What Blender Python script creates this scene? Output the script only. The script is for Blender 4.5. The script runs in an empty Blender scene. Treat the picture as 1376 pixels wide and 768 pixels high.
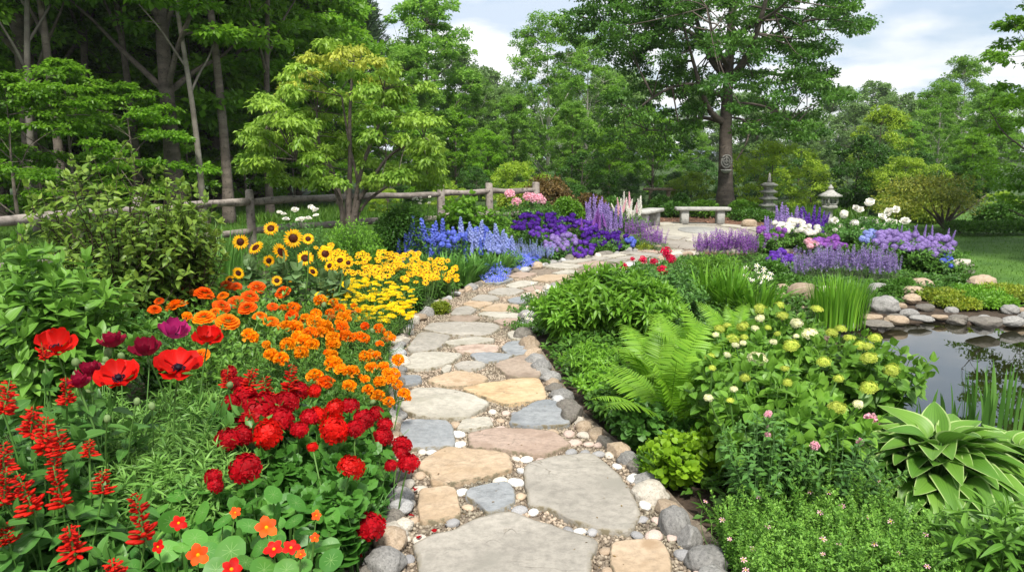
import bpy, math, random
import numpy as np
random.seed(11)
R_ = np.random.default_rng(11)
PI = math.pi
sc = bpy.context.scene
COL = sc.collection

# ------------------------------------------------------------------ camera
CAMZ, PITCH, F = 1.7, math.atan(0.169), 1000.0
cam = bpy.data.cameras.new('camera'); co = bpy.data.objects.new('camera', cam); COL.objects.link(co)
co.location = (0, 0, CAMZ); co.rotation_euler = (PI/2 - PITCH, 0, 0)
cam.sensor_width = 36; cam.lens = 36*F/1376; cam.clip_end = 1000; cam.clip_start = 0.05
sc.camera = co
# ------------------------------------------------------------------ world, sun, exposure
SUN_EL, SUN_AZ = math.radians(57), math.radians(172)      # azimuth clockwise from +Y
w = bpy.data.worlds.new('World'); sc.world = w; w.use_nodes = True
nt = w.node_tree; nt.nodes.clear()
def N(nt, t, **k):
    n = nt.nodes.new(t)
    for a, b in k.items(): setattr(n, a, b)
    return n
out = N(nt, 'ShaderNodeOutputWorld')
sky = N(nt, 'ShaderNodeTexSky'); sky.sky_type = 'NISHITA'; sky.sun_disc = False
sky.sun_elevation = SUN_EL; sky.sun_rotation = SUN_AZ; sky.dust_density = 2.5
b1 = N(nt, 'ShaderNodeBackground'); b1.inputs[1].default_value = 0.11
nt.links.new(sky.outputs[0], b1.inputs[0])
tc = N(nt, 'ShaderNodeTexCoord'); sx = N(nt, 'ShaderNodeSeparateXYZ'); nt.links.new(tc.outputs['Generated'], sx.inputs[0])
ad = N(nt, 'ShaderNodeMath', operation='ADD'); ad.inputs[1].default_value = 0.16; nt.links.new(sx.outputs[2], ad.inputs[0])
mx = N(nt, 'ShaderNodeMath', operation='MAXIMUM'); mx.inputs[1].default_value = 0.05; nt.links.new(ad.outputs[0], mx.inputs[0])
cx = N(nt, 'ShaderNodeCombineXYZ')
for i in (0, 1):
    dv = N(nt, 'ShaderNodeMath', operation='DIVIDE'); nt.links.new(sx.outputs[i], dv.inputs[0]); nt.links.new(mx.outputs[0], dv.inputs[1]); nt.links.new(dv.outputs[0], cx.inputs[i])
mp = N(nt, 'ShaderNodeMapping'); mp.inputs['Location'].default_value = (3.1, 1.4, 0); mp.inputs['Rotation'].default_value = (0, 0, .25)
mp.inputs['Scale'].default_value = (.9, .9, 1); nt.links.new(cx.outputs[0], mp.inputs[0])
nz = N(nt, 'ShaderNodeTexNoise'); nz.inputs['Scale'].default_value = 1.15; nz.inputs['Detail'].default_value = 9; nz.inputs['Roughness'].default_value = .52
nz.inputs['Distortion'].default_value = .35
nt.links.new(mp.outputs[0], nz.inputs['Vector'])
rp = N(nt, 'ShaderNodeValToRGB'); rp.color_ramp.elements[0].position = .36; rp.color_ramp.elements[0].color = (.35, .35, .35, 1); rp.color_ramp.elements[1].position = .55
nt.links.new(nz.outputs[0], rp.inputs[0])
nz2 = N(nt, 'ShaderNodeTexNoise'); nz2.inputs['Scale'].default_value = 1.7; nz2.inputs['Detail'].default_value = 7; nt.links.new(mp.outputs[0], nz2.inputs['Vector'])
rp2 = N(nt, 'ShaderNodeValToRGB'); e = rp2.color_ramp.elements
e[0].position = .40; e[0].color = (.58, .68, .81, 1); e[1].position = .53; e[1].color = (.95, .96, .97, 1)
nt.links.new(nz2.outputs[0], rp2.inputs[0])
b2 = N(nt, 'ShaderNodeBackground'); b2.inputs[1].default_value = 0.76; nt.links.new(rp2.outputs[0], b2.inputs[0])
ms = N(nt, 'ShaderNodeMixShader'); nt.links.new(rp.outputs[0], ms.inputs[0]); nt.links.new(b1.outputs[0], ms.inputs[1]); nt.links.new(b2.outputs[0], ms.inputs[2])
nt.links.new(ms.outputs[0], out.inputs[0])
sun = bpy.data.lights.new('sun', 'SUN'); sun.energy = 3.7; sun.angle = math.radians(11); sun.color = (1, .955, .88)
so = bpy.data.objects.new('sun', sun); COL.objects.link(so); so.location = (0, 0, 30)
so.rotation_euler = (PI/2 - SUN_EL, 0, PI - SUN_AZ)
sc.view_settings.view_transform = 'Standard'; sc.view_settings.look = 'None'; sc.view_settings.exposure = 0.7; sc.view_settings.gamma = 1
sc.cycles.max_bounces = 6; sc.cycles.diffuse_bounces = 3; sc.cycles.glossy_bounces = 3; sc.cycles.transmission_bounces = 3; sc.cycles.transparent_max_bounces = 4
sc.cycles.use_adaptive_sampling = True
try: sc.cycles.use_denoising = True
except Exception: pass

# ------------------------------------------------------------------ pixel -> world helpers (photo pixels, 1376 x 768)
cp, sp_ = math.cos(PITCH), math.sin(PITCH)
def ray(px, py):
    t = (384-py)/F
    return (px-688)/F, cp+sp_*t, -sp_+cp*t
def G(px, py, z=0.0):
    a, b, c = ray(px, py); k = (z-CAMZ)/c
    return np.array([a*k, b*k, z])
def AT(px, py, d):
    a, b, c = ray(px, py); k = d/b
    return np.array([a*k, d, CAMZ+c*k])
def PXM(p, wpx):
    dep = p[1]*cp - (p[2]-CAMZ)*sp_
    return wpx*dep/F
def TOPX(p):
    dep = p[1]*cp - (p[2]-CAMZ)*sp_; up = p[1]*sp_ + (p[2]-CAMZ)*cp
    return 688+F*p[0]/dep, 384-F*up/dep

# ------------------------------------------------------------------ materials
MATS = {}
def _attr(nt, name):
    a = N(nt, 'ShaderNodeAttribute'); a.attribute_name = name; return a.outputs['Fac']
def mixc(nt, fac, a, b, blend='MIX'):
    m = N(nt, 'ShaderNodeMix', data_type='RGBA', blend_type=blend)
    for s, v in ((0, fac), (6, a), (7, b)):
        if isinstance(v, (int, float)): m.inputs[s].default_value = v
        elif isinstance(v, tuple): m.inputs[s].default_value = (*v[:3], 1)
        else: nt.links.new(v, m.inputs[s])
    return m.outputs[2]
def ramp(nt, src, p0, c0, p1, c1):
    r = N(nt, 'ShaderNodeValToRGB'); e = r.color_ramp.elements
    e[0].position = p0; e[0].color = (*c0, 1); e[1].position = p1; e[1].color = (*c1, 1)
    nt.links.new(src, r.inputs[0]); return r.outputs[0]
def leafm(name, c1, c2, trans=.32, rough=.42, edge=None, vein=None, tip=None, spec=.35):
    """two-tone leaf or petal: attribute v picks the tone of each leaf, e runs midrib -> margin"""
    if name in MATS: return MATS[name]
    m = bpy.data.materials.new(name); m.use_nodes = True; nt = m.node_tree; nt.nodes.clear(); MATS[name] = m
    o = N(nt, 'ShaderNodeOutputMaterial'); p = N(nt, 'ShaderNodeBsdfPrincipled'); t = N(nt, 'ShaderNodeBsdfTranslucent'); x = N(nt, 'ShaderNodeMixShader')
    c = mixc(nt, _attr(nt, 'v'), c1, c2)
    oi = N(nt, 'ShaderNodeObjectInfo')
    hs = N(nt, 'ShaderNodeHueSaturation'); mr = N(nt, 'ShaderNodeMapRange'); mr.inputs[3].default_value = .85; mr.inputs[4].default_value = 1.15
    nt.links.new(oi.outputs['Random'], mr.inputs[0]); nt.links.new(mr.outputs[0], hs.inputs['Value']); nt.links.new(c, hs.inputs['Color']); c = hs.outputs[0]
    tcl = N(nt, 'ShaderNodeTexCoord'); nl_ = N(nt, 'ShaderNodeTexNoise'); nl_.inputs['Scale'].default_value = 2.3; nl_.inputs['Detail'].default_value = 3; nt.links.new(tcl.outputs['Object'], nl_.inputs[0])
    c = mixc(nt, 1., c, ramp(nt, nl_.outputs[0], .3, (.74, .78, .74), .68, (1.22, 1.14, 1.1)), 'MULTIPLY')
    if edge:
        k = ramp(nt, _attr(nt, 'e'), .84, (0, 0, 0), .93, (1, 1, 1)); c = mixc(nt, k, c, edge)
    if name == 'hosta_leaf':
        fm = N(nt, 'ShaderNodeMath', operation='MULTIPLY'); fm.inputs[1].default_value = 5.; nt.links.new(_attr(nt, 'e'), fm.inputs[0]); fr_ = N(nt, 'ShaderNodeMath', operation='FRACT'); nt.links.new(fm.outputs[0], fr_.inputs[0])
        c = mixc(nt, 1., c, ramp(nt, fr_.outputs[0], .0, (.72, .76, .72), .3, (1, 1, 1)), 'MULTIPLY')
    if vein:
        k = ramp(nt, _attr(nt, 'e'), .0, (1, 1, 1), .09, (0, 0, 0)); c = mixc(nt, k, c, vein)
    if tip:
        k = ramp(nt, _attr(nt, 'e'), .1, (0, 0, 0), .95, (1, 1, 1)); c = mixc(nt, k, c, tip)
    nt.links.new(c, p.inputs['Base Color']); nt.links.new(c, t.inputs[0])
    p.inputs['Roughness'].default_value = rough; p.inputs['Specular IOR Level'].default_value = spec
    x.inputs[0].default_value = trans
    nt.links.new(p.outputs[0], x.inputs[1]); nt.links.new(t.outputs[0], x.inputs[2]); nt.links.new(x.outputs[0], o.inputs[0])
    return m
def stonem(name, c1, c2, scale=6., rough=.85, bump=.5, spot=None, vary=.2, streak=False):
    if name in MATS: return MATS[name]
    m = bpy.data.materials.new(name); m.use_nodes = True; nt = m.node_tree; MATS[name] = m
    p = nt.nodes['Principled BSDF']; tc = N(nt, 'ShaderNodeTexCoord'); oi = N(nt, 'ShaderNodeObjectInfo')
    va = N(nt, 'ShaderNodeVectorMath', operation='ADD'); vs = N(nt, 'ShaderNodeVectorMath', operation='SCALE'); vs.inputs[3].default_value = 37.
    cb = N(nt, 'ShaderNodeCombineXYZ')
    for i in range(3): nt.links.new(oi.outputs['Random'], cb.inputs[i])
    nt.links.new(cb.outputs[0], vs.inputs[0]); nt.links.new(tc.outputs['Object'], va.inputs[0]); nt.links.new(vs.outputs[0], va.inputs[1])
    src = va.outputs[0]
    if streak:
        mp = N(nt, 'ShaderNodeMapping'); mp.inputs['Scale'].default_value = (.25, .25, 1) if streak == 'v' else (.7, 1.2, 1.); mp.inputs['Rotation'].default_value = (0, 0, .5)
        nt.links.new(src, mp.inputs[0]); src = mp.outputs[0]
    n1 = N(nt, 'ShaderNodeTexNoise'); n1.inputs['Scale'].default_value = scale; n1.inputs['Detail'].default_value = 8; n1.inputs['Roughness'].default_value = .6
    n2 = N(nt, 'ShaderNodeTexNoise'); n2.inputs['Scale'].default_value = scale*9; n2.inputs['Detail'].default_value = 5; n2.inputs['Roughness'].default_value = .75
    nt.links.new(src, n1.inputs[0]); nt.links.new(va.outputs[0], n2.inputs[0])
    f = ramp(nt, n1.outputs[0], .34, (0, 0, 0), .66, (1, 1, 1))
    c = mixc(nt, f, c1, c2)
    g = ramp(nt, n2.outputs[0], .3, (.72, .72, .72), .6, (1.08, 1.08, 1.08)); c = mixc(nt, 1., c, g, 'MULTIPLY')
    if spot:
        n3 = N(nt, 'ShaderNodeTexNoise'); n3.inputs['Scale'].default_value = scale*2.2; n3.inputs['Detail'].default_value = 6; nt.links.new(va.outputs[0], n3.inputs[0])
        k = ramp(nt, n3.outputs[0], .56, (0, 0, 0), .68, (1, 1, 1)); c = mixc(nt, k, c, spot)
    crk = None
    if name.startswith('flag'):
        n4 = N(nt, 'ShaderNodeTexNoise'); n4.inputs['Scale'].default_value = 1.6; n4.inputs['Detail'].default_value = 4; n4.inputs['Roughness'].default_value = .5; n4.inputs['Distortion'].default_value = .6; nt.links.new(va.outputs[0], n4.inputs[0])
        sb = N(nt, 'ShaderNodeMath', operation='SUBTRACT'); sb.inputs[1].default_value = .63; nt.links.new(n4.outputs[0], sb.inputs[0]); ab = N(nt, 'ShaderNodeMath', operation='ABSOLUTE'); nt.links.new(sb.outputs[0], ab.inputs[0])
        crk = ramp(nt, ab.outputs[0], .0, (0, 0, 0), .0035, (1, 1, 1))
        msk = ramp(nt, n1.outputs[0], .44, (0, 0, 0), .6, (1, 1, 1)); crk = mixc(nt, msk, (1, 1, 1), crk); c = mixc(nt, crk, (.2, .17, .13), c)
        ed_ = ramp(nt, _attr(nt, 'e'), .2, (0, 0, 0), 1., (1, 1, 1)); n5 = ramp(nt, n2.outputs[0], .42, (0, 0, 0), .58, (1, 1, 1)); ef = N(nt, 'ShaderNodeMath', operation='MULTIPLY'); nt.links.new(ed_, ef.inputs[0]); nt.links.new(n5, ef.inputs[1])
        c = mixc(nt, ef.outputs[0], c, (.16, .135, .085))
    hs = N(nt, 'ShaderNodeHueSaturation'); mr = N(nt, 'ShaderNodeMapRange'); mr.inputs[3].default_value = 1-vary; mr.inputs[4].default_value = 1+vary
    nt.links.new(oi.outputs['Random'], mr.inputs[0]); nt.links.new(mr.outputs[0], hs.inputs['Value']); nt.links.new(c, hs.inputs['Color'])
    nt.links.new(hs.outputs[0], p.inputs['Base Color']); p.inputs['Roughness'].default_value = rough; p.inputs['Specular IOR Level'].default_value = .3
    ter = ramp(nt, n1.outputs[0], .5, (0, 0, 0), .53, (.35, .35, .35)) if name.startswith('flag') else None
    ma = N(nt, 'ShaderNodeMath', operation='ADD'); mm = N(nt, 'ShaderNodeMath', operation='MULTIPLY'); mm.inputs[1].default_value = .35
    nt.links.new(n2.outputs[0], mm.inputs[0]); nt.links.new(n1.outputs[0], ma.inputs[0]); nt.links.new(mm.outputs[0], ma.inputs[1])
    b = N(nt, 'ShaderNodeBump'); b.inputs[0].default_value = bump; b.inputs[1].default_value = .02; 
    if ter is not None:
        mt = N(nt, 'ShaderNodeMath', operation='ADD'); nt.links.new(ma.outputs[0], mt.inputs[0]); nt.links.new(ter, mt.inputs[1]); ma = mt; mt = N(nt, 'ShaderNodeMath', operation='ADD'); nt.links.new(ma.outputs[0], mt.inputs[0]); nt.links.new(crk, mt.inputs[1]); ma = mt
    nt.links.new(ma.outputs[0], b.inputs['Height']); nt.links.new(b.outputs[0], p.inputs['Normal'])
    return m

# greens
M_OAK = leafm('oak_leaf', (.04, .13, .018), (.12, .27, .035), .4)
M_FOREST = leafm('forest_leaf', (.09, .24, .012), (.24, .48, .035), .52)
M_FOREST_D = leafm('forest_leaf_dark', (.10, .28, .016), (.28, .52, .04), .52)
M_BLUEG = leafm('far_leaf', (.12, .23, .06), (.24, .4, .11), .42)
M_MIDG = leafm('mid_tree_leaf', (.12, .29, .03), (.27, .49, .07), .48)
M_LIME = leafm('lime_leaf', (.25, .42, .03), (.42, .58, .06), .45)
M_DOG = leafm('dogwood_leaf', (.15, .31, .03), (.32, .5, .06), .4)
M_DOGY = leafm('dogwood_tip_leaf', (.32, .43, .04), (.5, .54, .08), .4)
M_PINE = leafm('pine_needle', (.03, .075, .03), (.08, .14, .06), .2)
M_DKSHRUB = leafm('dark_shrub_leaf', (.035, .12, .014), (.09, .22, .028), .32)
M_SHRUB = leafm('shrub_leaf', (.07, .17, .02), (.24, .37, .05), .35, vein=(.2, .32, .08))
M_BUSH = leafm('broad_leaf', (.09, .24, .025), (.17, .36, .05), .3, vein=(.22, .4, .1))
M_BRIGHT = leafm('bright_leaf', (.09, .25, .015), (.2, .42, .035), .35, vein=(.25, .45, .08))
M_GRN = leafm('green_leaf', (.045, .14, .018), (.12, .27, .035), .3, vein=(.16, .3, .07))
M_BUSH2 = leafm('salvia_leaf', (.05, .17, .03), (.11, .27, .05), .28, vein=(.15, .3, .08))
M_DEEP = leafm('deep_leaf', (.045, .15, .022), (.1, .25, .04), .25, vein=(.12, .24, .06))
M_GREY = leafm('poppy_leaf', (.08, .22, .035), (.19, .38, .075), .28)
M_SUNL = leafm('sunflower_leaf', (.1, .2, .07), (.2, .33, .13), .3, vein=(.25, .38, .16))
M_NAST = leafm('nasturtium_leaf', (.045, .18, .022), (.12, .33, .05), .3, vein=(.3, .48, .16))
M_HYD = leafm('hydrangea_leaf', (.08, .22, .02), (.19, .38, .045), .35, vein=(.22, .4, .08))
M_ROSE = leafm('rose_leaf', (.05, .16, .03), (.13, .29, .055), .22, vein=(.14, .27, .09))
M_FERN = leafm('fern_leaf', (.12, .3, .015), (.25, .48, .035), .4)
M_HOSTA = leafm('hosta_leaf', (.10, .26, .03), (.2, .4, .055), .32, edge=(.42, .56, .2))
M_GLIME = leafm('lime_cover_leaf', (.15, .34, .01), (.3, .52, .03), .4)
M_THYME = leafm('thyme_leaf', (.08, .23, .03), (.24, .46, .07), .28)
M_BLADE = leafm('blade_leaf', (.07, .2, .03), (.15, .33, .06), .35)
M_LAVG = leafm('lavender_leaf', (.11, .18, .08), (.22, .3, .15), .25)
M_SEDUM = leafm('sedum_leaf', (.15, .27, .02), (.35, .4, .04), .3)
M_RUST = leafm('russet_leaf', (.09, .07, .02), (.2, .13, .04), .3)
M_OLIVE = leafm('olive_yellow_leaf', (.12, .19, .02), (.36, .38, .05), .35)
M_GRASS = leafm('grass_blade', (.055, .14, .015), (.12, .24, .03), .35)
M_STEM = leafm('stem', (.07, .18, .03), (.13, .26, .06), .1)
M_WOOD = stonem('twig_bark', (.05, .035, .025), (.1, .075, .05), 8)
# petals
def petal(n, a, b, tip=None, tr=.28, **k): return leafm(n, a, b, tr, .55, tip=tip, spec=.15, **k)
M_ZRED = petal('red_orange_petal', (.72, .07, .002), (.9, .16, .004))
M_ZOR = petal('orange_petal', (.86, .17, .002), (.98, .27, .004))
M_ZGO = petal('golden_petal', (.9, .26, .002), (1, .4, .006))
M_YEL = petal('yellow_petal', (.85, .58, .003), (.98, .76, .01))
M_YGO = petal('deep_yellow_petal', (.9, .43, .002), (.98, .6, .006))
M_BRN = petal('brown_disc', (.06, .012, .004), (.13, .035, .01), tr=0)
M_RED = petal('scarlet_petal', (.48, .003, .002), (.68, .012, .006))
M_CRIM = petal('crimson_petal', (.3, .001, .005), (.5, .004, .013))
M_SALV = petal('salvia_petal', (.48, .006, .003), (.72, .025, .012))
M_MAR = petal('maroon_petal', (.11, .002, .012), (.25, .004, .03))
M_MAG = petal('magenta_petal', (.24, .008, .08), (.42, .02, .16))
M_BLK = petal('black_centre', (.006, .004, .012), (.02, .012, .03), tr=0)
M_NOR = petal('nasturtium_petal', (.88, .06, .002), (.97, .12, .004))
M_BLUE = petal('blue_petal', (.08, .12, .6), (.2, .27, .8))
M_LBLUE = petal('pale_blue_petal', (.25, .32, .72), (.42, .48, .85))
M_VIO = petal('violet_petal', (.10, .03, .36), (.2, .07, .52))
M_DVIO = petal('dark_violet_petal', (.05, .012, .22), (.11, .025, .36))
M_PUR = petal('purple_petal', (.26, .17, .5), (.4, .3, .64))
M_LAV = petal('lavender_petal', (.26, .16, .52), (.42, .3, .68))
M_MAU = petal('mauve_petal', (.25, .07, .42), (.42, .18, .6))
M_PINK = petal('pink_petal', (.78, .36, .48), (.88, .64, .7))
M_ROS = petal('rose_red_petal', (.6, .01, .06), (.8, .03, .14))
M_WHT = petal('white_petal', (.8, .8, .74), (.92, .92, .88))
M_LIM = petal('lime_petal', (.4, .52, .06), (.62, .68, .14))
M_CRE = petal('cream_petal', (.72, .74, .42), (.86, .86, .62))
M_BUD = petal('bud_green', (.2, .3, .12), (.33, .42, .2))
# stones, wood, ground
M_FS = [stonem('flag_grey', (.27, .25, .215), (.39, .36, .31), 2.2, spot=(.25, .235, .2), vary=.06, streak=1),
        stonem('flag_pale', (.35, .325, .27), (.47, .44, .37), 2.2, spot=(.33, .31, .25), vary=.06, streak=1),
        stonem('flag_tan', (.38, .28, .18), (.48, .37, .26), 2.6, spot=(.34, .24, .15), vary=.06, streak=1),
        stonem('flag_slate', (.21, .225, .235), (.3, .31, .315), 2.4, spot=(.17, .18, .19), vary=.06, streak=1),
        stonem('flag_pink', (.34, .25, .195), (.44, .34, .275), 2.6, spot=(.3, .22, .17), vary=.06, streak=1),
        stonem('flag_ochre', (.46, .32, .17), (.54, .4, .25), 2.6, spot=(.36, .25, .14), vary=.05, streak=1),
        stonem('flag_brown', (.25, .19, .145), (.34, .27, .21), 2.6, spot=(.2, .15, .11), vary=.05, streak=1)]
FSN = ['mid-grey', 'pale buff', 'tan', 'blue-grey slate', 'pinkish brown', 'orange-ochre', 'dark brown']
M_RK = [stonem('rock_grey', (.19, .185, .175), (.33, .32, .3), 9, spot=(.13, .13, .12)),
        stonem('rock_tan', (.3, .225, .15), (.43, .34, .25), 9, spot=(.22, .17, .12)),
        stonem('rock_cream', (.44, .4, .33), (.58, .53, .45), 9, spot=(.3, .28, .23)),
        stonem('rock_pale', (.36, .36, .355), (.55, .55, .54), 12, spot=(.22, .22, .22)),
        stonem('rock_dark', (.13, .115, .1), (.22, .2, .17), 9, spot=(.09, .1, .07))]
RKN = ['grey', 'tan', 'cream', 'speckled pale grey', 'dark brown']
M_PB = [stonem('pebble_cream', (.56, .5, .41), (.68, .62, .53), 14, .6), stonem('pebble_white', (.68, .67, .64), (.78, .77, .74), 14, .6),
        stonem('pebble_tan', (.45, .33, .22), (.56, .44, .32), 14, .6), stonem('pebble_grey', (.3, .3, .3), (.42, .41, .41), 14, .6),
        stonem('pebble_pink', (.5, .37, .31), (.62, .5, .43), 14, .6)]
PBN = ['cream', 'white', 'tan', 'grey', 'pinkish']
M_GRAVEL = stonem('gravel_bed', (.17, .13, .1), (.34, .28, .21), 30, bump=1)
M_SOIL = stonem('soil', (.035, .024, .016), (.085, .06, .042), 14, bump=1.)
M_MULCH = stonem('mulch', (.11, .055, .035), (.21, .12, .08), 18, bump=1.)
M_TURF = stonem('turf', (.05, .12, .015), (.08, .17, .022), 1.2, bump=.6)
M_FLOOR = stonem('forest_floor', (.02, .045, .01), (.05, .09, .02), 1.5, bump=.6)
M_MUD = stonem('pond_bed', (.03, .028, .012), (.07, .065, .025), 2, bump=.5)
M_BARK = stonem('bark', (.075, .06, .05), (.17, .14, .115), 7, bump=1., streak='v', spot=(.05, .042, .035))
M_BARKP = stonem('pale_bark', (.3, .28, .24), (.45, .43, .38), 5, bump=.8, streak='v')
M_FENCE = stonem('weathered_wood', (.17, .145, .125), (.33, .29, .255), 6, bump=.8, spot=(.1, .085, .075))
M_RWOOD = stonem('brown_wood', (.27, .19, .13), (.4, .3, .22), 6, bump=.6)
M_CONC = stonem('granite', (.3, .295, .275), (.44, .43, .4), 8, bump=.35, spot=(.24, .24, .21))
M_PATIO = stonem('patio_stone', (.2, .18, .15), (.3, .27, .235), 1.5, bump=.3)

# ------------------------------------------------------------------ numpy mesh kit
# geometry piece: dict V(n,3), L loops, S sizes, v face attr, e point attr, m face material index
def pc(V, faces, e=None, m=0):
    V = np.asarray(V, float); S = np.array([len(f) for f in faces]); L = np.concatenate([np.asarray(f) for f in faces])
    return dict(V=V, L=L, S=S, v=np.zeros(len(S)), e=np.zeros(len(V)) if e is None else np.asarray(e, float), m=np.full(len(S), m), g=np.zeros(len(S), int))
def inst(T, M, t, v=None):
    k = len(t); n = len(T['V'])
    V = (np.einsum('kij,nj->kni', M, T['V']) + t[:, None, :]).reshape(-1, 3)
    L = (T['L'][None, :] + (np.arange(k)*n)[:, None]).ravel()
    vv = np.zeros(k) if v is None else v
    base = T['v'][None, :]*.5
    return dict(V=V, L=L, S=np.tile(T['S'], k), v=np.clip((vv[:, None]+base), 0, 1).ravel(), e=np.tile(T['e'], k), m=np.tile(T['m'], k), g=np.repeat(np.arange(k), len(T['S'])))
def join(ps):
    ps = [p for p in ps if p is not None and len(p['V'])]
    off = np.cumsum([0]+[len(p['V']) for p in ps[:-1]])
    return dict(V=np.concatenate([p['V'] for p in ps]), L=np.concatenate([p['L']+o for p, o in zip(ps, off)]),
                **{k: np.concatenate([p[k] for p in ps]) for k in ('S', 'v', 'e', 'm')}, g=np.concatenate([p['g']+o for p, o in zip(ps, np.cumsum([0]+[p['g'].max()+1 for p in ps[:-1]]))]))
def setm(p, m): p = dict(p); p['m'] = np.full(len(p['S']), m); return p
def mesh(name, p, mats, smooth=False):
    if isinstance(p, list): p = join(p)
    me = bpy.data.meshes.new(name)
    me.vertices.add(len(p['V'])); me.vertices.foreach_set('co', p['V'].astype(np.float32).ravel())
    me.loops.add(len(p['L'])); me.loops.foreach_set('vertex_index', p['L'].astype(np.int32))
    me.polygons.add(len(p['S'])); st = np.concatenate([[0], np.cumsum(p['S'])[:-1]]).astype(np.int32)
    me.polygons.foreach_set('loop_start', st); me.polygons.foreach_set('material_index', p['m'].astype(np.int32))
    if smooth: me.polygons.foreach_set('use_smooth', np.ones(len(p['S']), bool))
    me.update(calc_edges=True)
    a = me.attributes.new('v', 'FLOAT', 'FACE'); a.data.foreach_set('value', p['v'].astype(np.float32))
    a = me.attributes.new('e', 'FLOAT', 'POINT'); a.data.foreach_set('value', p['e'].astype(np.float32))
    for m in (mats if isinstance(mats, (list, tuple)) else [mats]): me.materials.append(m)
    return me
def nrm(a): return a/(np.linalg.norm(a, axis=-1, keepdims=True)+1e-9)
def frames(d, up, s=1.0):
    """columns x,y,z: y along d, z close to up"""
    y = nrm(d); x = nrm(np.cross(y, up)); z = np.cross(x, y)
    M = np.stack([x, y, z], -1); s = np.asarray(s, float)
    return M*(s[:, None, None] if s.ndim == 1 else s)
def rnd(n, a=0., b=1.): return R_.uniform(a, b, n)
def rdir(n): return nrm(R_.normal(size=(n, 3)))
UP = np.array([0, 0, 1.])
def kite(wd=.5, fold=.12, mid=.45):
    return pc([[0, 0, 0], [wd/2, mid, fold], [0, 1, 0], [-wd/2, mid, fold]], [(0, 1, 2), (0, 2, 3)], [0, 1, .3, 1])
def leaf(wd=.5, n=4, droop=.25, fold=.12, shape='ovate', rows=1, wave=0.):
    V = []; E = []; cols = np.linspace(-1, 1, 2*rows+1)
    for i in range(n+1):
        t = i/n
        if shape == 'ovate': q = math.sin(PI*min(1, t**.75))**.85
        elif shape == 'lance': q = math.sin(PI*t**.85)**.8*(1-.3*t)
        elif shape == 'heart': q = math.sin(PI*t**.6)**.75
        elif shape == 'round': q = math.sqrt(max(0, 1-(2*t-1)**2))
        elif shape == 'blade': q = (1-t)**.5 if t > .15 else .8
        elif shape == 'petal': q = math.sin(PI*(.08+.84*t)*.62)
        q = max(q, .02)
        for c in cols:
            V.append([c*wd/2*q, t, -droop*t*t + fold*abs(c)*q*(1 if rows == 1 else 1)+wave*math.sin(t*9+c*3)*abs(c)]); E.append(abs(c))
    k = len(cols); Fs = []
    for i in range(n):
        for j in range(k-1): Fs.append((i*k+j, i*k+j+1, (i+1)*k+j+1, (i+1)*k+j))
    return pc(V, Fs, E)
def tubes(P, r, ns=4, cap=False):
    """P (k,m,3), r (k,m)"""
    k, m, _ = P.shape; T = np.gradient(P, axis=1); T = nrm(T)
    ref = np.where(np.abs(T[..., 2:3]) > .9, np.array([1., 0, 0]), UP); X = nrm(np.cross(T, ref)); Y = np.cross(T, X)
    a = np.arange(ns)*2*PI/ns
    V = P[:, :, None, :] + r[:, :, None, None]*(X[:, :, None, :]*np.cos(a)[:, None]+Y[:, :, None, :]*np.sin(a)[:, None])
    i = np.arange(m-1)[:, None]; j = np.arange(ns)[None, :]
    q = np.stack([i*ns+j, i*ns+(j+1) % ns, (i+1)*ns+(j+1) % ns, (i+1)*ns+j], -1).reshape(-1, 4)
    L = (q[None]+(np.arange(k)*m*ns)[:, None, None]).reshape(-1)
    nf = k*len(q)
    d = dict(V=V.reshape(-1, 3), L=L, S=np.full(nf, 4), v=np.repeat(rnd(k), len(q)), e=np.zeros(k*m*ns), m=np.zeros(nf, int), g=np.repeat(np.arange(k), len(q)))
    if cap:
        c = np.arange(ns); ends = np.concatenate([np.stack([c[::-1]+o*m*ns, c+o*m*ns+(m-1)*ns]).reshape(2, ns) for o in range(k)])
        d['L'] = np.concatenate([d['L'], ends.ravel()]); n2 = len(ends)
        d['S'] = np.concatenate([d['S'], np.full(n2, ns)]); d['v'] = np.concatenate([d['v'], np.zeros(n2)]); d['m'] = np.concatenate([d['m'], np.zeros(n2, int)]); d['g'] = np.concatenate([d['g'], np.zeros(n2, int)])
    return d
def vnoise(P, f, seed=0):
    r = np.random.default_rng(seed); o = np.zeros(len(P))
    for k in range(5):
        A = r.normal(size=3)*f*(1.0+.7*k); o += np.sin(P@A + r.uniform(0, 6))/(1+.7*k)
    return o/2.2
def sphere(nu=10, nv=6, r=1., squash=1., half=False):
    V = []; Fs = []
    for i in range(nv+1):
        th = PI*i/nv*(0.5 if half else 1)
        for j in range(nu): V.append([r*math.sin(th)*math.cos(2*PI*j/nu), r*math.sin(th)*math.sin(2*PI*j/nu), r*squash*math.cos(th)])
    for i in range(nv):
        for j in range(nu): Fs.append((i*nu+j, (i+1)*nu+j, (i+1)*nu+(j+1) % nu, i*nu+(j+1) % nu))
    return pc(V, Fs)
def lathe(prof, n=24, rot=0., m=0):
    V = []; Fs = []
    for r, z in prof:
        for j in range(n): a = 2*PI*j/n+rot; V.append([r*math.cos(a), r*math.sin(a), z])
    for i in range(len(prof)-1):
        for j in range(n): Fs.append((i*n+j, i*n+(j+1) % n, (i+1)*n+(j+1) % n, (i+1)*n+j))
    Fs.append(tuple(range((len(prof)-1)*n, len(prof)*n))); Fs.append(tuple(range(n))[::-1])
    return pc(V, Fs, m=m)
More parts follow.
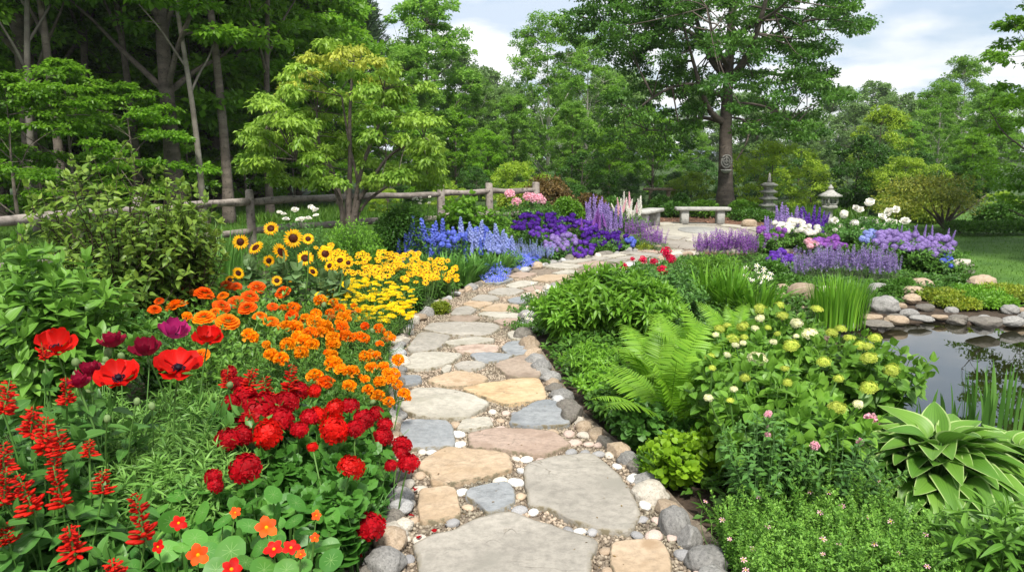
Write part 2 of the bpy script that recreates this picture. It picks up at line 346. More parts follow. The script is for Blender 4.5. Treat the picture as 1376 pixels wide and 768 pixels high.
def box(x, y, z, c=(0, 0, 0), bev=.0):
    bv = min(bev, x/3, y/3, z/3)
    if bv <= 0:
        V = [[sx*x/2+c[0], sy*y/2+c[1], sz*z/2+c[2]] for sx in (-1, 1) for sy in (-1, 1) for sz in (-1, 1)]
        return pc(V, [(0, 1, 3, 2), (4, 6, 7, 5), (0, 4, 5, 1), (2, 3, 7, 6), (0, 2, 6, 4), (1, 5, 7, 3)])
    def ring(a, b, zz): return [[c[0]+p, c[1]+q, c[2]+zz] for p, q in ((-a+bv, -b), (a-bv, -b), (a, -b+bv), (a, b-bv), (a-bv, b), (-a+bv, b), (-a, b-bv), (-a, -b+bv))]
    V = ring(x/2-bv, y/2-bv, -z/2)+ring(x/2, y/2, -z/2+bv)+ring(x/2, y/2, z/2-bv)+ring(x/2-bv, y/2-bv, z/2)
    Fs = [tuple(range(8))[::-1], tuple(range(24, 32))]
    for i in range(3):
        for j in range(8): Fs.append((i*8+j, i*8+(j+1) % 8, (i+1)*8+(j+1) % 8, (i+1)*8+j))
    return pc(V, Fs)
def rotz(p, a, t=(0, 0, 0)):
    c, s = math.cos(a), math.sin(a); q = dict(p); q['V'] = p['V']@np.array([[c, s, 0], [-s, c, 0], [0, 0, 1]]) + np.array(t, float); return q

# ------------------------------------------------------------------ scene objects
def add(name, me, parent=None, loc=None, scale=None, rot=None):
    o = bpy.data.objects.new(name, me); COL.objects.link(o)
    if parent is not None: o.parent = parent
    if loc is not None: o.location = loc
    if scale is not None: o.scale = scale if hasattr(scale, '__len__') else (scale,)*3
    if rot is not None: o.rotation_euler = rot
    return o
TAGGED = []
def tag(o, label, cat, group=None):
    o['label'] = label; o['category'] = cat
    if group: o['group'] = group
    TAGGED.append(o); return o
def thing(name, label, cat, loc=(0, 0, 0), group=None, rz=0.):
    o = add(name, None, None, loc, None, (0, 0, rz)); o.empty_display_size = .1
    return tag(o, label, cat, group)
def kind(o, k): o['kind'] = k; return o
def dup(o, parent=None):
    c = o.copy(); COL.objects.link(c)
    if parent is not None: c.parent = parent
    for ch in o.children: dup(ch, c)
    return c
def put_head(name, me, parent, p, s, d=(0, 0, 1), spin=None, sub=None):
    """place a flower head at local point p with its face turned to d"""
    d = np.array(d, float); d /= np.linalg.norm(d)
    from mathutils import Vector
    q = Vector(d).to_track_quat('Z', 'Y')
    from mathutils import Quaternion
    q = q @ Quaternion((0, 0, 1), random.uniform(0, 2*PI) if spin is None else spin)
    o = bpy.data.objects.new(name, me); COL.objects.link(o); o.parent = parent
    o.location = p; o.rotation_mode = 'QUATERNION'; o.rotation_quaternion = q
    o.scale = s if hasattr(s, '__len__') else (s, s, s)
    if sub:
        for nm, sm in sub: add(nm, sm, o)
    return o

# ================================================================== SETTING
def inpoly(X, Y, poly):
    c = np.zeros(X.shape, bool); n = len(poly)
    for i in range(n):
        x1, y1 = poly[i]; x2, y2 = poly[(i+1) % n]
        k = ((y1 > Y) != (y2 > Y)); c ^= k & (X < (x2-x1)*(Y-y1)/((y2-y1) or 1e-9)+x1)
    return c
def wp(pts, z=0.): return [tuple(G(a, b, z)[:2]) for a, b in pts]
def smooth(pts, it=2, closed=True):
    P = np.array(pts, float)
    for _ in range(it):
        Q = np.roll(P, -1, 0) if closed else P[1:]; A = P if closed else P[:-1]
        N_ = np.stack([A*.75+Q*.25, A*.25+Q*.75], 1).reshape(-1, P.shape[1])
        P = N_ if closed else np.concatenate([P[:1], N_, P[-1:]])
    return P
LEFT_PX = [(430, 840), (488, 768), (512, 722), (528, 670), (528, 620), (518, 580), (522, 530), (526, 480), (540, 446), (575, 415), (610, 396), (650, 379), (700, 364), (760, 350), (830, 341), (885, 333)]
RIGHT_PX = [(1010, 840), (972, 768), (930, 712), (884, 668), (848, 618), (795, 576), (757, 540), (737, 500), (712, 462), (708, 432), (722, 404), (752, 386), (800, 372), (850, 360), (900, 349), (945, 340)]
Lw = smooth(wp(LEFT_PX), 2, False); Rw = smooth(wp(RIGHT_PX), 2, False)
PATH = np.concatenate([[[-1.3, .6]], Lw, Rw[::-1], [[1.5, .6]]])
POND_PX = [(1128, 452), (1180, 436), (1260, 436), (1330, 440), (1420, 443), (1560, 452), (1700, 520), (1600, 640), (1400, 640), (1300, 610), (1200, 590), (1130, 560), (1095, 500)]
WZ = -.1
POND = smooth(wp(POND_PX, WZ), 2)
PATIO = [(3.4+2.9*math.cos(a)*(1+.04*math.sin(3*a)), 16.6+3.1*math.sin(a)) for a in np.linspace(0, 2*PI, 40)[:-1]]
pp = G(915, 311); PATIO_C = (float(G(938, 311)[0]), 17.0)
PATIO = [(PATIO_C[0]+.3+2.7*math.cos(a)*(1+.03*math.sin(3*a)), PATIO_C[1]+3.0*math.sin(a)) for a in np.linspace(0, 2*PI, 48)[:-1]]
LAWN_R = [(6.2, 9.5), (7.6, 8.6), (16, 8.2), (30, 14), (30, 24), (14, 24), (7.5, 17), (5.9, 13.0)]
FENCE = [(-8.6, 2.2), (-7.2, 5.2), (-6.05, 8.0), (-5.2, 10.4), (-4.5, 12.85), (-3.15, 14.4), (-1.5, 15.85), (-.5, 16.7), (.55, 17.3)]

def axis(a, b, fine, lo, hi):
    g = [a]
    while g[-1] < b:
        x = g[-1]; d = 0 if lo <= x <= hi else min(abs(x-lo), abs(x-hi)); g.append(x+fine+.12*d)
    return np.array(g)
gx = np.unique(np.concatenate([axis(-160, 160, .14, -9, 11)])); gy = axis(-30, 260, .14, .5, 24)
X, Y = np.meshgrid(gx, gy); fx, fy = X.ravel(), Y.ravel()
near = np.exp(-((fy-9)/16)**2)*np.exp(-(fx/14)**2)
def dist_poly(x, y, poly):
    P = np.array(poly); Q = np.roll(P, -1, 0); best = np.full(len(x), 1e9)
    for (ax, ay), (bx, by) in zip(P, Q):
        dx, dy = bx-ax, by-ay; t = np.clip(((x-ax)*dx+(y-ay)*dy)/(dx*dx+dy*dy+1e-12), 0, 1)
        best = np.minimum(best, np.hypot(x-ax-t*dx, y-ay-t*dy))
    return best
pin = inpoly(fx, fy, POND); dpn = dist_poly(fx, fy, POND)
far = np.clip((np.hypot(fx, fy-10)-28)/60, 0, 1)
def bedh(x, y):
    return .02*vnoise(np.stack([x, y, 0*x], 1), 1.1, 3)
z = bedh(fx, fy) - .03 + far*far*1.5*(1+.5*np.sin(fx*.05)) 
sd = np.where(pin, -dpn, dpn)
z = np.where(sd < .25, np.minimum(z, -.02 + (sd-.25)*.55), z); z = np.maximum(z, -.55 - .0*sd)
inp = inpoly(fx, fy, PATH) | inpoly(fx, fy, PATIO); z = np.where(inp, -.035, z)
nx_, ny_ = len(gx), len(gy)
i = np.arange(ny_-1)[:, None]; j = np.arange(nx_-1)[None]
q = np.stack([i*nx_+j, i*nx_+j+1, (i+1)*nx_+j+1, (i+1)*nx_+j], -1).reshape(-1, 4)
cxs = fx[q].mean(1); cys = fy[q].mean(1)
wob = .35*vnoise(np.stack([cxs, cys, 0*cxs], 1), 1.7, 5)
fpts = np.array(FENCE); fxx = np.interp(cys, fpts[:, 1], fpts[:, 0])
mi = np.zeros(len(q), int)
mi[(cxs < fxx-.1+wob*.3) & (cys < 22+wob)] = 1
mi[(cys > 17.9+wob)] = 1
mi[(cys > 25+wob*2) | (cxs < -13+wob*2)] = 2
mi[inpoly(cxs+wob*.4, cys+wob*.4, LAWN_R)] = 1
mi[(np.hypot(cxs-PATIO_C[0]-.8, cys-PATIO_C[1]-1.2) < 5.4+wob) & (cys < 23) & (cxs < 7.2+wob)] = 4
mi[inpoly(cxs, cys, POND)] = 3
gp = dict(V=np.stack([fx, fy, z], 1), L=q.ravel(), S=np.full(len(q), 4), v=np.zeros(len(q)), e=np.zeros(len(fx)), m=mi)
kind(add('ground', mesh('ground', gp, [M_SOIL, M_TURF, M_FLOOR, M_MUD, M_MULCH], True)), 'structure')
# path bed
def strip(name, poly, zz, mat):
    P = np.array(poly); V = np.column_stack([P, np.full(len(P), zz)])
    return add(name, mesh(name, pc(V, [tuple(range(len(P)))]), mat))
def gravel_strip():
    n = 90; t = np.linspace(0, 1, n)
    def rs(P):
        d = np.concatenate([[0], np.cumsum(np.linalg.norm(np.diff(P, axis=0), axis=1))]); d /= d[-1]
        return np.column_stack([np.interp(t, d, P[:, 0]), np.interp(t, d, P[:, 1])])
    A = rs(np.concatenate([[[-1.4, .5]], Lw])); B = rs(np.concatenate([[[1.6, .5]], Rw])); V = []; Fs = []; k = 9
    for a, b in zip(A, B):
        for s in np.linspace(-.06, 1.06, k): V.append([*(a+(b-a)*s), -.004])
    for i in range(n-1):
        for j in range(k-1): Fs.append((i*k+j, i*k+j+1, (i+1)*k+j+1, (i+1)*k+j))
    return pc(V, Fs), A, B
gs, PA, PB = gravel_strip()
kind(add('path', mesh('path', gs, M_GRAVEL)), 'structure')
# water
wm = bpy.data.materials.new('pond_water'); wm.use_nodes = True; nt = wm.node_tree; p = nt.nodes['Principled BSDF']
p.inputs['Base Color'].default_value = (.014, .014, .005, 1); p.inputs['Roughness'].default_value = .01; p.inputs['IOR'].default_value = 2.1
n1 = N(nt, 'ShaderNodeTexNoise'); n1.inputs['Scale'].default_value = 3.2; n1.inputs['Detail'].default_value = 2; tcn = N(nt, 'ShaderNodeTexCoord'); nt.links.new(tcn.outputs['Object'], n1.inputs[0])
bm_ = N(nt, 'ShaderNodeBump'); bm_.inputs[0].default_value = .05; bm_.inputs[1].default_value = .01; nt.links.new(n1.outputs[0], bm_.inputs['Height']); nt.links.new(bm_.outputs[0], p.inputs['Normal'])
Pw = POND + nrm(POND-POND.mean(0))*.12
kind(add('water', mesh('water', pc(np.column_stack([Pw, np.full(len(Pw), WZ)]), [tuple(range(len(Pw)))]), wm)), 'structure')

# ------------------------------------------------------------------ flagstones (outlines measured from the photograph)
A5 = lambda L: [(540+u/3.276, 540+v/3.276) for u, v in L]
A4 = lambda L: [(520+u/3.49, 340+v/3.49) for u, v in L]
STONES = [
 (0, A5([(50, 620), (130, 580), (230, 560), (330, 500), (480, 472), (600, 520), (740, 565), (865, 605), (835, 690), (835, 800), (700, 960), (300, 960), (95, 800), (60, 690)]), 'very large grey flagstone at the foot of the path, cropped by the frame'),
 (0, A5([(530, 290), (580, 255), (700, 230), (840, 220), (890, 260), (960, 320), (1020, 400), (1050, 490), (1030, 545), (990, 570), (900, 560), (760, 525), (700, 490), (640, 465), (555, 450), (545, 380)]), 'large rounded pale grey flagstone with a lichen stain beside the right edging'),
 (4, A5([(285, 135), (400, 108), (560, 115), (660, 125), (710, 150), (748, 185), (700, 205), (625, 232), (500, 215), (400, 200), (295, 195)]), 'long cracked pinkish brown flagstone just above the large pale rounded one'),
 (2, A5([(65, 265), (180, 195), (300, 203), (400, 210), (470, 225), (490, 270), (485, 295), (400, 320), (300, 335), (200, 360), (130, 360), (120, 310), (70, 290)]), 'broad cracked tan flagstone beside the crimson geraniums'),
 (3, A5([(-8, 90), (60, 72), (190, 75), (225, 100), (240, 190), (130, 195), (10, 207), (-12, 190)]), 'square blue-grey slate flagstone at the left edge beside the geraniums'),
 (1, A5([(240, 110), (270, 70), (390, 62), (405, 100), (330, 113), (245, 122)]), 'small greenish buff flagstone between the slate and the pebbles'),
 (3, [(684, 568), (686, 558), (717, 539), (745, 534), (757, 552), (768, 569), (752, 571), (712, 572)], 'wedge-shaped slate flagstone at the right edge below the ochre one'),
 (1, A4([(45, 705), (120, 630), (240, 625), (380, 650), (470, 690), (480, 705), (430, 740), (380, 768), (280, 773), (140, 760), (60, 730)]), 'large smooth pale flagstone beside the golden marigold heads'),
 (2, A5([(75, 380), (180, 362), (240, 375), (265, 495), (170, 515), (80, 527), (68, 450)]), 'square orange-tan flagstone beside the fallen red petals'),
 (3, A5([(278, 395), (300, 370), (450, 345), (480, 355), (503, 400), (495, 440), (430, 470), (375, 488), (335, 440), (280, 412)]), 'small five-sided slate flagstone between the two tan ones'),
 (2, A5([(920, 615), (1020, 598), (1140, 600), (1170, 640), (1188, 700), (1190, 800), (1050, 860), (950, 790), (915, 700)]), 'pale tan flagstone with moss at the foot of the right edging'),
 (5, A4([(335, 632), (480, 605), (600, 585), (715, 583), (745, 640), (750, 680), (640, 695), (560, 708), (480, 680)]), 'bright orange-ochre flagstone at the right side of the path'),
 (6, A4([(500, 520), (560, 495), (650, 472), (700, 500), (725, 560), (715, 578), (620, 582), (560, 570)]), 'dark brown domed flagstone against the right edging'),
 (2, A4([(180, 595), (250, 568), (330, 548), (440, 565), (475, 580), (460, 600), (380, 618), (300, 625), (230, 610)]), 'tan oval flagstone left of the orange-ochre one'),
 (1, A4([(75, 500), (130, 465), (240, 458), (360, 468), (300, 515), (190, 540), (110, 540), (75, 530)]), 'large pale flagstone at the left edge above the small slate'),
 (3, A4([(65, 570), (160, 570), (165, 600), (80, 622), (60, 610)]), 'small slate flagstone by the left edging and marigolds'),
 (1, A4([(250, 545), (280, 520), (305, 525), (295, 555), (265, 560)]), 'tiny pale flagstone wedged beside the tan oval one'),
 (0, A4([(310, 520), (350, 505), (440, 505), (468, 520), (430, 540), (340, 545)]), 'small grey oval flagstone above the tan oval one'),
 (3, A4([(385, 470), (470, 462), (600, 475), (560, 495), (480, 507), (420, 505)]), 'thin wide slate flagstone below the pink bar-shaped one'),
 (4, A4([(310, 440), (420, 425), (530, 430), (520, 465), (400, 465), (330, 462)]), 'pink bar-shaped flagstone in mid path'),
 (3, A4([(535, 440), (570, 410), (650, 408), (665, 450), (655, 470), (600, 478), (548, 460)]), 'slate flagstone half under the leafy plants at the bend'),
 (1, A4([(265, 415), (330, 400), (430, 390), (510, 400), (500, 412), (380, 428), (280, 428)]), 'long cream flagstone just above the pink bar-shaped one'),
 (0, A4([(95, 440), (150, 370), (220, 368), (305, 385), (250, 440), (180, 460), (100, 460)]), 'grey four-sided flagstone against the left edging below the yarrow'),
 (0, A4([(165, 355), (200, 325), (330, 320), (500, 325), (540, 345), (480, 382), (350, 385), (230, 370)]), 'longest grey flagstone, level with the yarrow'),
 (1, A4([(560, 370), (640, 355), (665, 380), (650, 403), (580, 400)]), 'cream flagstone at the right edge above the slate one at the bend'),
 (4, A4([(490, 315), (560, 305), (650, 305), (655, 345), (560, 340)]), 'pink flagstone at the right edge of the bend'),
 (6, A4([(290, 310), (300, 292), (420, 290), (440, 305), (410, 320), (330, 320)]), 'narrow brownish flagstone above the longest grey one'),
 (1, A4([(420, 285), (450, 274), (600, 275), (650, 290), (640, 303), (520, 302)]), 'long nearly white flagstone right of the narrow brown one'),
 (0, A4([(295, 285), (320, 255), (380, 245), (425, 262), (390, 285), (330, 290)]), 'grey flagstone by the yellow-green mound'),
 (2, A4([(430, 265), (510, 233), (630, 240), (650, 270), (560, 275), (470, 272)]), 'large cream-tan flagstone beyond the bend'),
 (2, A4([(350, 240), (385, 222), (500, 228), (490, 240), (420, 255)]), 'thin tan flagstone by the brown edging stones'),
 (0, A4([(390, 215), (430, 192), (500, 195), (535, 212), (480, 225), (420, 223)]), 'grey flagstone two past the yellow-green mound'),
 (0, A4([(465, 185), (520, 162), (600, 162), (650, 175), (600, 193), (520, 195)]), 'grey flagstone beside the blue lobelia mound'),
 (3, A4([(560, 220), (600, 205), (650, 205), (690, 220), (640, 235), (580, 230)]), 'slate flagstone across from the blue lobelia mound'),
 (1, A4([(620, 195), (680, 180), (730, 180), (720, 205), (650, 203)]), 'small pale flagstone near the white groundcover flowers'),
 (1, A4([(550, 150), (640, 125), (720, 135), (650, 155), (590, 165)]), 'pale flagstone just past the blue lobelia mound'),
 (4, A4([(630, 165), (700, 150), (740, 155), (730, 172), (660, 175)]), 'pink flagstone just past the blue lobelia mound'),
 (2, A4([(670, 120), (740, 100), (850, 98), (860, 115), (780, 130), (700, 130)]), 'buff flagstone past the pale blue flowers'),
 (0, A4([(750, 150), (800, 132), (870, 130), (880, 150), (800, 165)]), 'grey flagstone past the pink one at the far bend'),
 (1, A4([(770, 92), (850, 76), (900, 84), (880, 96), (800, 98)]), 'pale flagstone below the purple petunias'),
 (0, A4([(880, 120), (920, 100), (990, 100), (1000, 118), (920, 128)]), 'grey flagstone partly under the white-flowered groundcover'),
 (2, A4([(905, 95), (930, 78), (1020, 76), (1040, 88), (980, 97)]), 'buff flagstone below the dark purple flowers'),
 (1, A4([(1010, 100), (1050, 82), (1130, 80), (1120, 97), (1060, 104)]), 'pale flagstone near the red peonies at far bend'),
 (0, A4([(1050, 70), (1090, 56), (1190, 54), (1180, 68), (1120, 74)]), 'grey flagstone beside the far low green mound'),
 (2, A4([(1150, 74), (1210, 58), (1290, 58), (1270, 74), (1200, 80)]), 'tan flagstone before the circular patio'),
 (1, A4([(1210, 50), (1240, 34), (1330, 32), (1330, 46), (1270, 54)]), 'pale flagstone nearest the circular patio'),
 (0, A4([(1300, 66), (1340, 50), (1420, 48), (1440, 60), (1380, 70)]), 'grey flagstone where the path meets the patio'),
]
ST_W = []
def flag(ci, P, h=.03, n=None, seed=0):
    """P (k,2) world outline, returns piece centred on its centroid"""
    c = P.mean(0); Q0 = P-c; Q = np.stack([Q0*.86+np.roll(Q0, -1, 0)*.14, Q0*.14+np.roll(Q0, -1, 0)*.86], 1).reshape(-1, 2); Q = np.concatenate([Q, Q[:1]]); dq = np.concatenate([[0], np.cumsum(np.linalg.norm(np.diff(Q, axis=0), axis=1))]); sq_ = np.linspace(0, dq[-1], 85)[:-1]
    Q = np.column_stack([np.interp(sq_, dq, Q[:, 0]), np.interp(sq_, dq, Q[:, 1])])
    k = len(Q); r = np.linalg.norm(Q, axis=1); ang = np.arctan2(Q[:, 1], Q[:, 0])
    Q = Q*(1+.010*np.sin(ang*9+seed)+.006*np.sin(ang*17+2*seed)+.005*vnoise(np.column_stack([Q*40, 0*r]), 1, seed))[:, None]
    rm = r.mean()
    bv = min(.006, rm*.05)
    rings = [(1-bv/rm*.2, -.03), (1, h-bv), (1-bv/rm*.5, h-.003), (1-bv/rm*1.3, h), (.93, h), (.65, h), (.4, h), (.15, h)]
    V = []; Fs = []
    for q_, (s, z_) in enumerate(rings):
        rr = Q*s
        zz = np.full(k, z_)
        if q_ >= 2: zz = zz + .0035*vnoise(np.column_stack([rr+c, 0*r]), 9, seed+1) + .003*vnoise(np.column_stack([rr+c, 0*r]), 30, seed)
        V += [[a, b, d] for (a, b), d in zip(rr, zz)]
    for q_ in range(len(rings)-1):
        for j in range(k): Fs.append((q_*k+j, q_*k+(j+1) % k, (q_+1)*k+(j+1) % k, (q_+1)*k+j))
    V.append([0, 0, h]); m0 = (len(rings)-1)*k; E_ = [v_ for v_ in (1, 1, 1, .7, .15, 0, 0, 0) for _ in range(k)]+[0]
    for j in range(k): Fs.append((m0+j, m0+(j+1) % k, len(V)-1))
    return pc(V, Fs, E_), c
for i, (ci, px, lab) in enumerate(STONES):
    P = np.array([G(a, b, .028)[:2] for a, b in px])
    ST_W.append(smooth(P, 1))
    g, c = flag(ci, P, seed=i)
    o = add('flagstone', mesh('flagstone', g, M_FS[ci], True), None, (c[0], c[1], 0))
    tag(o, lab, 'flagstone', 'flagstones paving the winding path')
# the far stretch of the path: slabs laid in uneven rows
def row_slabs():
    r = np.random.default_rng(77); dA = np.concatenate([[0], np.cumsum(np.linalg.norm(np.diff(Lw, axis=0), axis=1))]); fr = dA/dA[-1]
    A = np.column_stack([np.interp(np.linspace(0, 1, 400), fr, Lw[:, j]) for j in (0, 1)]); dB = np.concatenate([[0], np.cumsum(np.linalg.norm(np.diff(Rw, axis=0), axis=1))]); B = np.column_stack([np.interp(np.linspace(0, 1, 400), dB/dB[-1], Rw[:, j]) for j in (0, 1)])
    k = 120; n = 0
    while k < 396:
        stp = int(r.integers(12, 20)); k2 = min(399, k+stp); m = int(r.integers(2, 4)); cuts = np.concatenate([[.04], np.sort((np.arange(1, m)+r.uniform(-.2, .2, m-1))/m), [.96]])
        for a, b in zip(cuts[:-1], cuts[1:]):
            def pt(kk, s): kk = min(399, max(0, int(kk))); return A[kk]+(B[kk]-A[kk])*s
            g_ = .03; j1, j2 = r.uniform(-2, 2, 2); P = np.array([pt(k+1+j1, a+g_), pt(k+1, (a+b)/2), pt(k+1+j2, b-g_), pt((k+k2)/2, b-g_*.5), pt(k2-1+j2, b-g_), pt(k2-1, (a+b)/2), pt(k2-1+j1, a+g_), pt((k+k2)/2, a+g_*.5)]); c = P.mean(0)
            if c[1] < 9.6: continue
            test = np.concatenate([P, c[None], (P+c)/2]); hit = any(inpoly(test[:, 0], test[:, 1], s_).any() or inpoly(s_[:, 0], s_[:, 1], P).any() for s_ in ST_W[:NTRACED] if abs(s_[:, 0].mean()-c[0]) < 2 and abs(s_[:, 1].mean()-c[1]) < 3)
            if hit: continue
            ci = int(r.choice([0, 1, 2, 0, 1, 4, 3])); ST_W.append(P); g, c = flag(ci, P, seed=200+n); n += 1
            tag(add('flagstone', mesh('flagstone', g, M_FS[ci], True), None, (c[0], c[1], 0)), '%s flagstone in the far stretch of path before the patio' % FSN[ci], 'flagstone', 'flagstones paving the winding path')
        k = k2
NTRACED = len(ST_W); row_slabs()
# rocks
ROCKS = []
def ico(n=2):
    import bmesh
    b = bmesh.new(); bmesh.ops.create_icosphere(b, subdivisions=n, radius=.5)
    V = np.array([v.co[:] for v in b.verts]); Fs = [tuple(v.index for v in f.verts) for f in b.faces]; b.free(); return V, Fs
IV, IF = ico(4); IV3, IF3 = ico(3)
def rockmesh(seed, rough=.16, mat=None, flat=.75, V=IV, Fs=IF, ang=False):
    d = 1+rough*vnoise(V, 3.2, seed)+rough*.35*vnoise(V, 9, seed+50)
    P = V*d[:, None]
    if ang:
        r = np.random.default_rng(seed)
        for _ in range(9):
            nn = nrm(r.normal(size=3)); k = P@nn; m = r.uniform(.28, .4); P = P - np.maximum(k-m, 0)[:, None]*nn*.92
        P = P + V*(.02*vnoise(V, 14, seed+9))[:, None]
    P[:, 2] *= flat
    g = pc(P, Fs); return mesh('rock', g, mat, True)
RK = {}
def rock(ci, k, ang=False):
    if (ci, k, ang) not in RK: RK[(ci, k, ang)] = rockmesh(k*7+3, .19 if not ang else .15, M_RK[ci], .78, ang=ang)
    return RK[(ci, k, ang)]
PBM = {}
def pebm(ci, k):
    if (ci, k) not in PBM: PBM[(ci, k)] = rockmesh(k*5+1, .1, M_PB[ci], .6, IV3, IF3)
    return PBM[(ci, k)]
# edging stones along both sides
def edging(A, side, sizes, cols, skip=0.):
    d = np.concatenate([[0], np.cumsum(np.linalg.norm(np.diff(A, axis=0), axis=1))]); s = .02; n = 0
    while s < d[-1]:
        x, y = np.interp(s, d, A[:, 0]), np.interp(s, d, A[:, 1])
        if y > 1.9:
            far_ = y > 6
            w_ = random.uniform(*sizes)*(1.15 if far_ else 1); ci = random.choice(cols); hh = w_*random.uniform(.62, .95)
            i0 = min(len(A)-2, np.searchsorted(d, s)-1 if s > 0 else 0); t = A[i0+1]-A[i0]; t = t/np.linalg.norm(t)
            nn = np.array([t[1], -t[0]])*side
            off = random.uniform(-.07, 0)
            o = add('edging_stone', rock(ci, random.randint(0, 5), random.random() < .6), None, (x+nn[0]*off, y+nn[1]*off, hh*.12),
                    (w_, w_*random.uniform(.7, .95), hh), (random.uniform(-.2, .2), random.uniform(-.2, .2), math.atan2(t[1], t[0])+random.uniform(-.35, .35)))
            n += 1
            tag(o, '%s stone in the %s path edging' % (RKN[ci], 'left' if side < 0 else 'right'), 'edging stone', 'rounded stones edging the path')
            s += w_*.86
        else: s += .15
edging(PA, -1, (.09, .2), [0, 0, 1, 2, 3, 4])
edging(PB, 1, (.11, .22), [0, 1, 1, 3, 0, 4, 2])
# a few cobbles beside the bottom left edge
for px, py, w_, ci in [(527, 728, 50, 1), (516, 757, 58, 0), (541, 679, 34, 3), (541, 705, 30, 2), (520, 700, 30, 4), (527, 640, 28, 2), (532, 607, 26, 2)]:
    g = G(px, py+8, 0); s = PXM(g, w_)
    tag(add('edging_stone', rock(ci, random.randint(0, 5)), None, (g[0], g[1], s*.22), (s, s*.9, s*.75), (0, 0, random.uniform(0, 6))),
        '%s cobble loose inside the left path edging below the geraniums' % RKN[ci], 'edging stone', 'rounded stones edging the path')
# pebbles between flagstones
pts = []
STP = [np.array(s) for s in ST_W]
def free(x, y, r):
    a = np.array([x]); b = np.array([y])
    for s in STP:
        if abs(s[:, 0].mean()-x) > 1.2 or abs(s[:, 1].mean()-y) > 2.4: continue
        if inpoly(a, b, s)[0] or dist_poly(a, b, s)[0] < r*.62: return False
    return True
npb = 0
for tries in range(60000):
    near_ = npb < 245; k = int(random.random()*(len(PA)-2)); s = random.uniform(.01, .99); q_ = PA[k]+(PB[k]-PA[k])*s
    if q_[1] < 2.55 or q_[1] > 11 or (near_ and q_[1] > 4.9) or (not near_ and q_[1] < 4.9): continue
    r = random.choice([.017, .022, .027, .033, .04]) if npb > 120 or not near_ else random.choice([.027, .033, .04])
    if any((a-q_[0])**2+(b-q_[1])**2 < (c+r)**2*.9 for a, b, c in pts): continue
    if not free(q_[0], q_[1], r): continue
    pts.append((q_[0], q_[1], r)); npb += 1
    ci = random.choices(range(5), [5, 4, 3, 2, 3])[0]; sc_ = 2*r
    o = add('pebble', pebm(ci, random.randint(0, 4)), None, (q_[0], q_[1], .002+r*.12), (sc_*1.25, sc_*.95, sc_*.95), (0, 0, random.uniform(0, 6)))
    tag(o, 'small %s pebble set in the gravel joints between the flagstones' % PBN[ci], 'pebble', 'pebbles between the flagstones')
    if npb >= 290: break
# fine gravel
g0 = pc(IV3*0+IV3, IF3) if 0 else (lambda v, f: pc(v, f))(*ico(1))
def pathpt(kf, s):
    k = kf.astype(int); f = (kf-k)[:, None]; a = PA[k]*(1-f)+PA[k+1]*f; b = PB[k]*(1-f)+PB[k+1]*f; return a+(b-a)*s[:, None]
K = 70000; t = rnd(K)**1.4; s = rnd(K, -.02, 1.02); q_ = pathpt(t*(len(PA)-2), s)
ok = (q_[:, 1] > 2.2) & (q_[:, 1] < 11); q_ = q_[ok]
sz = rnd(len(q_), .009, .024); Mx = frames(rdir(len(q_)), rdir(len(q_)), sz); Mx = Mx*np.array([1, 1.2, .8])[None, None, :]
gm = inst(g0, Mx, np.column_stack([q_, np.full(len(q_), .001)]), rnd(len(q_)))
M_GR2 = leafm('gravel_grain', (.14, .11, .08), (.48, .41, .32), 0, .8)
o = add('gravel', mesh('gravel', gm, M_GR2)); kind(o, 'stuff'); tag(o, 'fine brown and buff gravel filling the joints of the path', 'gravel')

n = 1500; q_ = pathpt(rnd(n)**1.2*(len(PA)-2), rnd(n, -.05, 1.05))
gm = inst(kite(.45, .08), frames(nrm(R_.normal(size=(n, 3))*np.array([1, 1, .15])), nrm(UP+R_.normal(size=(n, 3))*.3), rnd(n, .006, .02)), np.column_stack([q_, rnd(n, .004, .036)]), rnd(n))
o = add('leaf_litter', mesh('leaf_litter', gm, leafm('dry_leaf_bit', (.09, .05, .02), (.3, .2, .06), .1, .8))); kind(o, 'stuff'); tag(o, 'scattered dry leaf bits and petals lying on the path', 'leaf litter')
# patio
def disc(cx_, cy_, rx, ry, z0, z1, n=48, wob=0.):
    V = []; 
    for z_, s in ((z0, 1), (z1-.01, 1), (z1, .99)):
        for j in range(n): a = 2*PI*j/n; r = 1+wob*math.sin(3*a+1); V.append([cx_+rx*s*r*math.cos(a), cy_+ry*s*r*math.sin(a), z_])
    Fs = [(i*n+j, i*n+(j+1) % n, (i+1)*n+(j+1) % n, (i+1)*n+j) for i in range(2) for j in range(n)]+[tuple(range(2*n, 3*n))]
    return pc(V, Fs)
o = add('patio', mesh('patio', disc(PATIO_C[0]+.3, PATIO_C[1], 2.7, 3.0, -.05, .02, 60, .02), M_PATIO)); kind(o, 'structure')
px_, py_ = float(G(940, 312)[0]), float(G(940, 312)[1])
t_ = thing('paving_medallion', 'round pale stone medallion set flat in the patio', 'paving', (px_, py_, .02))
add('rim', mesh('rim', disc(0, 0, 1.0, 1.75, -.01, .012), M_FS[1]), t_)
add('centre_stone', mesh('centre_stone', disc(.05, .1, .52, .85, .0, .03), M_CONC), t_)
# patio paving joints: separate slabs around the medallion
for a0 in range(10):
    a = a0*2*PI/10; pr = []
    for da, r in ((-.27, 1.08), (0, 1.06), (.27, 1.08), (.28, 1.5), (0, 1.53), (-.28, 1.5)):
        pr.append([px_+.1+1.04*r*math.cos(a+da)*1.1, py_+1.72*r*math.sin(a+da)])
    g, c = flag(0, np.array(pr), .014, seed=a0+70)
    tag(add('patio_slab', mesh('patio_slab', g, M_FS[a0 % 2], True), None, (c[0], c[1], .022)), 'curved %s slab in the ring around the round medallion' % FSN[a0 % 2], 'paving slab', 'slabs ringing the patio medallion')

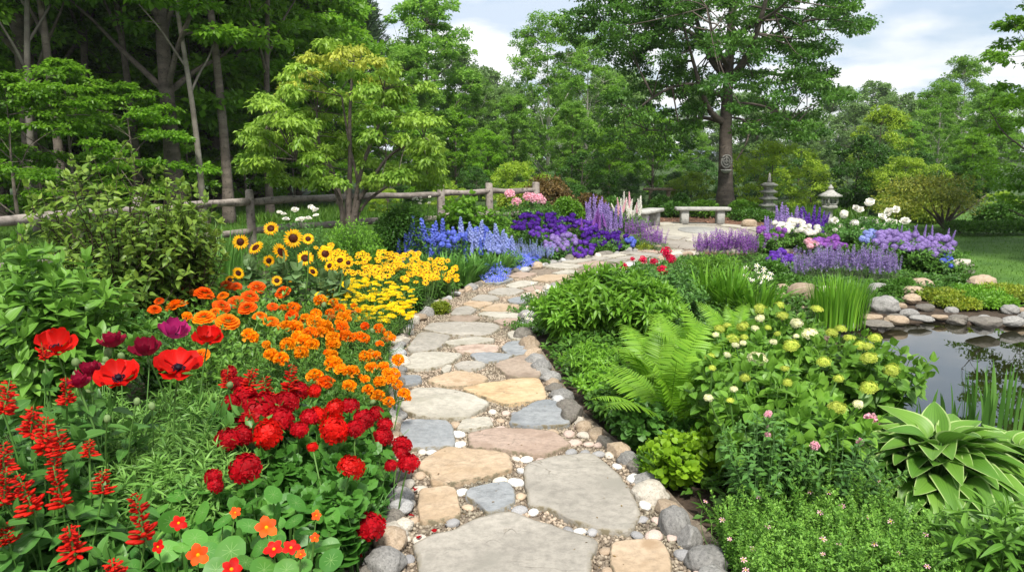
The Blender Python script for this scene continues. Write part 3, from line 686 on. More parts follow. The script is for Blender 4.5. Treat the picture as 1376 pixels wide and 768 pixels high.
# ------------------------------------------------------------------ fence
def wavy_bar(p0, p1, r, n=10, ns=8, seed=0, flat=1.):
    t = np.linspace(0, 1, n)[:, None]; P = np.array(p0)*(1-t)+np.array(p1)*t
    P = P + .012*np.sin(t*7+seed)*np.array([1, .4, 1.]); rr = r*(1+.1*np.sin(t[:, 0]*11+seed))
    g = tubes(P[None], rr[None], ns, True)
    return g
fe = thing('split_rail_fence', 'weathered grey split-rail fence running behind the flower border', 'fence', (0, 0, 0))
for i, (x, y) in enumerate(FENCE):
    t = rnd(1, -.02, .02)[0]
    if i < len(FENCE)-1:
        x2, y2 = FENCE[i+1]
        for zz in (1.0, .5):
            add('rail', mesh('rail', wavy_bar((x, y, zz+random.uniform(-.02, .02)), (x2, y2, zz+random.uniform(-.02, .02)), .062, 12, 8, i+zz), M_FENCE, True), fe)
    g = lathe([(.1, -.1), (.105, .3), (.1, .8), (.095, 1.17), (.075, 1.2)], 4, PI/4+.3)
    g['V'][:, :2] *= 1+.05*vnoise(g['V'], 3, i)[:, None]; g['V'] += np.array([x, y, 0]) + g['V'][:, 2:3]*np.array([[t, 0, 0]])
    add('post', mesh('post', g, M_FENCE), fe)

# ------------------------------------------------------------------ benches, lanterns
def bench(px, py, rz, label, L=1.4, Hh=.45):
    g = G(px, py); b = thing('stone_bench', label, 'bench', (g[0], g[1], 0.02), 'stone benches around the patio', rz)
    add('seat', mesh('seat', box(L, .42, .085, (0, 0, Hh-.042), .015), M_CONC), b)
    for s in (-1, 1): add('leg', mesh('leg', join([box(.2, .3, Hh-.085, (s*L*.33, 0, (Hh-.085)/2), .015)]), M_CONC), b)
bench(943, 302, -.05, 'pale stone slab bench at the back of the patio by the big tree', 1.42)
bench(870, 306, 1.05, 'shorter-looking stone bench seen end-on at the left side of the patio', 1.35)
# low wooden rail bench beyond
g = G(885, 279); wb = thing('wooden_bench', 'brown backless wooden bench behind the clipped green shrubs', 'bench', (g[0], g[1], 0), None, -.1)
add('seat', mesh('seat', box(1.15, .3, .09, (0, 0, .66), .02), M_RWOOD), wb)
for s in (-.3, .33): add('leg', mesh('leg', box(.13, .22, .62, (s, 0, .31), .01), M_RWOOD), wb)
def sq(prof, rot=PI/4): return lathe(prof, 4, rot)
M_LAN = stonem('lantern_granite', (.25, .245, .225), (.39, .38, .35), 8, bump=.4, spot=(.12, .13, .1))
g = G(1031, 291); pg = thing('pagoda_lantern', 'tall grey stone pagoda with four stacked tiers and pointed finial', 'stone lantern', (g[0], g[1], 0), None, .3)
S = PXM(g, 1)  # metres per pixel there
def T_(*a): return [(r*S, z*S) for r, z in a]
add('base', mesh('base', join([sq(T_((11, 0), (11, 6), (9, 8))), sq(T_((8.5, 8), (8.5, 13)))]), M_LAN), pg)
zz = 13
for k_, (wr, hh) in enumerate(((12.5, 9), (12, 9), (11.5, 9), (11.5, 9.5))):
    add('roof', mesh('roof', sq(T_((7, zz-.5), (wr, zz+1.2), (wr*1.03, zz+2.4), (wr*.68, zz+4.4), (6, zz+5.4))), M_LAN), pg)
    if k_ < 3: add('tier', mesh('tier', sq(T_((6.2, zz+5), (6.2, zz+9.6))), M_LAN), pg)
    zz += hh
add('finial', mesh('finial', lathe(T_((2.2, zz-4), (3, zz-2.5), (1.8, zz-.5), (2.4, zz+1), (1.4, zz+3), (1.6, zz+5), (.3, zz+9)), 12), M_LAN, True), pg)
g = G(1113, 300); lt = thing('stone_lantern', 'grey stone lantern with square windowed lamp box and wide curved cap', 'stone lantern', (g[0], g[1], 0), None, .25)
S = PXM(g, 1)
add('pillar', mesh('pillar', lathe(T_((8, 0), (8, 4), (5, 6), (5, 17), (6, 18)), 6), M_LAN), lt)
add('platform', mesh('platform', lathe(T_((6, 18), (11, 20.5), (11, 23.5), (8.5, 24.5)), 6), M_LAN), lt)
lb = []
for a in range(4):
    c, s = math.cos(a*PI/2), math.sin(a*PI/2)
    lb.append(rotz(box(2.6*S, 2.6*S, 10*S, (6.2*S, 6.2*S, 29.4*S)), a*PI/2))
    lb.append(rotz(box(1.6*S, 2.2*S, 7*S, (6.5*S, 0, 29.4*S)), a*PI/2))
    lb.append(rotz(box(2.4*S, 9.6*S, 2.2*S, (6.3*S, 0, 25.6*S)), a*PI/2)); lb.append(rotz(box(2.4*S, 9.6*S, 2.2*S, (6.3*S, 0, 33.4*S)), a*PI/2))
add('lamp_box', mesh('lamp_box', join(lb), M_LAN), lt)
add('roof', mesh('roof', lathe(T_((8, 34.4), (15, 35.5), (15.6, 37), (11, 39.5), (6.5, 42), (3.5, 44.5), (2.5, 45)), 6, .3), M_LAN), lt)
add('finial', mesh('finial', lathe(T_((2.4, 44.9), (3.6, 46.5), (3.4, 48), (1.6, 50), (.2, 52)), 12), M_LAN, True), lt)

# ================================================================== TREES
def crown_env(style, u):
    if style == 'oval': return math.sin(PI*(.12+.83*u))**.7
    if style == 'round': return math.sqrt(max(.02, 1-(2*u-1)**2))
    if style == 'spread': return (1-u**2.2)**.6*(.75+.25*min(1, u*5))
    if style == 'column': return (.55+.45*math.sin(PI*u))*(1 if u < .8 else (1-u)/.2*.8+.2)
    if style == 'cone': return (1-u)*.95+.05
    return 1
KT = kite(.6, .1); KTN = kite(.42, .08)
def tree_parts(H, Rr, zb, ncl, clr, nl, ls, tr, style='oval', seed=0, lean=(0, 0), flat=.4, limbs=9, T=None, fork=False, side=None, droop=.15, ylo=0., trunk_top=.85, clumpy=.6):
    r = np.random.default_rng(seed); T = T or KT
    n = 14; tt = np.linspace(0, 1, n); zt = tt*H*trunk_top
    P = np.column_stack([lean[0]*tt**1.4*H+.05*H*.12*np.sin(tt*5+seed), lean[1]*tt*H+.04*H*.12*np.sin(tt*4+seed*2), zt])
    rad = tr*(1-.82*tt**.9); rad[0] *= 1.35; rad[1] *= 1.08
    tubesl = [tubes(P[None], rad[None], 10)]
    limb_pts = [P[n//3:]]; limb_r = [rad[n//3:]]
    # cluster centres
    C = []
    for _ in range(ncl):
        u = r.uniform(0, 1)**.9; rz_ = Rr*crown_env(style, u); a = r.uniform(0, 2*PI); q_ = (r.uniform(.12, 1)**.55)*rz_
        z_ = zb+(H-zb)*u; f = np.interp(z_, P[:, 2], np.arange(n)); b = P[int(min(n-1, f))]
        C.append([b[0]+q_*math.cos(a), b[1]+q_*math.sin(a), z_ + r.normal()*.02*H])
    C = np.array(C)
    # limbs toward spread targets
    for k_ in range(limbs):
        a = k_*2.4+seed; u = (k_+.5)/limbs*.8; z_ = zb+(H-zb)*u; rz_ = Rr*crown_env(style, u)*r.uniform(.6, .85)
        z0 = max(zb*.75, z_-(.12+.1*r.random())*H-rz_*.35); i0 = np.interp(z0, P[:, 2], np.arange(n)); b = np.array([np.interp(i0, np.arange(n), P[:, j]) for j in range(3)])
        e_ = np.array([b[0]+rz_*math.cos(a), b[1]+rz_*math.sin(a), z_]); m_ = 9; s = np.linspace(0, 1, m_)[:, None]
        mid = (b+e_)/2+np.array([0, 0, .12*rz_*r.uniform(-.4, 1)]); Q = b*(1-s)**2+2*mid*s*(1-s)+e_*s**2
        Q = Q + .04*rz_*np.column_stack([np.sin(s[:, 0]*9+k_), np.cos(s[:, 0]*8+k_), np.sin(s[:, 0]*7)])*s
        rr = tr*.42*(1-.78*s[:, 0])*(1-.45*u); tubesl.append(tubes(Q[None], rr[None], 6)); limb_pts.append(Q[2:]); limb_r.append(rr[2:])
    LP = np.concatenate(limb_pts); LR = np.concatenate(limb_r)
    # twigs to clusters
    d = np.linalg.norm(C[:, None]-LP[None], axis=2) + 1.2*np.maximum(0, LP[None, :, 2]-C[:, None, 2]); j = d.argmin(1); B = LP[j]
    s = np.linspace(0, 1, 5)[None, :, None]; mid = (B+C)/2+np.array([0, 0, 1])*(.08*np.linalg.norm(C-B, axis=1))[:, None]
    Q = B[:, None]*(1-s)**2+2*mid[:, None]*s*(1-s)+C[:, None]*s**2
    rr = (LR[j]*.5)[:, None]*(1-.75*s[..., 0]) + .004; tubesl.append(tubes(Q, rr, 4))
    trunk = join(tubesl)
    # leaves
    nn = len(C)*nl; ci = np.repeat(np.arange(len(C)), nl); crr = (clr*r.uniform(.6, 1.25, len(C)))[ci]
    o = r.normal(size=(nn, 3)); o = nrm(o)*(r.uniform(0, 1, nn)**.45)[:, None]
    # sub-clumps break the ellipsoid outline
    sub = nrm(r.normal(size=(len(C), 7, 3)))*.75; sidx = r.integers(0, 7, nn); o = o*.45*(1-clumpy*.3)+sub[ci, sidx]*clumpy
    off = o*crr[:, None]*np.array([1, 1, flat])
    off[:, 2] -= droop*crr*(off[:, 0]**2+off[:, 1]**2)/(crr**2)
    pos = C[ci]+off
    out_ = nrm(off*np.array([1, 1, .3])+1e-6); dr = nrm(out_*.7+r.normal(size=(nn, 3))*.45+np.array([0, 0, -.25])); upv = nrm(np.array([0, 0, 1.])+r.normal(size=(nn, 3))*.45)
    cv = r.uniform(0, 1, len(C))
    lv = inst(T, frames(dr, upv, ls*r.uniform(.6, 1.3, nn)), pos, np.clip(.5*cv[ci]+r.uniform(0, .5, nn), 0, 1))
    return trunk, lv
PROTO = {}
def proto(key, mat, bark=M_BARK, **kw):
    t, l = tree_parts(**kw); PROTO[key] = (mesh('trunk', t, bark, True), mesh('crown', l, mat))
def tree(key, x, y, label, scale=1., rz=None, name='tree', cat='tree', group=None, sz=None, z=0., mat=None):
    tm, cm = PROTO[key]; o = thing(name, label, cat, (x, y, z), group, random.uniform(0, 6.28) if rz is None else rz)
    o.scale = (scale, scale, sz or scale)
    add('trunk', tm, o); add('crown', cm, o); return o

proto('forest_a', M_FOREST, H=15, Rr=4.2, zb=3.2, ncl=120, clr=1.25, nl=300, ls=.17, tr=.27, style='oval', seed=3, flat=.3, limbs=12)
proto('forest_b', M_FOREST, H=16, Rr=4.0, zb=4.2, ncl=110, clr=1.25, nl=290, ls=.17, tr=.22, style='column', seed=8, flat=.3, limbs=11, lean=(.04, 0))
proto('forest_c', M_FOREST_D, H=14, Rr=4.4, zb=1.2, ncl=170, clr=1.3, nl=280, ls=.19, tr=.22, style='oval', seed=14, flat=.32, limbs=10)
proto('understory', M_FOREST, H=4.6, Rr=2.7, zb=.7, ncl=46, clr=.8, nl=260, ls=.13, tr=.07, style='spread', seed=21, flat=.22, limbs=7)
proto('pole_tree', M_FOREST, H=14, Rr=2.6, zb=6, ncl=45, clr=1.0, nl=240, ls=.17, tr=.13, style='oval', seed=73, flat=.35, limbs=6, lean=(.03, .01))
proto('pole_pale', M_FOREST, bark=stonem('grey_bark', (.12, .105, .085), (.22, .2, .17), 5, bump=.8, streak='v'), H=12, Rr=2.2, zb=4.5, ncl=40, clr=.9, nl=240, ls=.17, tr=.09, style='oval', seed=79, flat=.35, limbs=6, lean=(.05, .0))
proto('mid_tall', M_MIDG, H=13, Rr=3.7, zb=.8, ncl=180, clr=1.05, nl=260, ls=.19, tr=.19, style='oval', seed=31, flat=.5, limbs=12)
proto('mid_airy', M_MIDG, bark=M_BARKP, H=13, Rr=3.8, zb=.8, ncl=160, clr=.95, nl=230, ls=.18, tr=.17, style='oval', seed=37, flat=.6, limbs=14)
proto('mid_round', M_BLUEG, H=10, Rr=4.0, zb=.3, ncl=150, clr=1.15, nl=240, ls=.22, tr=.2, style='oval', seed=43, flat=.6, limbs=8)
proto('dark_mass', M_FOREST_D, H=10, Rr=3.2, zb=.3, ncl=100, clr=1.0, nl=230, ls=.22, tr=.2, style='oval', seed=47, flat=.6, limbs=8)
proto('lime_tree', M_LIME, H=6, Rr=2.4, zb=.4, ncl=70, clr=.75, nl=200, ls=.15, tr=.1, style='oval', seed=53, flat=.6, limbs=7)
proto('lime_shrub', M_LIME, H=2.6, Rr=1.9, zb=.1, ncl=60, clr=.55, nl=200, ls=.1, tr=.05, style='round', seed=57, flat=.6, limbs=7)
proto('dark_shrub', M_DKSHRUB, H=3.4, Rr=2.3, zb=.1, ncl=80, clr=.65, nl=240, ls=.11, tr=.07, style='round', seed=59, flat=.6, limbs=8)
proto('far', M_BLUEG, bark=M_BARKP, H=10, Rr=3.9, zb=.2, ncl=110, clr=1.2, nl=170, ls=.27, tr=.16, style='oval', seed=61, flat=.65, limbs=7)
proto('right_edge', M_FOREST, H=10, Rr=3.0, zb=.8, ncl=110, clr=.95, nl=230, ls=.16, tr=.17, style='oval', seed=67, flat=.3, limbs=10)

# big oak-like tree by the patio: limbs aimed at the places they reach in the photograph
OAK = AT(974, 283, 24.6); OAK[2] = 0
def big_tree():
    r = np.random.default_rng(5); d0 = OAK[1]
    def L(px, py, dy=0.): return AT(px, py, d0+dy)-OAK
    def curve(pts, r0, r1, m=12, ns=8):
        P = smooth(np.array(pts), 3, False); d = np.concatenate([[0], np.cumsum(np.linalg.norm(np.diff(P, axis=0), axis=1))]); s = np.linspace(0, d[-1], m)
        Q = np.column_stack([np.interp(s, d, P[:, j]) for j in range(3)]); rr = r0+(r1-r0)*(np.linspace(0, 1, m)**.8); return Q, rr
    T = [curve([L(974, 290), L(975, 240), L(975, 160), L(979, 100), L(982, 40), L(986, -30), L(985, -110)], .28, .06, 20, 12)]
    T[0][1][:2] *= 1.25
    for pts, a in [([L(973, 165), L(950, 150, -.5), L(925, 60, -1), L(915, 20, -1)], .12), ([L(970, 95), L(955, 80, .5), L(935, 30, 1), L(930, -20, 1)], .17),
                   ([L(980, 110), L(1000, 85, -.8), L(1013, 55, -1), L(1030, 0, -1.5), L(1040, -60, -2)], .17), ([L(978, 105), L(1010, 96, .5), L(1045, 100, 1.2), L(1085, 110, 1.6), L(1120, 130, 2)], .08),
                   ([L(984, 60), L(1030, 55, .5), L(1060, 35, .8), L(1110, 22, 1.2), L(1150, 12, 1.5)], .09), ([L(972, 165), L(940, 155, .4), L(915, 175, .8), L(870, 175, 1)], .075),
                   ([L(972, 130), L(930, 110, -.8), L(890, 120, -1.5), L(840, 160, -2)], .08), ([L(982, 158), L(1003, 160, -.5), L(1008, 185, -.7), L(990, 215, -.5)], .035),
                   ([L(970, 85), L(930, 40, .5), L(880, 30, 1), L(820, 32, 1.4), L(770, 20, 2)], .10), ([L(985, 10), L(940, -50, -1), L(890, -70, -2)], .1), ([L(985, 0), L(1050, -50, 1), L(1110, -60, 1.5)], .1),
                   ([L(980, 80), L(985, 40, 3), L(990, 0, 4)], .1), ([L(978, 90), L(960, 60, -2), L(950, 10, -3.5)], .1), ([L(980, 50), L(1040, 20, -2), L(1080, -20, -3)], .08),
                   ([L(978, 140), L(1010, 138, -1), L(1050, 150, -1.6), L(1075, 180, -2)], .05)]:
        T.append(curve(pts, a, .025))
    tb = [tubes(Q[None], rr[None], 10 if i == 0 else 7) for i, (Q, rr) in enumerate(T)]
    C = []; 
    # cluster spots (px, py, dy spread, px radius, n)
    for px, py, rp, n in [(800, 5, 34, 8), (845, 40, 40, 12), (790, 40, 22, 5), (870, 10, 40, 10), (930, 10, 40, 10), (1010, 5, 40, 12), (1070, 15, 45, 13), (1125, 8, 30, 8), (1140, 30, 18, 4), (1090, 55, 30, 8), (1040, 75, 38, 10), (1085, 105, 30, 8), (1115, 120, 22, 5),
                          (1020, 120, 30, 6), (880, 90, 45, 10), (905, 55, 30, 8), (925, 120, 35, 9), (860, 140, 35, 6), (830, 180, 30, 3), (890, 165, 40, 5), (870, 200, 38, 3), (930, 150, 25, 3), (1010, 150, 30, 6), (1055, 150, 30, 6), (1080, 175, 22, 4), (955, 60, 25, 5),
                          (900, 205, 30, 2), (1000, 60, 30, 5), (960, 130, 35, 5), (850, 75, 28, 5), (930, -60, 70, 16), (1020, -70, 80, 18), (860, -30, 50, 8), (1100, -45, 50, 9)]:
        for _ in range(n):
            a = r.uniform(0, 2*PI); q_ = rp*math.sqrt(r.random()); dx = abs(px-975)/190; C.append(L(px+q_*math.cos(a), py+q_*math.sin(a)*.8, r.normal()*(2.3-1.0*dx)))
    C = np.array(C); LP = np.concatenate([Q[3:] for Q, _ in T]); LR = np.concatenate([rr[3:] for _, rr in T])
    d = np.linalg.norm(C[:, None]-LP[None], axis=2); j = d.argmin(1); B = LP[j]; s = np.linspace(0, 1, 6)[None, :, None]
    mid = (B+C)/2+r.normal(size=B.shape)*.15; Q = B[:, None]*(1-s)**2+2*mid[:, None]*s*(1-s)+C[:, None]*s**2
    tb.append(tubes(Q, np.minimum(.035, LR[j]*.6)[:, None]*(1-.8*s[..., 0])+.004, 4))
    nl = 360; nn = len(C)*nl; ci = np.repeat(np.arange(len(C)), nl); crr = r.uniform(.4, .85, len(C))[ci]
    sub = nrm(r.normal(size=(len(C), 8, 3)))*.8; o = nrm(r.normal(size=(nn, 3)))*(r.uniform(0, 1, nn)**.5)[:, None]*.4+sub[ci, r.integers(0, 8, nn)]*.7
    pos = C[ci]+o*crr[:, None]*np.array([1.15, 1.15, .42]); dr = nrm(o+r.normal(size=(nn, 3))*.6-np.array([0, 0, .3])); cv = r.uniform(0, 1, len(C))
    lv = inst(KT, frames(dr, nrm(UP+r.normal(size=(nn, 3))*.5), .105*r.uniform(.6, 1.3, nn)), pos, np.clip(.5*cv[ci]+r.uniform(0, .5, nn), 0, 1))
    t = thing('oak_tree', 'big spreading shade tree with tall straight trunk behind the stone bench', 'tree', tuple(OAK))
    add('trunk', mesh('trunk', join(tb), M_BARK, True), t); add('crown', mesh('crown', lv, M_OAK), t)
big_tree()
# ornament and dish on the oak trunk
g = AT(976, 222, OAK[1]-.33)
t = thing('bird_feeder', 'round grey ornament above a small dish hung on the big trunk', 'bird feeder', tuple(g))
M_ORN = stonem('ornament_stone', (.13, .13, .12), (.24, .24, .22), 20)
rn = join([tubes(np.array([[[.17*math.cos(a), 0, .12+.2*math.sin(a)] for a in np.linspace(0, 2*PI, 20)]]), np.full((1, 20), .025), 6),
           tubes(np.array([[[.1*math.cos(a), -.01, .12+.12*math.sin(a)] for a in np.linspace(0, 2*PI, 16)]]), np.full((1, 16), .02), 6),
           box(.03, .03, .36, (0, 0, .12)), box(.3, .03, .03, (0, .003, .12)), box(.26, .02, .3, (0, .025, .12), .005)])
add('medallion', mesh('medallion', rn, M_ORN), t)
add('dish', mesh('dish', lathe([(.03, -.26), (.11, -.23), (.17, -.16), (.175, -.13), (.15, -.135), (.05, -.17)], 20), M_CONC, True), t)
add('bracket', mesh('bracket', box(.05, .3, .05, (0, .16, -.2)), M_BARK), t)

def px_tree(key, px, pytop, d, label, Hp, **k):
    """stand a copy so that its top reaches the given pixel"""
    p = AT(px, pytop, d); s = (p[2]-k.get('z', 0))/Hp; return tree(key, p[0], p[1], label, s, **k)
# woodland on the left: each trunk one can see
FG = 'tall trees of the woodland edge'
for px, d, key, sc_, lab in [
    (40, 19.5, 'forest_b', 1.0, 'tall grey-brown trunk at the left end of the wood'),
    (58, 22, 'forest_a', .9, 'slim dark trunk just right of the leftmost tall trunk'),
    (108, 25, 'forest_b', .95, 'dark leaning trunk left of the thick central woodland trunk'),
    (160, 28, 'forest_a', 1.0, 'dark woodland tree with low arching boughs'),
    (236, 20, 'forest_b', 1.08, 'thickest straight woodland trunk behind the first fence rail'),
    (293, 24, 'forest_a', .95, 'dark forked woodland tree right of the thickest trunk'),
    (262, 26, 'forest_c', .9, 'slender pale-stemmed tree in the gap of the wood'),
    (345, 29, 'forest_c', .85, 'leafy woodland tree behind the fence post'),
    (-30, 24, 'forest_c', 1.0, 'dense tree at the far left edge of the wood'),
    (205, 31, 'forest_c', 1.05, 'deep-shade tree behind the thickest trunk'),
    (110, 33, 'forest_c', 1.1, 'broad tree deep in the left wood'),
    (30, 33, 'forest_c', 1.1, 'broad dark tree deep behind the leftmost trunk'),
    (385, 33, 'forest_c', .8, 'leafy tree at the right shoulder of the wood'),
    (320, 36, 'forest_a', .95, 'tall tree rising at the back of the wood'),
    (430, 40, 'forest_c', .82, 'dark tree behind the yellow-green small tree'),
    (-80, 30, 'forest_a', 1.1, 'tree beyond the left end of the wood')]:
    p = AT(px, 250, d); tree(key, p[0], p[1], lab, sc_, group=FG, name='woodland_tree')
for px, d, key, sc_, lab in [(78, 18.5, 'pole_tree', 1., 'slim straight pole-like trunk near the left end of wood'), (128, 21, 'pole_tree', 1.05, 'slim dark pole-like trunk behind the layered saplings'), (182, 20.5, 'pole_tree', .95, 'slim pole-like trunk left of the thickest one'), (268, 19.5, 'pole_pale', 1., 'thin pale crooked trunk right of the thickest one'),
                      (300, 20.5, 'pole_tree', 1.1, 'slim straight pole-like trunk left of corner post'), (365, 22, 'pole_tree', .9, 'slim dark pole-like trunk behind the corner post'), (50, 18, 'pole_pale', 1.1, 'thin pale trunk beside the leftmost tall one')]:
    p = AT(px, 250, d); tree(key, p[0], p[1], lab, sc_, group=FG, name='woodland_tree')
for px, d, s, lab in [(20, 15.5, .72, 'low layered sapling at the left fence'), (100, 16.5, .8, 'layered sapling with drooping bright boughs at left'), (180, 19, .75, 'layered sapling below the dark leaning trunk'),
                      (255, 21.5, .8, 'layered sapling at the foot of thickest trunk'), (330, 23, .75, 'layered sapling just beyond the corner fence post'), (150, 24, 1.1, 'taller sapling in the shade of the wood'), (60, 25, 1.2, 'taller sapling between the two leftmost trunks'),
                      (395, 25, .72, 'layered sapling left of yellow-green tree'), (300, 28, 1.2, 'tall sapling in the woodland gap'), (450, 27, .8, 'sapling behind the yellow-green tree'), (220, 27, 1.3, 'tall sapling behind the thickest trunk'),
                      (370, 30, 1.15, 'tall sapling behind the corner post'), (90, 23, 1.7, 'high arching understory tree left of centre wood'), (200, 24, 1.8, 'high arching understory tree behind the thickest trunk'), (310, 25, 1.7, 'high arching understory tree behind the pole trunks'), (0, 22, 1.8, 'high arching understory tree at the left frame edge'), (140, 26, 2.2, 'tallest understory tree in the deep wood'), (400, 27, 1.7, 'high understory tree left of the small yellow-green tree'), (30, 30, 2.4, 'leafy understory tree deep in the left corner of the wood'), (95, 29, 2.1, 'leafy understory tree deep in the wood beyond the layered saplings'), (165, 31, 2.5, 'leafy understory tree deep in the wood beyond the leaning trunk'), (240, 30, 2.3, 'leafy understory tree deep in the wood beyond the thickest trunk'), (290, 33, 2.5, 'leafy understory tree deep in the wood beyond the pole trunks'), (350, 33, 2.3, 'leafy understory tree deep in the wood beyond the corner post'), (10, 28, 1.3, 'tall sapling behind the leftmost trunk'), (520, 30, .8, 'sapling right of the yellow-green tree')]:
    p = AT(px, 250, d); tree('understory', p[0], p[1], lab, s, group='understory saplings of the wood', name='sapling')
# middle distance
MG = 'trees of the middle distance'
for a in [('mid_tall', 572, -8, 40, 'tall light green tree with two narrow tops left of centre', 13), ('mid_tall', 545, 70, 36, 'bright green tree directly behind the yellow-green one', 13), ('mid_airy', 625, 95, 42, 'grey-green tree between the tall pair and the centre gap', 13),
          ('dark_mass', 612, 150, 38, 'very dark conifer-like tree left of centre gap', 10), ('mid_round', 665, 120, 55, 'soft grey-green tree in the centre gap', 10), ('mid_airy', 737, 22, 42, 'tall airy tree with a pale visible trunk right of centre', 13),
          ('mid_airy', 790, 50, 46, 'pale-stemmed tree just right of the tall airy one', 13), ('mid_tall', 690, 130, 38, 'lower tree at the foot of the tall airy one', 13), ('mid_round', 835, 95, 50, 'grey-green tree behind the left boughs of shade tree', 10),
          ('mid_tall', 770, 140, 36, 'mid-green tree behind the round dark shrub', 13), ('dark_mass', 880, 150, 40, 'dark tree left of the big shade trunk', 10), ('mid_tall', 930, 160, 44, 'mid-green tree just left behind the big trunk', 13),
          ('mid_round', 1020, 140, 55, 'grey-green tree right behind the big trunk', 10), ('dark_mass', 655, 175, 36, 'dark tree low in the centre gap', 10), ('dark_mass', 820, 170, 34, 'dark tree behind the clipped shrubs', 10),
          ('mid_tall', 505, 100, 44, 'dense green tree behind the top of yellow-green tree', 13)]:
    px_tree(a[0], a[1], a[2], a[3], a[4], a[5], group=MG, name='tree')
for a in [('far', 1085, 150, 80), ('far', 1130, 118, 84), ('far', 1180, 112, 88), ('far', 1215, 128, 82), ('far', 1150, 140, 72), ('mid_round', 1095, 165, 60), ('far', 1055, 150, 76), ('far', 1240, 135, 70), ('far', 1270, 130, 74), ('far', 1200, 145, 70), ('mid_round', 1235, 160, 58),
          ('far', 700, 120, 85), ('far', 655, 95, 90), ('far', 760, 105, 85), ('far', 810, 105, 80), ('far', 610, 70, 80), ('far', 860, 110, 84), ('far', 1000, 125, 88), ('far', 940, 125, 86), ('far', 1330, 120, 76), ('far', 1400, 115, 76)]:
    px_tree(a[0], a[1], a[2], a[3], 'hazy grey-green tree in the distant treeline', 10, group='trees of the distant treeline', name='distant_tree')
px_tree('mid_airy', 1300, 78, 46, 'tall tree with pale trunk rising above the right treeline', 13, group=MG)
px_tree('mid_airy', 1268, 112, 38, 'small birch-like tree with forked white stem at right', 13, group=MG)
px_tree('mid_tall', 1335, 125, 34, 'dense green tree beside the right frame edge', 13, group=MG)
px_tree('mid_tall', 1225, 165, 36, 'mid-green tree behind the lime green one', 13, group=MG)
px_tree('lime_tree', 1186, 150, 33, 'bright lime green tree behind the dark rounded shrub', 6, name='lime_tree')
px_tree('dark_mass', 1310, 180, 30, 'dark green tree behind the yellow-tipped spreading shrub', 10, group=MG)
px_tree('right_edge', 1455, -60, 15.5, 'tall leafy tree cut off by the right frame edge', 10, group=MG)
px_tree('right_edge', 1590, -130, 12, 'leafy tree standing beyond the right side of the pond', 10, group=MG)
# mid shrubs
for a in [('dark_shrub', 1155, 186, 24.5, 'large dark green rounded shrub behind the stone lantern', 3.4, 'shrub'), ('lime_shrub', 1040, 194, 25.5, 'yellow-green shrub behind the stone pagoda', 2.6, 'shrub'), ('lime_shrub', 1218, 214, 23, 'lime shrub right of the dark rounded shrub', 2.6, 'shrub'),
          ('dark_shrub', 783, 208, 24, 'round dark green shrub above the purple flowers', 3.4, 'shrub'), ('lime_shrub', 695, 220, 23.5, 'yellow-green shrub left of the round dark one', 2.6, 'shrub'), ('lime_shrub', 1092, 222, 27, 'lime shrub behind the lantern', 2.6, 'shrub'),
          ('lime_shrub', 930, 232, 27, 'bright green shrub behind the wooden bench', 2.6, 'shrub'), ('dark_shrub', 905, 232, 29, 'dark green shrub behind the wooden bench', 3.4, 'shrub'), ('dark_shrub', 850, 235, 26, 'dark green shrub behind the white spires', 3.4, 'shrub'),
          ('lime_shrub', 520, 255, 22, 'bright shrub beyond the fence behind the small tree', 2.6, 'shrub'), ('lime_shrub', 600, 245, 24, 'bright shrub beyond the fence left of peonies', 2.6, 'shrub'), ('dark_shrub', 990, 235, 30, 'dark shrub right behind the big trunk', 3.4, 'shrub'),
          ('dark_shrub', 1030, 212, 33, 'dark green shrub filling the gap behind the pagoda', 3.4, 'shrub'), ('dark_shrub', 1075, 215, 34, 'mid-dark shrub behind the lantern and pagoda', 3.4, 'shrub'), ('dark_shrub', 950, 215, 33, 'dark shrub left behind the big trunk', 3.4, 'shrub'), ('dark_shrub', 1240, 205, 32, 'dark shrub behind the lime ones at right', 3.4, 'shrub'), ('dark_shrub', 1300, 215, 30, 'dark shrub behind the spreading olive one', 3.4, 'shrub'), ('dark_shrub', 640, 225, 32, 'dark shrub beyond the fence in the centre gap', 3.4, 'shrub'), ('dark_shrub', 560, 225, 30, 'dark shrub beyond the fence behind the small tree', 3.4, 'shrub'), ('lime_shrub', 1350, 258, 22, 'yellow-green shrub above the low clipped hedge', 2.6, 'shrub')]:
    px_tree(a[0], a[1], a[2], a[3], a[4], a[5], name='shrub', cat='shrub', group='rounded shrubs beyond the flower beds')

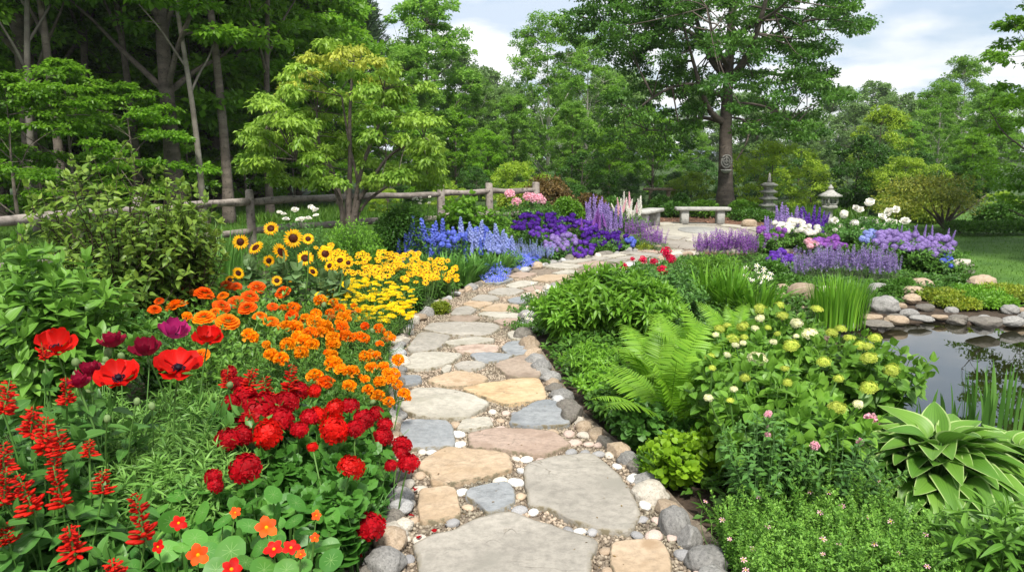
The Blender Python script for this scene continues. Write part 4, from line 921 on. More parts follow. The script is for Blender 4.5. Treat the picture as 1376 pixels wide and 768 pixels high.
# pine at the top left of centre
def pine():
    r = np.random.default_rng(4); p = AT(483, 0, 48); H = p[2]+.3; tb = [tubes(np.array([[[0, 0, 0], [0, 0, H*.5], [0, 0, H]]]), np.array([[.2, .13, .02]]), 8)]; pos = []; dr = []
    for k in range(26):
        z_ = H*(.35+.63*k/26); n = 7; L_ = (H-z_)*.42+.35
        for a in range(n):
            an = a*2*PI/n+k*.9+r.normal()*.2; d = np.array([math.cos(an), math.sin(an), .55+r.normal()*.12]); d /= np.linalg.norm(d); L2 = L_*r.uniform(.7, 1.15)
            s = np.linspace(0, 1, 5)[:, None]; Q = np.array([0, 0, z_])+d*s*L2+np.array([0, 0, .25])*s**2*L2; tb.append(tubes(Q[None], np.linspace(.035, .008, 5)[None], 4))
            m = 95; t = r.uniform(.25, 1, m)[:, None]; q_ = np.array([0, 0, z_])+d*t*L2+np.array([0, 0, .25])*t**2*L2+r.normal(size=(m, 3))*.07; pos.append(q_); dr.append(nrm(d*.9+r.normal(size=(m, 3))*.55+np.array([0, 0, .25])))
    pos = np.concatenate(pos); dr = np.concatenate(dr); n = len(pos)
    lv = inst(kite(.16, .02), frames(dr, rdir(n), .4*r.uniform(.6, 1.2, n)), pos, r.uniform(0, 1, n))
    t = thing('pine_tree', 'spiky blue-green pine top rising above the yellow-green tree', 'tree', (p[0], p[1], 0)); add('trunk', mesh('trunk', join(tb), M_BARK), t); add('crown', mesh('crown', lv, M_PINE), t)
pine()
# small yellow-green multi-stem tree in front of the fence
def dogwood():
    r = np.random.default_rng(9); d0 = 12.6; O = AT(466, 340, d0); O[2] = 0
    def L(px, py, dy=0.): return AT(px, py, d0+dy)-O
    T = []; base = np.array([0, 0, 0.])
    for pts, a in [([(462, 345), (460, 290), (455, 265), (430, 235), (400, 215)], .05), ([(466, 345), (463, 290), (450, 240), (435, 190), (420, 150)], .06), ([(470, 345), (468, 280), (470, 220), (472, 150), (470, 80)], .065),
                   ([(472, 345), (478, 275), (500, 240), (530, 205), (560, 185)], .055), ([(470, 345), (475, 285), (490, 220), (510, 160), (520, 120)], .055), ([(465, 345), (462, 280), (445, 210), (400, 170), (360, 165)], .045),
                   ([(470, 345), (474, 290), (485, 250), (470, 200), (455, 130)], .045), ([(472, 345), (480, 280), (520, 250), (560, 230), (580, 215)], .035)]:
        dy = r.normal()*.5; P = smooth(np.array([L(x+4*r.normal()*(i > 1), y, dy*i/4) for i, (x, y) in enumerate(pts)]), 3, False); T.append((P, np.linspace(a, .012, len(P))))
    tb = [tubes(P[None], rr[None], 7) for P, rr in T]
    C = []; V = []
    for px, py, rx, ry, n in [(450, 84, 50, 20, 7), (465, 62, 30, 9, 3), (415, 100, 35, 16, 5), (505, 95, 40, 18, 6), (425, 125, 50, 18, 7), (500, 125, 50, 20, 7), (548, 120, 25, 14, 4), (555, 150, 30, 14, 4), (380, 130, 30, 14, 4), (370, 165, 45, 16, 7), (430, 160, 50, 20, 8), (500, 160, 50, 20, 8), (560, 185, 30, 16, 6), (350, 175, 25, 12, 4), (400, 200, 55, 18, 9),
                              (470, 200, 60, 20, 8), (540, 220, 50, 16, 8), (575, 205, 22, 12, 4), (370, 225, 40, 14, 6), (430, 238, 45, 12, 4), (500, 240, 50, 12, 4), (560, 235, 30, 12, 5), (345, 215, 18, 8, 3)]:
        for _ in range(n):
            a = r.uniform(0, 2*PI); q_ = math.sqrt(r.random()); C.append(L(px+rx*q_*math.cos(a), py+ry*q_*math.sin(a), r.normal()*.75)); V.append(py)
    C = np.array(C); LP = np.concatenate([P[5:] for P, _ in T]); d = np.linalg.norm(C[:, None]-LP[None], axis=2); B = LP[d.argmin(1)]; s = np.linspace(0, 1, 5)[None, :, None]
    Q = B[:, None]*(1-s)+C[:, None]*s+np.array([0, 0, .08])*s*(1-s); tb.append(tubes(Q, .01*(1-.7*s[..., 0])+0*Q[..., 0], 4))
    nl = 200; nn = len(C)*nl; ci = np.repeat(np.arange(len(C)), nl); o = nrm(r.normal(size=(nn, 3)))*(r.uniform(0, 1, nn)**.5)[:, None]
    sub = nrm(r.normal(size=(len(C), 6, 3)))*.6; o = o*.5+sub[ci, r.integers(0, 6, nn)]*.8
    pos = C[ci]+o*np.array([.27, .27, .11]); pos[:, 2] -= .3*(o[:, 0]**2+o[:, 1]**2)*.25
    dr = nrm(o*np.array([1, 1, .2])+r.normal(size=(nn, 3))*.35-np.array([0, 0, .5])); cv = r.uniform(0, .6, len(C))
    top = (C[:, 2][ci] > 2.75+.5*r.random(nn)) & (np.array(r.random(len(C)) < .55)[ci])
    Td = leaf(.5, 2, .25, .1)
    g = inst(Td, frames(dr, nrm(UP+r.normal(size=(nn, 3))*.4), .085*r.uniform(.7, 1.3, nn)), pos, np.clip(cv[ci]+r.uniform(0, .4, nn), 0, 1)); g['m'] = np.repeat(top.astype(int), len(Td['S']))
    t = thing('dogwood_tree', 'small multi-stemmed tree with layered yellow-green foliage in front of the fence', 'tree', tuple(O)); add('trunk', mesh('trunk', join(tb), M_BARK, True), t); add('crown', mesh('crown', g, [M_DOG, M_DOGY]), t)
dogwood()

# ================================================================== PLANT BUILDERS
def stemset(k, Rr, H, base=.35, m=7, dome=.5, pw=1.5, jit=.06, rmin=0., hv=(.82, 1.08)):
    """k stem curves over a dome; returns P(k,m,3)"""
    a = rnd(k, 0, 2*PI); q_ = np.sqrt(rnd(k, rmin, 1)); tip = np.column_stack([Rr*q_*np.cos(a), Rr*q_*np.sin(a), H*(1-dome*q_**2)*rnd(k, *hv)])
    b = np.column_stack([tip[:, 0]*base, tip[:, 1]*base, 0*a]); s = np.linspace(0, 1, m)
    P = b[:, None]+(tip-b)[:, None]*np.stack([s**pw, s**pw, s**.9], -1)[None]; P += R_.normal(size=P.shape)*jit*Rr*s[None, :, None]*.4
    return P
def along(P, n, t0=.25, t1=1., T=None, ls=.06, up=.3, dr=0., opp=True, shrink=.25, vr=(0, 1), tilt=.25, whorl=0):
    """n leaves along every stem"""
    k, m, _ = P.shape; t = np.linspace(t0, t1, n)[None, :]+rnd((k, n), -.02, .02); t = np.clip(t, 0, 1); f = t*(m-1); i0 = np.clip(f.astype(int), 0, m-2); w_ = (f-i0)[..., None]
    idx = np.arange(k)[:, None]; pos = P[idx, i0]*(1-w_)+P[idx, i0+1]*w_; tan = nrm(P[idx, i0+1]-P[idx, i0])
    ph = rnd(k, 0, 6.28)[:, None]+np.arange(n)[None, :]*2.4+rnd((k, n), -.3, .3)
    ref = np.array([1., 0, 0]); X = nrm(np.cross(tan, ref)); Y = np.cross(tan, X); out_ = X*np.cos(ph)[..., None]+Y*np.sin(ph)[..., None]
    res = []
    for sgn in ((1, -1) if opp else (1,)):
        d = nrm(out_*sgn + tan*up*(.4+t[..., None]) + np.array([0, 0, dr])); size = ls*(1-shrink*t)*rnd((k, n), .75, 1.2)
        u = nrm(tan*.8+UP*.6+R_.normal(size=d.shape)*tilt); v = np.clip(rnd(k, *vr)[:, None]*.5+rnd((k, n))*.35+.3*(t-.4), 0, 1)
        res.append(inst(T, frames(d.reshape(-1, 3), u.reshape(-1, 3), size.ravel()), pos.reshape(-1, 3), v.ravel()))
    # tip rosette
    tp = P[:, -1]; tn = nrm(P[:, -1]-P[:, -2])
    for j in range(3):
        d = nrm(tn*1.1+R_.normal(size=tn.shape)*.55); res.append(inst(T, frames(d, rdir(k), ls*.6*rnd(k, .7, 1.1)), tp, rnd(k, .6, 1)))
    return join(res)
L_OV = leaf(.52, 4, .22, .1); L_OV2 = leaf(.5, 2, .2, .1); L_LAN = leaf(.26, 4, .3, .06, 'lance'); L_LAN2 = leaf(.28, 2, .25, .05, 'lance'); L_BR = leaf(.72, 5, .25, .09, wave=.015); L_NEED = kite(.2, .03)
L_RND = leaf(.85, 4, .1, .06, 'round'); L_TINY = kite(.55, .08)
def stem_tubes(P, r0=.004, r1=.002, ns=4): k, m, _ = P.shape; return tubes(P, np.linspace(r0, r1, m)[None].repeat(k, 0), ns)
def blades(k, Rr, H, wd=.02, n=5, bend=.5, base=.25, tipsharp=1.):
    """strap leaves rising from the base"""
    a = rnd(k, 0, 2*PI); q_ = rnd(k, .1, 1)*bend; L_ = H*rnd(k, .65, 1.1); b = np.column_stack([np.cos(a), np.sin(a)])*(Rr*base*np.sqrt(rnd(k)))[:, None]
    s = np.linspace(0, 1, n+1); out_ = q_[:, None]*s[None]**2*L_[:, None]*.8; zz = L_[:, None]*(s[None]-.32*q_[:, None]*s[None]**3)
    out_ = np.minimum(out_, 1e9); C = np.stack([b[:, 0:1]+np.cos(a)[:, None]*out_, b[:, 1:2]+np.sin(a)[:, None]*out_, zz], -1)
    side = np.stack([-np.sin(a+rnd(k, -.6, .6)), np.cos(a), 0*a], -1); wv = wd*(np.array([.8, 1, 1, .9, .65, .03]) if n == 5 else np.linspace(1, .05, n+1))*.5
    Lf = C-side[:, None]*wv[None, :, None]; Rg = C+side[:, None]*wv[None, :, None]; V = np.stack([Lf, Rg], 2).reshape(-1, 3)
    i = np.arange(n); q4 = np.stack([2*i, 2*i+1, 2*i+3, 2*i+2], -1); L = (q4[None]+(np.arange(k)*2*(n+1))[:, None, None]).reshape(-1)
    return dict(V=V, L=L, S=np.full(k*n, 4), v=np.repeat(rnd(k), n), e=np.full(len(V), .5), m=np.zeros(k*n, int), g=np.repeat(np.arange(k), n)), C
def blobs(centres, rad, n, T, ls, flat=.8, out=1., v0=0., vs=1., fill=.5):
    """leaf masses round given centres"""
    C = np.array(centres); nn = len(C)*n; ci = np.repeat(np.arange(len(C)), n); rr = np.broadcast_to(rad, len(C))[ci]
    o = rdir(nn)*(rnd(nn)**fill)[:, None]; pos = C[ci]+o*rr[:, None]*np.array([1, 1, flat]); pos[:, 2] = np.maximum(pos[:, 2], .01)
    d = nrm(o*out+R_.normal(size=(nn, 3))*.5); cv = rnd(len(C), 0, .5)
    return inst(T, frames(d, nrm(UP+R_.normal(size=(nn, 3))*.5), ls*rnd(nn, .6, 1.25)), pos, np.clip(v0+vs*(cv[ci]+rnd(nn, 0, .5)), 0, 1))
def dome_pts(k, Rr, H, lo=.0):
    a = rnd(k, 0, 6.28); q_ = np.sqrt(rnd(k, lo, 1)); return np.column_stack([Rr*q_*np.cos(a), Rr*q_*np.sin(a), H*np.sqrt(np.maximum(0, 1-.85*q_**2))*rnd(k, .8, 1)])

def trim(p, x, y, marg=.01):
    """leave out whole leaves that would grow over the path"""
    st = np.concatenate([[0], np.cumsum(p['S'])[:-1]]); c = p['V'][p['L'][st]][:, :2]; ng = p['g'].max()+1; cnt = np.maximum(1, np.bincount(p['g'], minlength=ng))
    gx_ = np.bincount(p['g'], c[:, 0], ng)/cnt+x; gy_ = np.bincount(p['g'], c[:, 1], ng)/cnt+y
    bad = inpoly(gx_, gy_, PATH); near_ = np.abs(gx_-x) < 3
    bad |= dist_poly(gx_, gy_, PATH[::2]) < marg
    if not bad.any(): return p
    kf = ~bad[p['g']]
    if not kf.any(): return p
    kl = np.repeat(kf, p['S']); L = p['L'][kl]; used, inv = np.unique(L, return_inverse=True)
    return dict(V=p['V'][used], L=inv, S=p['S'][kf], v=p['v'][kf], e=p['e'][used], m=p['m'][kf], g=p['g'][kf])
# ---- flower head meshes, unit diameter, facing +Z
def ringp(n, r0, L_, el, T, ph=0., z=0., jit=.08, v=(0, 1)):
    a = np.arange(n)*2*PI/n+ph+rnd(n, -jit, jit); d = np.column_stack([np.cos(a)*math.cos(el), np.sin(a)*math.cos(el), np.full(n, math.sin(el))]); d[:, 2] += rnd(n, -jit, jit)
    pos = np.column_stack([np.cos(a)*r0, np.sin(a)*r0, np.full(n, z)]); return inst(T, frames(d, np.tile(UP, (n, 1)), L_*rnd(n, .9, 1.08)), pos, rnd(n, *v))
P_W = leaf(.62, 3, .12, .04, 'petal'); P_N = leaf(.38, 3, .1, .05, 'lance'); P_S = kite(.75, .1, .6); P_R = leaf(.95, 2, .1, .0, 'round')
def h_zinnia(mat):
    ps = []
    for k, (n, r0, L_, el, z_) in enumerate([(16, .18, .34, -.1, 0), (16, .16, .31, .1, .03), (14, .13, .27, .35, .06), (12, .1, .22, .6, .1), (10, .06, .18, .9, .13), (7, .02, .15, 1.2, .15)]): ps.append(ringp(n, r0, L_, el, P_W, k*.4, z_))
    return mesh('flower_head', join(ps), mat)
def h_marigold(mat):
    n = 150; d = rdir(n); d[:, 2] = np.abs(d[:, 2])*.9-.12; d = nrm(d); pos = d*np.array([.33, .33, .24]); g = inst(leaf(.95, 2, -.15, .1, 'petal'), frames(nrm(np.cross(d, rdir(n))+d*.55+UP*.1), d, .19*rnd(n, .8, 1.2)), pos*np.array([.85, .85, .9]), rnd(n))
    cal = sphere(8, 4, .12, 1.2); cal['V'][:, 2] -= .12; return mesh('flower_head', join([g, setm(cal, 1)]), [mat, M_STEM])
def h_sunflower():
    g = join([ringp(20, .2, .33, .05, P_N, 0, .0), ringp(18, .2, .3, .25, P_N, .15, .02)])
    D = sphere(20, 6, .23, .4, True); D['V'] += np.array([0, 0, .01]); n = 160; d = rdir(n); d[:, 2] = abs(d[:, 2]); b = inst(kite(.6, .1), frames(nrm(d+UP*.8), rdir(n), .05*np.ones(n)), d*np.array([.225, .225, .09])+np.array([0, 0, .01]), rnd(n))
    return mesh('flower_head', g, M_YGO), mesh('disc', join([D, b]), M_BRN)
def h_daisy(mat, n=9, disc=.13, dm=M_BRN):
    g = ringp(n, disc*.7, .5-disc*.7, .08, leaf(.42, 3, .15, .05, 'petal')); D = sphere(8, 3, disc, .7, True); return mesh('flower_head', join([g, setm(D, 1)]), [mat, dm])
def h_poppy(mat, cup=.5, seed=0):
    r = np.random.default_rng(seed); ps = []
    for k in range(6):
        inner = k >= 3; a0 = k*2*PI/3+(PI/3 if inner else 0)+r.normal()*.12; nu, nv = 12, 8; V = []; R0 = .52*(.88 if inner else 1); c = cup*(1.25 if inner else .8)*r.uniform(.85, 1.15)
        for i in range(nv+1):
            v = i/nv
            for j in range(nu+1):
                u = j/nu*2-1; a = a0+u*.95*(.35+.65*v**.6); edge = 1-.16*u*u; rad = R0*v*edge; ruff = .035*v**3*math.sin(u*9+k*2)+.02*v**2*math.sin(u*17+k)
                zz = c*rad*(v**.8)*.95 + ruff + (.012 if inner else 0); rad2 = rad*math.cos(min(1.2, c*v*.8)); V.append([rad2*math.cos(a), rad2*math.sin(a), zz])
        Fs = [(i*(nu+1)+j, i*(nu+1)+j+1, (i+1)*(nu+1)+j+1, (i+1)*(nu+1)+j) for i in range(nv) for j in range(nu)]
        p_ = pc(V, Fs); p_['v'][:] = r.uniform(0, 1.2); ps.append(p_)
    D = lathe([(.0, .0), (.055, .02), (.075, .08), (.07, .12), (.02, .135)], 12); n = 60; a = r.uniform(0, 6.28, n); q_ = r.uniform(.08, .14, n)
    b = inst(sphere(5, 3, 1, 1.3), frames(rdir(n), rdir(n), .014*np.ones(n)), np.column_stack([q_*np.cos(a), q_*np.sin(a), r.uniform(.03, .09, n)]), rnd(n))
    return mesh('flower_head', join(ps), mat, True), mesh('poppy_centre', join([D, b]), M_BLK)
def floret(n=5, T=None): return ringp(n, .05, .48, .15, T or leaf(.8, 2, .08, .03, 'petal'), 0, 0, .04, (0, .6))
def h_ball(mat, nf=34, fs=.3, T=None, low=-.25, flat=.8, seed=0):
    d = []; 
    for i in range(nf):
        z_ = 1-(i+.5)/nf*(1-low); a = i*2.39996; q_ = math.sqrt(max(0, 1-z_*z_)); d.append([q_*math.cos(a), q_*math.sin(a), z_])
    d = nrm(np.array(d)+R_.normal(size=(nf, 3))*.1); T = T or floret(); u = frames(rdir(nf), rdir(nf)); # build frame with z = d
    x = nrm(np.cross(d, rdir(nf))); y = np.cross(d, x); M = np.stack([x, y, d], -1)*(fs*rnd(nf, .8, 1.15))[:, None, None]; g = inst(T, M, d*np.array([.4, .4, .4*flat])*rnd(nf, .82, 1.12)[:, None], rnd(nf, 0, .6))
    core = sphere(8, 5, .33, flat); return mesh('flower_head', join([g, core]), mat)
def h_rose(mat):
    ps = []
    for k, (n, r0, L_, el, z_) in enumerate([(6, .08, .42, .1, 0), (6, .08, .38, .5, .0), (5, .06, .36, .85, .02), (5, .04, .33, 1.15, .03), (4, .02, .3, 1.4, .04)]): ps.append(ringp(n, r0, L_, el, leaf(.95, 3, -.25, .06, 'round'), k*.5, z_))
    return mesh('flower_head', join(ps), mat)
def h_umbel(mat, n=60):
    a = np.arange(n)*2.39996; q_ = np.sqrt((np.arange(n)+.5)/n)*.46; pos = np.column_stack([q_*np.cos(a), q_*np.sin(a), .08*(1-(q_/.46)**2)+rnd(n, 0, .03)])
    return mesh('flower_head', inst(floret(5, kite(.8, .08, .6)), frames(np.column_stack([np.cos(a), np.sin(a), 0*a]), nrm(UP+R_.normal(size=(n, 3))*.3), .15*np.ones(n)), pos, rnd(n, 0, .6)), mat)
def h_spike(mat, n=44, fs=.2, r=.1, H=1., gap=0., T=None, taper=.7, buds=True):
    """upright flower spike, unit height along +Z"""
    i = np.arange(n); t = i/n; a = i*2.39996; z_ = t*H; rr = r*(1-taper*t**1.5); d = np.column_stack([np.cos(a), np.sin(a), .25+.5*t]); d = nrm(d)
    x = nrm(np.cross(d, UP)); y = np.cross(x, d); M = np.stack([x, y, d], -1)*(fs*(1-taper*t**1.6)*rnd(n, .8, 1.15))[:, None, None]
    g = inst(T or floret(5, leaf(.8, 2, .1, .05, 'petal')), M, np.column_stack([rr*np.cos(a), rr*np.sin(a), z_]), rnd(n, 0, .6)); st = tubes(np.array([[[0, 0, -.1], [0, 0, .5*H], [0, 0, H*1.02]]]), np.array([[.02, .018, .006]]), 5)
    return mesh('flower_spike', join([g, setm(st, 1)]), [mat, M_STEM])
def h_salvia(mat):
    ps = []; tier = 11
    for k in range(tier):
        t = k/tier; n = 6 if t < .7 else 4; z_ = t*.95; L_ = .2*(1-.55*t)*random.uniform(.75, 1.2)
        a = np.arange(n)*2*PI/n+k*.6+rnd(n, -.25, .25); d = nrm(np.column_stack([np.cos(a), np.sin(a), rnd(n, .15, .6)])); pos = np.column_stack([.03*np.cos(a), .03*np.sin(a), z_+rnd(n, -.02, .02)])
        S0 = sphere(6, 4, .5, 1); S0['V'] = S0['V'][:, [0, 2, 1]]*np.array([.38, 1, .38])+np.array([0, .5, 0]); ps.append(inst(S0, frames(d, np.tile(UP, (n, 1)), L_*rnd(n, .6, 1.25)), pos+R_.normal(size=pos.shape)*.018, rnd(n)))
    st = tubes(np.array([[[0, 0, -.15], [0, 0, .5], [0, 0, .97]]]), np.array([[.022, .018, .01]]), 5); return mesh('flower_spike', join(ps+[setm(st, 1)]), [mat, M_STEM], True)
def h_lav(mat, n=34, r=.028):
    i = np.arange(n); t = i/n; a = i*2.39996; d = nrm(np.column_stack([np.cos(a), np.sin(a), rnd(n, .3, .9)])); pos = np.column_stack([r*.3*np.cos(a), r*.3*np.sin(a), .45+.55*t])
    st = tubes(np.array([[[0, 0, 0], [0, 0, .5], [0, 0, 1]]]), np.array([[.006, .005, .003]]), 3); return mesh('flower_spike', join([inst(kite(.7, .15), frames(d, rdir(n), .075*(1-.5*t)*rnd(n, .8, 1.2)), pos, rnd(n)), setm(st, 1)]), [mat, M_LAVG])
H = {}
H['zr'], H['zo'] = h_zinnia(M_ZRED), h_zinnia(M_ZOR); H['mo'], H['mg'], H['mr'] = h_marigold(M_ZOR), h_marigold(M_ZGO), h_marigold(M_ZRED)
H['sun'] = h_sunflower(); H['cor'] = h_daisy(M_YGO, 9, .14); H['yar'] = h_umbel(M_YEL)
H['pop'] = [h_poppy(M_RED, .5, 1), h_poppy(M_RED, .68, 2)]; H['popm'] = h_poppy(M_MAR, .85, 3); H['popg'] = h_poppy(M_MAG, .8, 4)
H['ger'] = [h_ball(M_CRIM, 34, .36, None, .0, .55), h_ball(M_RED, 38, .34, None, -.1, .6)]; H['sal'] = h_salvia(M_SALV)
H['del'] = {k: h_spike(m, 46, .22, .07) for k, m in (('b', M_BLUE), ('v', M_VIO), ('w', M_WHT), ('p', M_PUR), ('k', M_PINK), ('d', M_DVIO), ('l', M_LBLUE), ('m', M_MAU))}
H['ball'] = {k: h_ball(m, 30, .34) for k, m in (('b', M_BLUE), ('v', M_VIO), ('d', M_DVIO), ('p', M_PUR), ('w', M_WHT), ('l', M_LBLUE), ('m', M_MAU), ('k', M_PINK))}
H['hyl'] = h_ball(M_LIM, 70, .2, floret(4, kite(.9, .05, .6)), -.1, .6); H['hyc'] = h_ball(M_CRE, 60, .24, floret(4, kite(.9, .05, .6)), -.1, .6)
H['rw'] = h_rose(M_WHT)
P_ROUND = ringp(3, .02, .5, .5, leaf(.9, 3, -.3, .05, 'round'), 0, 0, .1, (0, .7))
H['rr'], H['rk'] = h_ball(M_ROS, 34, .36, P_ROUND, -.2, .85), h_ball(M_PINK, 34, .36, P_ROUND, -.2, .85)
H['lav'] = h_lav(M_LAV); H['lavm'] = h_lav(M_MAU); H['lavb'] = h_lav(M_LBLUE); H['lavp'] = h_lav(M_PUR)
H['star_w'] = h_daisy(M_WHT, 5, .1, M_YEL); H['star_p'] = h_daisy(M_PINK, 6, .12, M_YEL); H['star_b'] = h_daisy(M_BLUE, 5, .08, M_WHT); H['star_v'] = h_daisy(M_PUR, 5, .08, M_WHT)
def h_nast(mat):
    g = ringp(5, .04, .47, .38, leaf(.85, 5, .28, .03, 'round', wave=.02), 0, 0, .05); D = sphere(8, 3, .09, .6, True); return mesh('flower_head', join([g, setm(D, 1)]), [mat, M_YGO])
H['nas'] = [h_nast(M_NOR), h_nast(M_RED)]
H['bud'] = mesh('bud', sphere(10, 6, .5, 1.3), M_BUD, True)

CAMP = np.array([0, 0, CAMZ])
def face_dir(p, up=1.2, cam_=.5, jit=.25):
    d = nrm(CAMP-p)*cam_+UP*up+R_.normal(size=3)*jit; return d
def plantE(name, label, cat, x, y, group=None): return thing(name, label, cat, (x, y, 0), group)

# heads given by pixels; each plant: base at the mean of its heads, stems rising to every head
def headed_plant(name, label, cat, heads, foliage_fn, group=None, stem_r=.004, base=None, stem_m=M_STEM, hname='flower_head'):
    """heads: list of (world point, size, mesh or (mesh, sub mesh, subname), dir)"""
    P = np.array([h[0] for h in heads]); c = P.mean(0) if base is None else np.array([*base, 0]); Rr = max(.08, np.hypot(*(P[:, :2]-c[:2]).T).max()); Hh = P[:, 2].mean()
    t = plantE(name, label, cat, c[0], c[1], group); loc = P-np.array([c[0], c[1], 0])
    b = loc*np.array([.35, .35, 0]); s = np.linspace(0, 1, 6)[None, :, None]; Q = b[:, None]*(1-s)+loc[:, None]*s; Q[..., :2] += (.12*(s*(1-s))*R_.normal(size=(len(P), 1, 2)))[..., :2]
    fol = foliage_fn(Rr, Hh)
    if fol is not None:
        add('foliage', mesh('foliage', fol[0] if name == 'groundcover_plant' else trim(fol[0], c[0], c[1]), fol[1]), t)
    add('stems', mesh('stems', tubes(Q, np.full((len(P), 6), stem_r), 5), stem_m), t)
    for (p_, s_, m_, d_), lp in zip(heads, loc):
        if isinstance(m_, tuple): put_head(hname, m_[0], t, lp, s_, d_, sub=[(m_[2], m_[1])])
        else: put_head(hname, m_, t, lp, s_, d_)
    return t
def kgroups(P, k, it=12):
    P = np.array(P)[:, :2]; idx = np.linspace(0, len(P)-1, k).astype(int); C = P[idx].copy()
    for _ in range(it):
        a = np.linalg.norm(P[:, None]-C[None], axis=2).argmin(1)
        for j in range(k):
            if (a == j).any(): C[j] = P[a == j].mean(0)
    return a

# ================================================================== LEFT BORDER
# --- zinnias and marigolds
ZM = [(190, 30, 60, 1), (150, 20, 60, 1), (53, 92, 45, 1), (30, 135, 60, 1), (140, 120, 110, 2), (283, 53, 90, 1), (395, 15, 70, 1), (448, 18, 55, 1), (555, 22, 80, 1), (687, 47, 75, 1), (380, 65, 55, 2), (517, 70, 80, 1), (373, 118, 80, 1), (447, 97, 75, 1), (507, 127, 85, 1), (340, 150, 60, 2), (282, 177, 100, 2), (405, 198, 110, 2), (570, 170, 65, 2), (628, 197, 70, 2), (197, 172, 50, 3), (518, 277, 90, 3), (635, 120, 50, 1), (265, 375, 90, 2)]
MM = [(603, 317, 45, 3), (740, 130, 70, 2), (735, 172, 65, 1), (690, 128, 40, 2), (880, 92, 65, 3), (948, 103, 50, 3), (980, 132, 55, 2), (930, 155, 50, 2), (1000, 182, 75, 3), (1053, 120, 35, 3), (1073, 143, 35, 3), (858, 160, 60, 3), (805, 178, 50, 3), (848, 200, 80, 3), (705, 225, 70, 3), (755, 230, 80, 3), (900, 230, 90, 3), (830, 258, 75, 2), (765, 278, 65, 3), (890, 255, 70, 3), (715, 318, 85, 3), (800, 297, 75, 3), (838, 318, 75, 3), (783, 358, 75, 3), (628, 370, 75, 3), (680, 393, 80, 3), (995, 225, 65, 2), (945, 280, 70, 3), (1010, 275, 75, 2), (1055, 280, 55, 2), (945, 315, 75, 3), (1110, 222, 45, 1), (1180, 230, 50, 2), (1195, 245, 40, 2), (1230, 268, 45, 3), (1250, 282, 40, 3), (1105, 285, 60, 2), (1185, 315, 45, 2), (940, 372, 65, 3), (1110, 378, 65, 3), (1165, 372, 55, 3), (948, 418, 95, 3), (985, 450, 70, 3), (1045, 455, 75, 3), (1110, 495, 50, 3), (1145, 435, 65, 3), (1205, 430, 55, 3), (1228, 465, 65, 3), (1185, 508, 65, 3), (1245, 500, 55, 3), (1275, 522, 55, 3), (1125, 550, 60, 3), (1178, 582, 70, 3), (1233, 612, 60, 3), (1310, 568, 65, 3), (1280, 397, 65, 3), (1265, 475, 60, 3), (852, 482, 85, 3), (907, 512, 80, 1), (1028, 530, 75, 3), (785, 530, 35, 2)]
C2 = lambda u, v: (200+u/3.822, 380+v/3.822)
def topz(px, py, zl=.55, zr=.27):            # the border is lower toward the path
    return zl+(zr-zl)*min(1, max(0, (px-260)/280))
def zf(Rr, Hh):
    P = stemset(int(40+60*Rr), Rr+.14, Hh*.95, .5, 7, .25); g = along(P, 7, .15, .98, L_OV2, .085, .4, 0)
    return join([g, stem_tubes(P, .004, .002, 3)]), M_BUSH
def mf(Rr, Hh):
    P = stemset(int(60+80*Rr), Rr+.12, Hh*.96, .45, 7, .3); g = along(P, 12, .1, .98, L_LAN2, .06, .5, .05); return join([g, stem_tubes(P, .003, .0015, 3)]), M_GRN
def do_zm(L_, k, name, labs, fn, kinds, cat, grp, z0=.0, sz=1.0):
    H_ = []
    for u, v, w_, c in L_:
        px, py = C2(u, v); p_ = G(px, py, topz(px, py)+z0); H_.append((p_, PXM(p_, w_/3.822)*1.12*sz, kinds[c], face_dir(p_)))
    a = kgroups([h[0] for h in H_], k); 
    for j in range(k):
        hh = [h for h, q_ in zip(H_, a) if q_ == j]
        if not hh: continue
        headed_plant(name, labs, cat, hh, fn, grp)
do_zm(ZM, 5, 'zinnia', 'red-orange zinnia plant at the back left of the orange drift', zf, {1: H['zr'], 2: H['zo'], 3: H['mg']}, 'flower', 'orange zinnias left of the marigolds')
do_zm(MM, 12, 'marigold', 'golden orange marigold plant with ruffled pompom heads', mf, {1: H['mr'], 2: H['mo'], 3: H['mg']}, 'flower', 'marigolds in the orange drift')
# extra small heads between, deeper in the drift
EX = [(u+random.uniform(-30, 30), v+random.uniform(-25, 25), w_*.6, random.choice([2, 3, 3])) for u, v, w_, c in MM[::2]]
do_zm(EX, 5, 'marigold', 'golden orange marigold plant with small young heads', mf, {1: H['mr'], 2: H['mo'], 3: H['mg']}, 'flower', 'marigolds in the orange drift', -.03)

SP_ = [h_marigold(leafm('faded_petal', (.42, .14, .02), (.62, .3, .05), .15, .7)), H['bud']]
hh = []
for u, v, w_, c in MM[1::3]+ZM[::4]:
    px, py = C2(u+random.uniform(-45, 45), v+random.uniform(-30, 30)); p_ = G(px, py, topz(px, py)-.02); m_ = SP_[random.random() < .5]; hh.append((p_, PXM(p_, 12 if m_ is SP_[0] else 7), m_, UP+R_.normal(size=3)*.4))
for j, a_ in enumerate(np.array_split(np.argsort([h[0][1] for h in hh]), 3)):
    headed_plant('marigold', 'marigold plant carrying faded brown-orange heads and green buds', 'flower', [hh[i] for i in a_], lambda a, b: None, 'marigolds in the orange drift', .003)
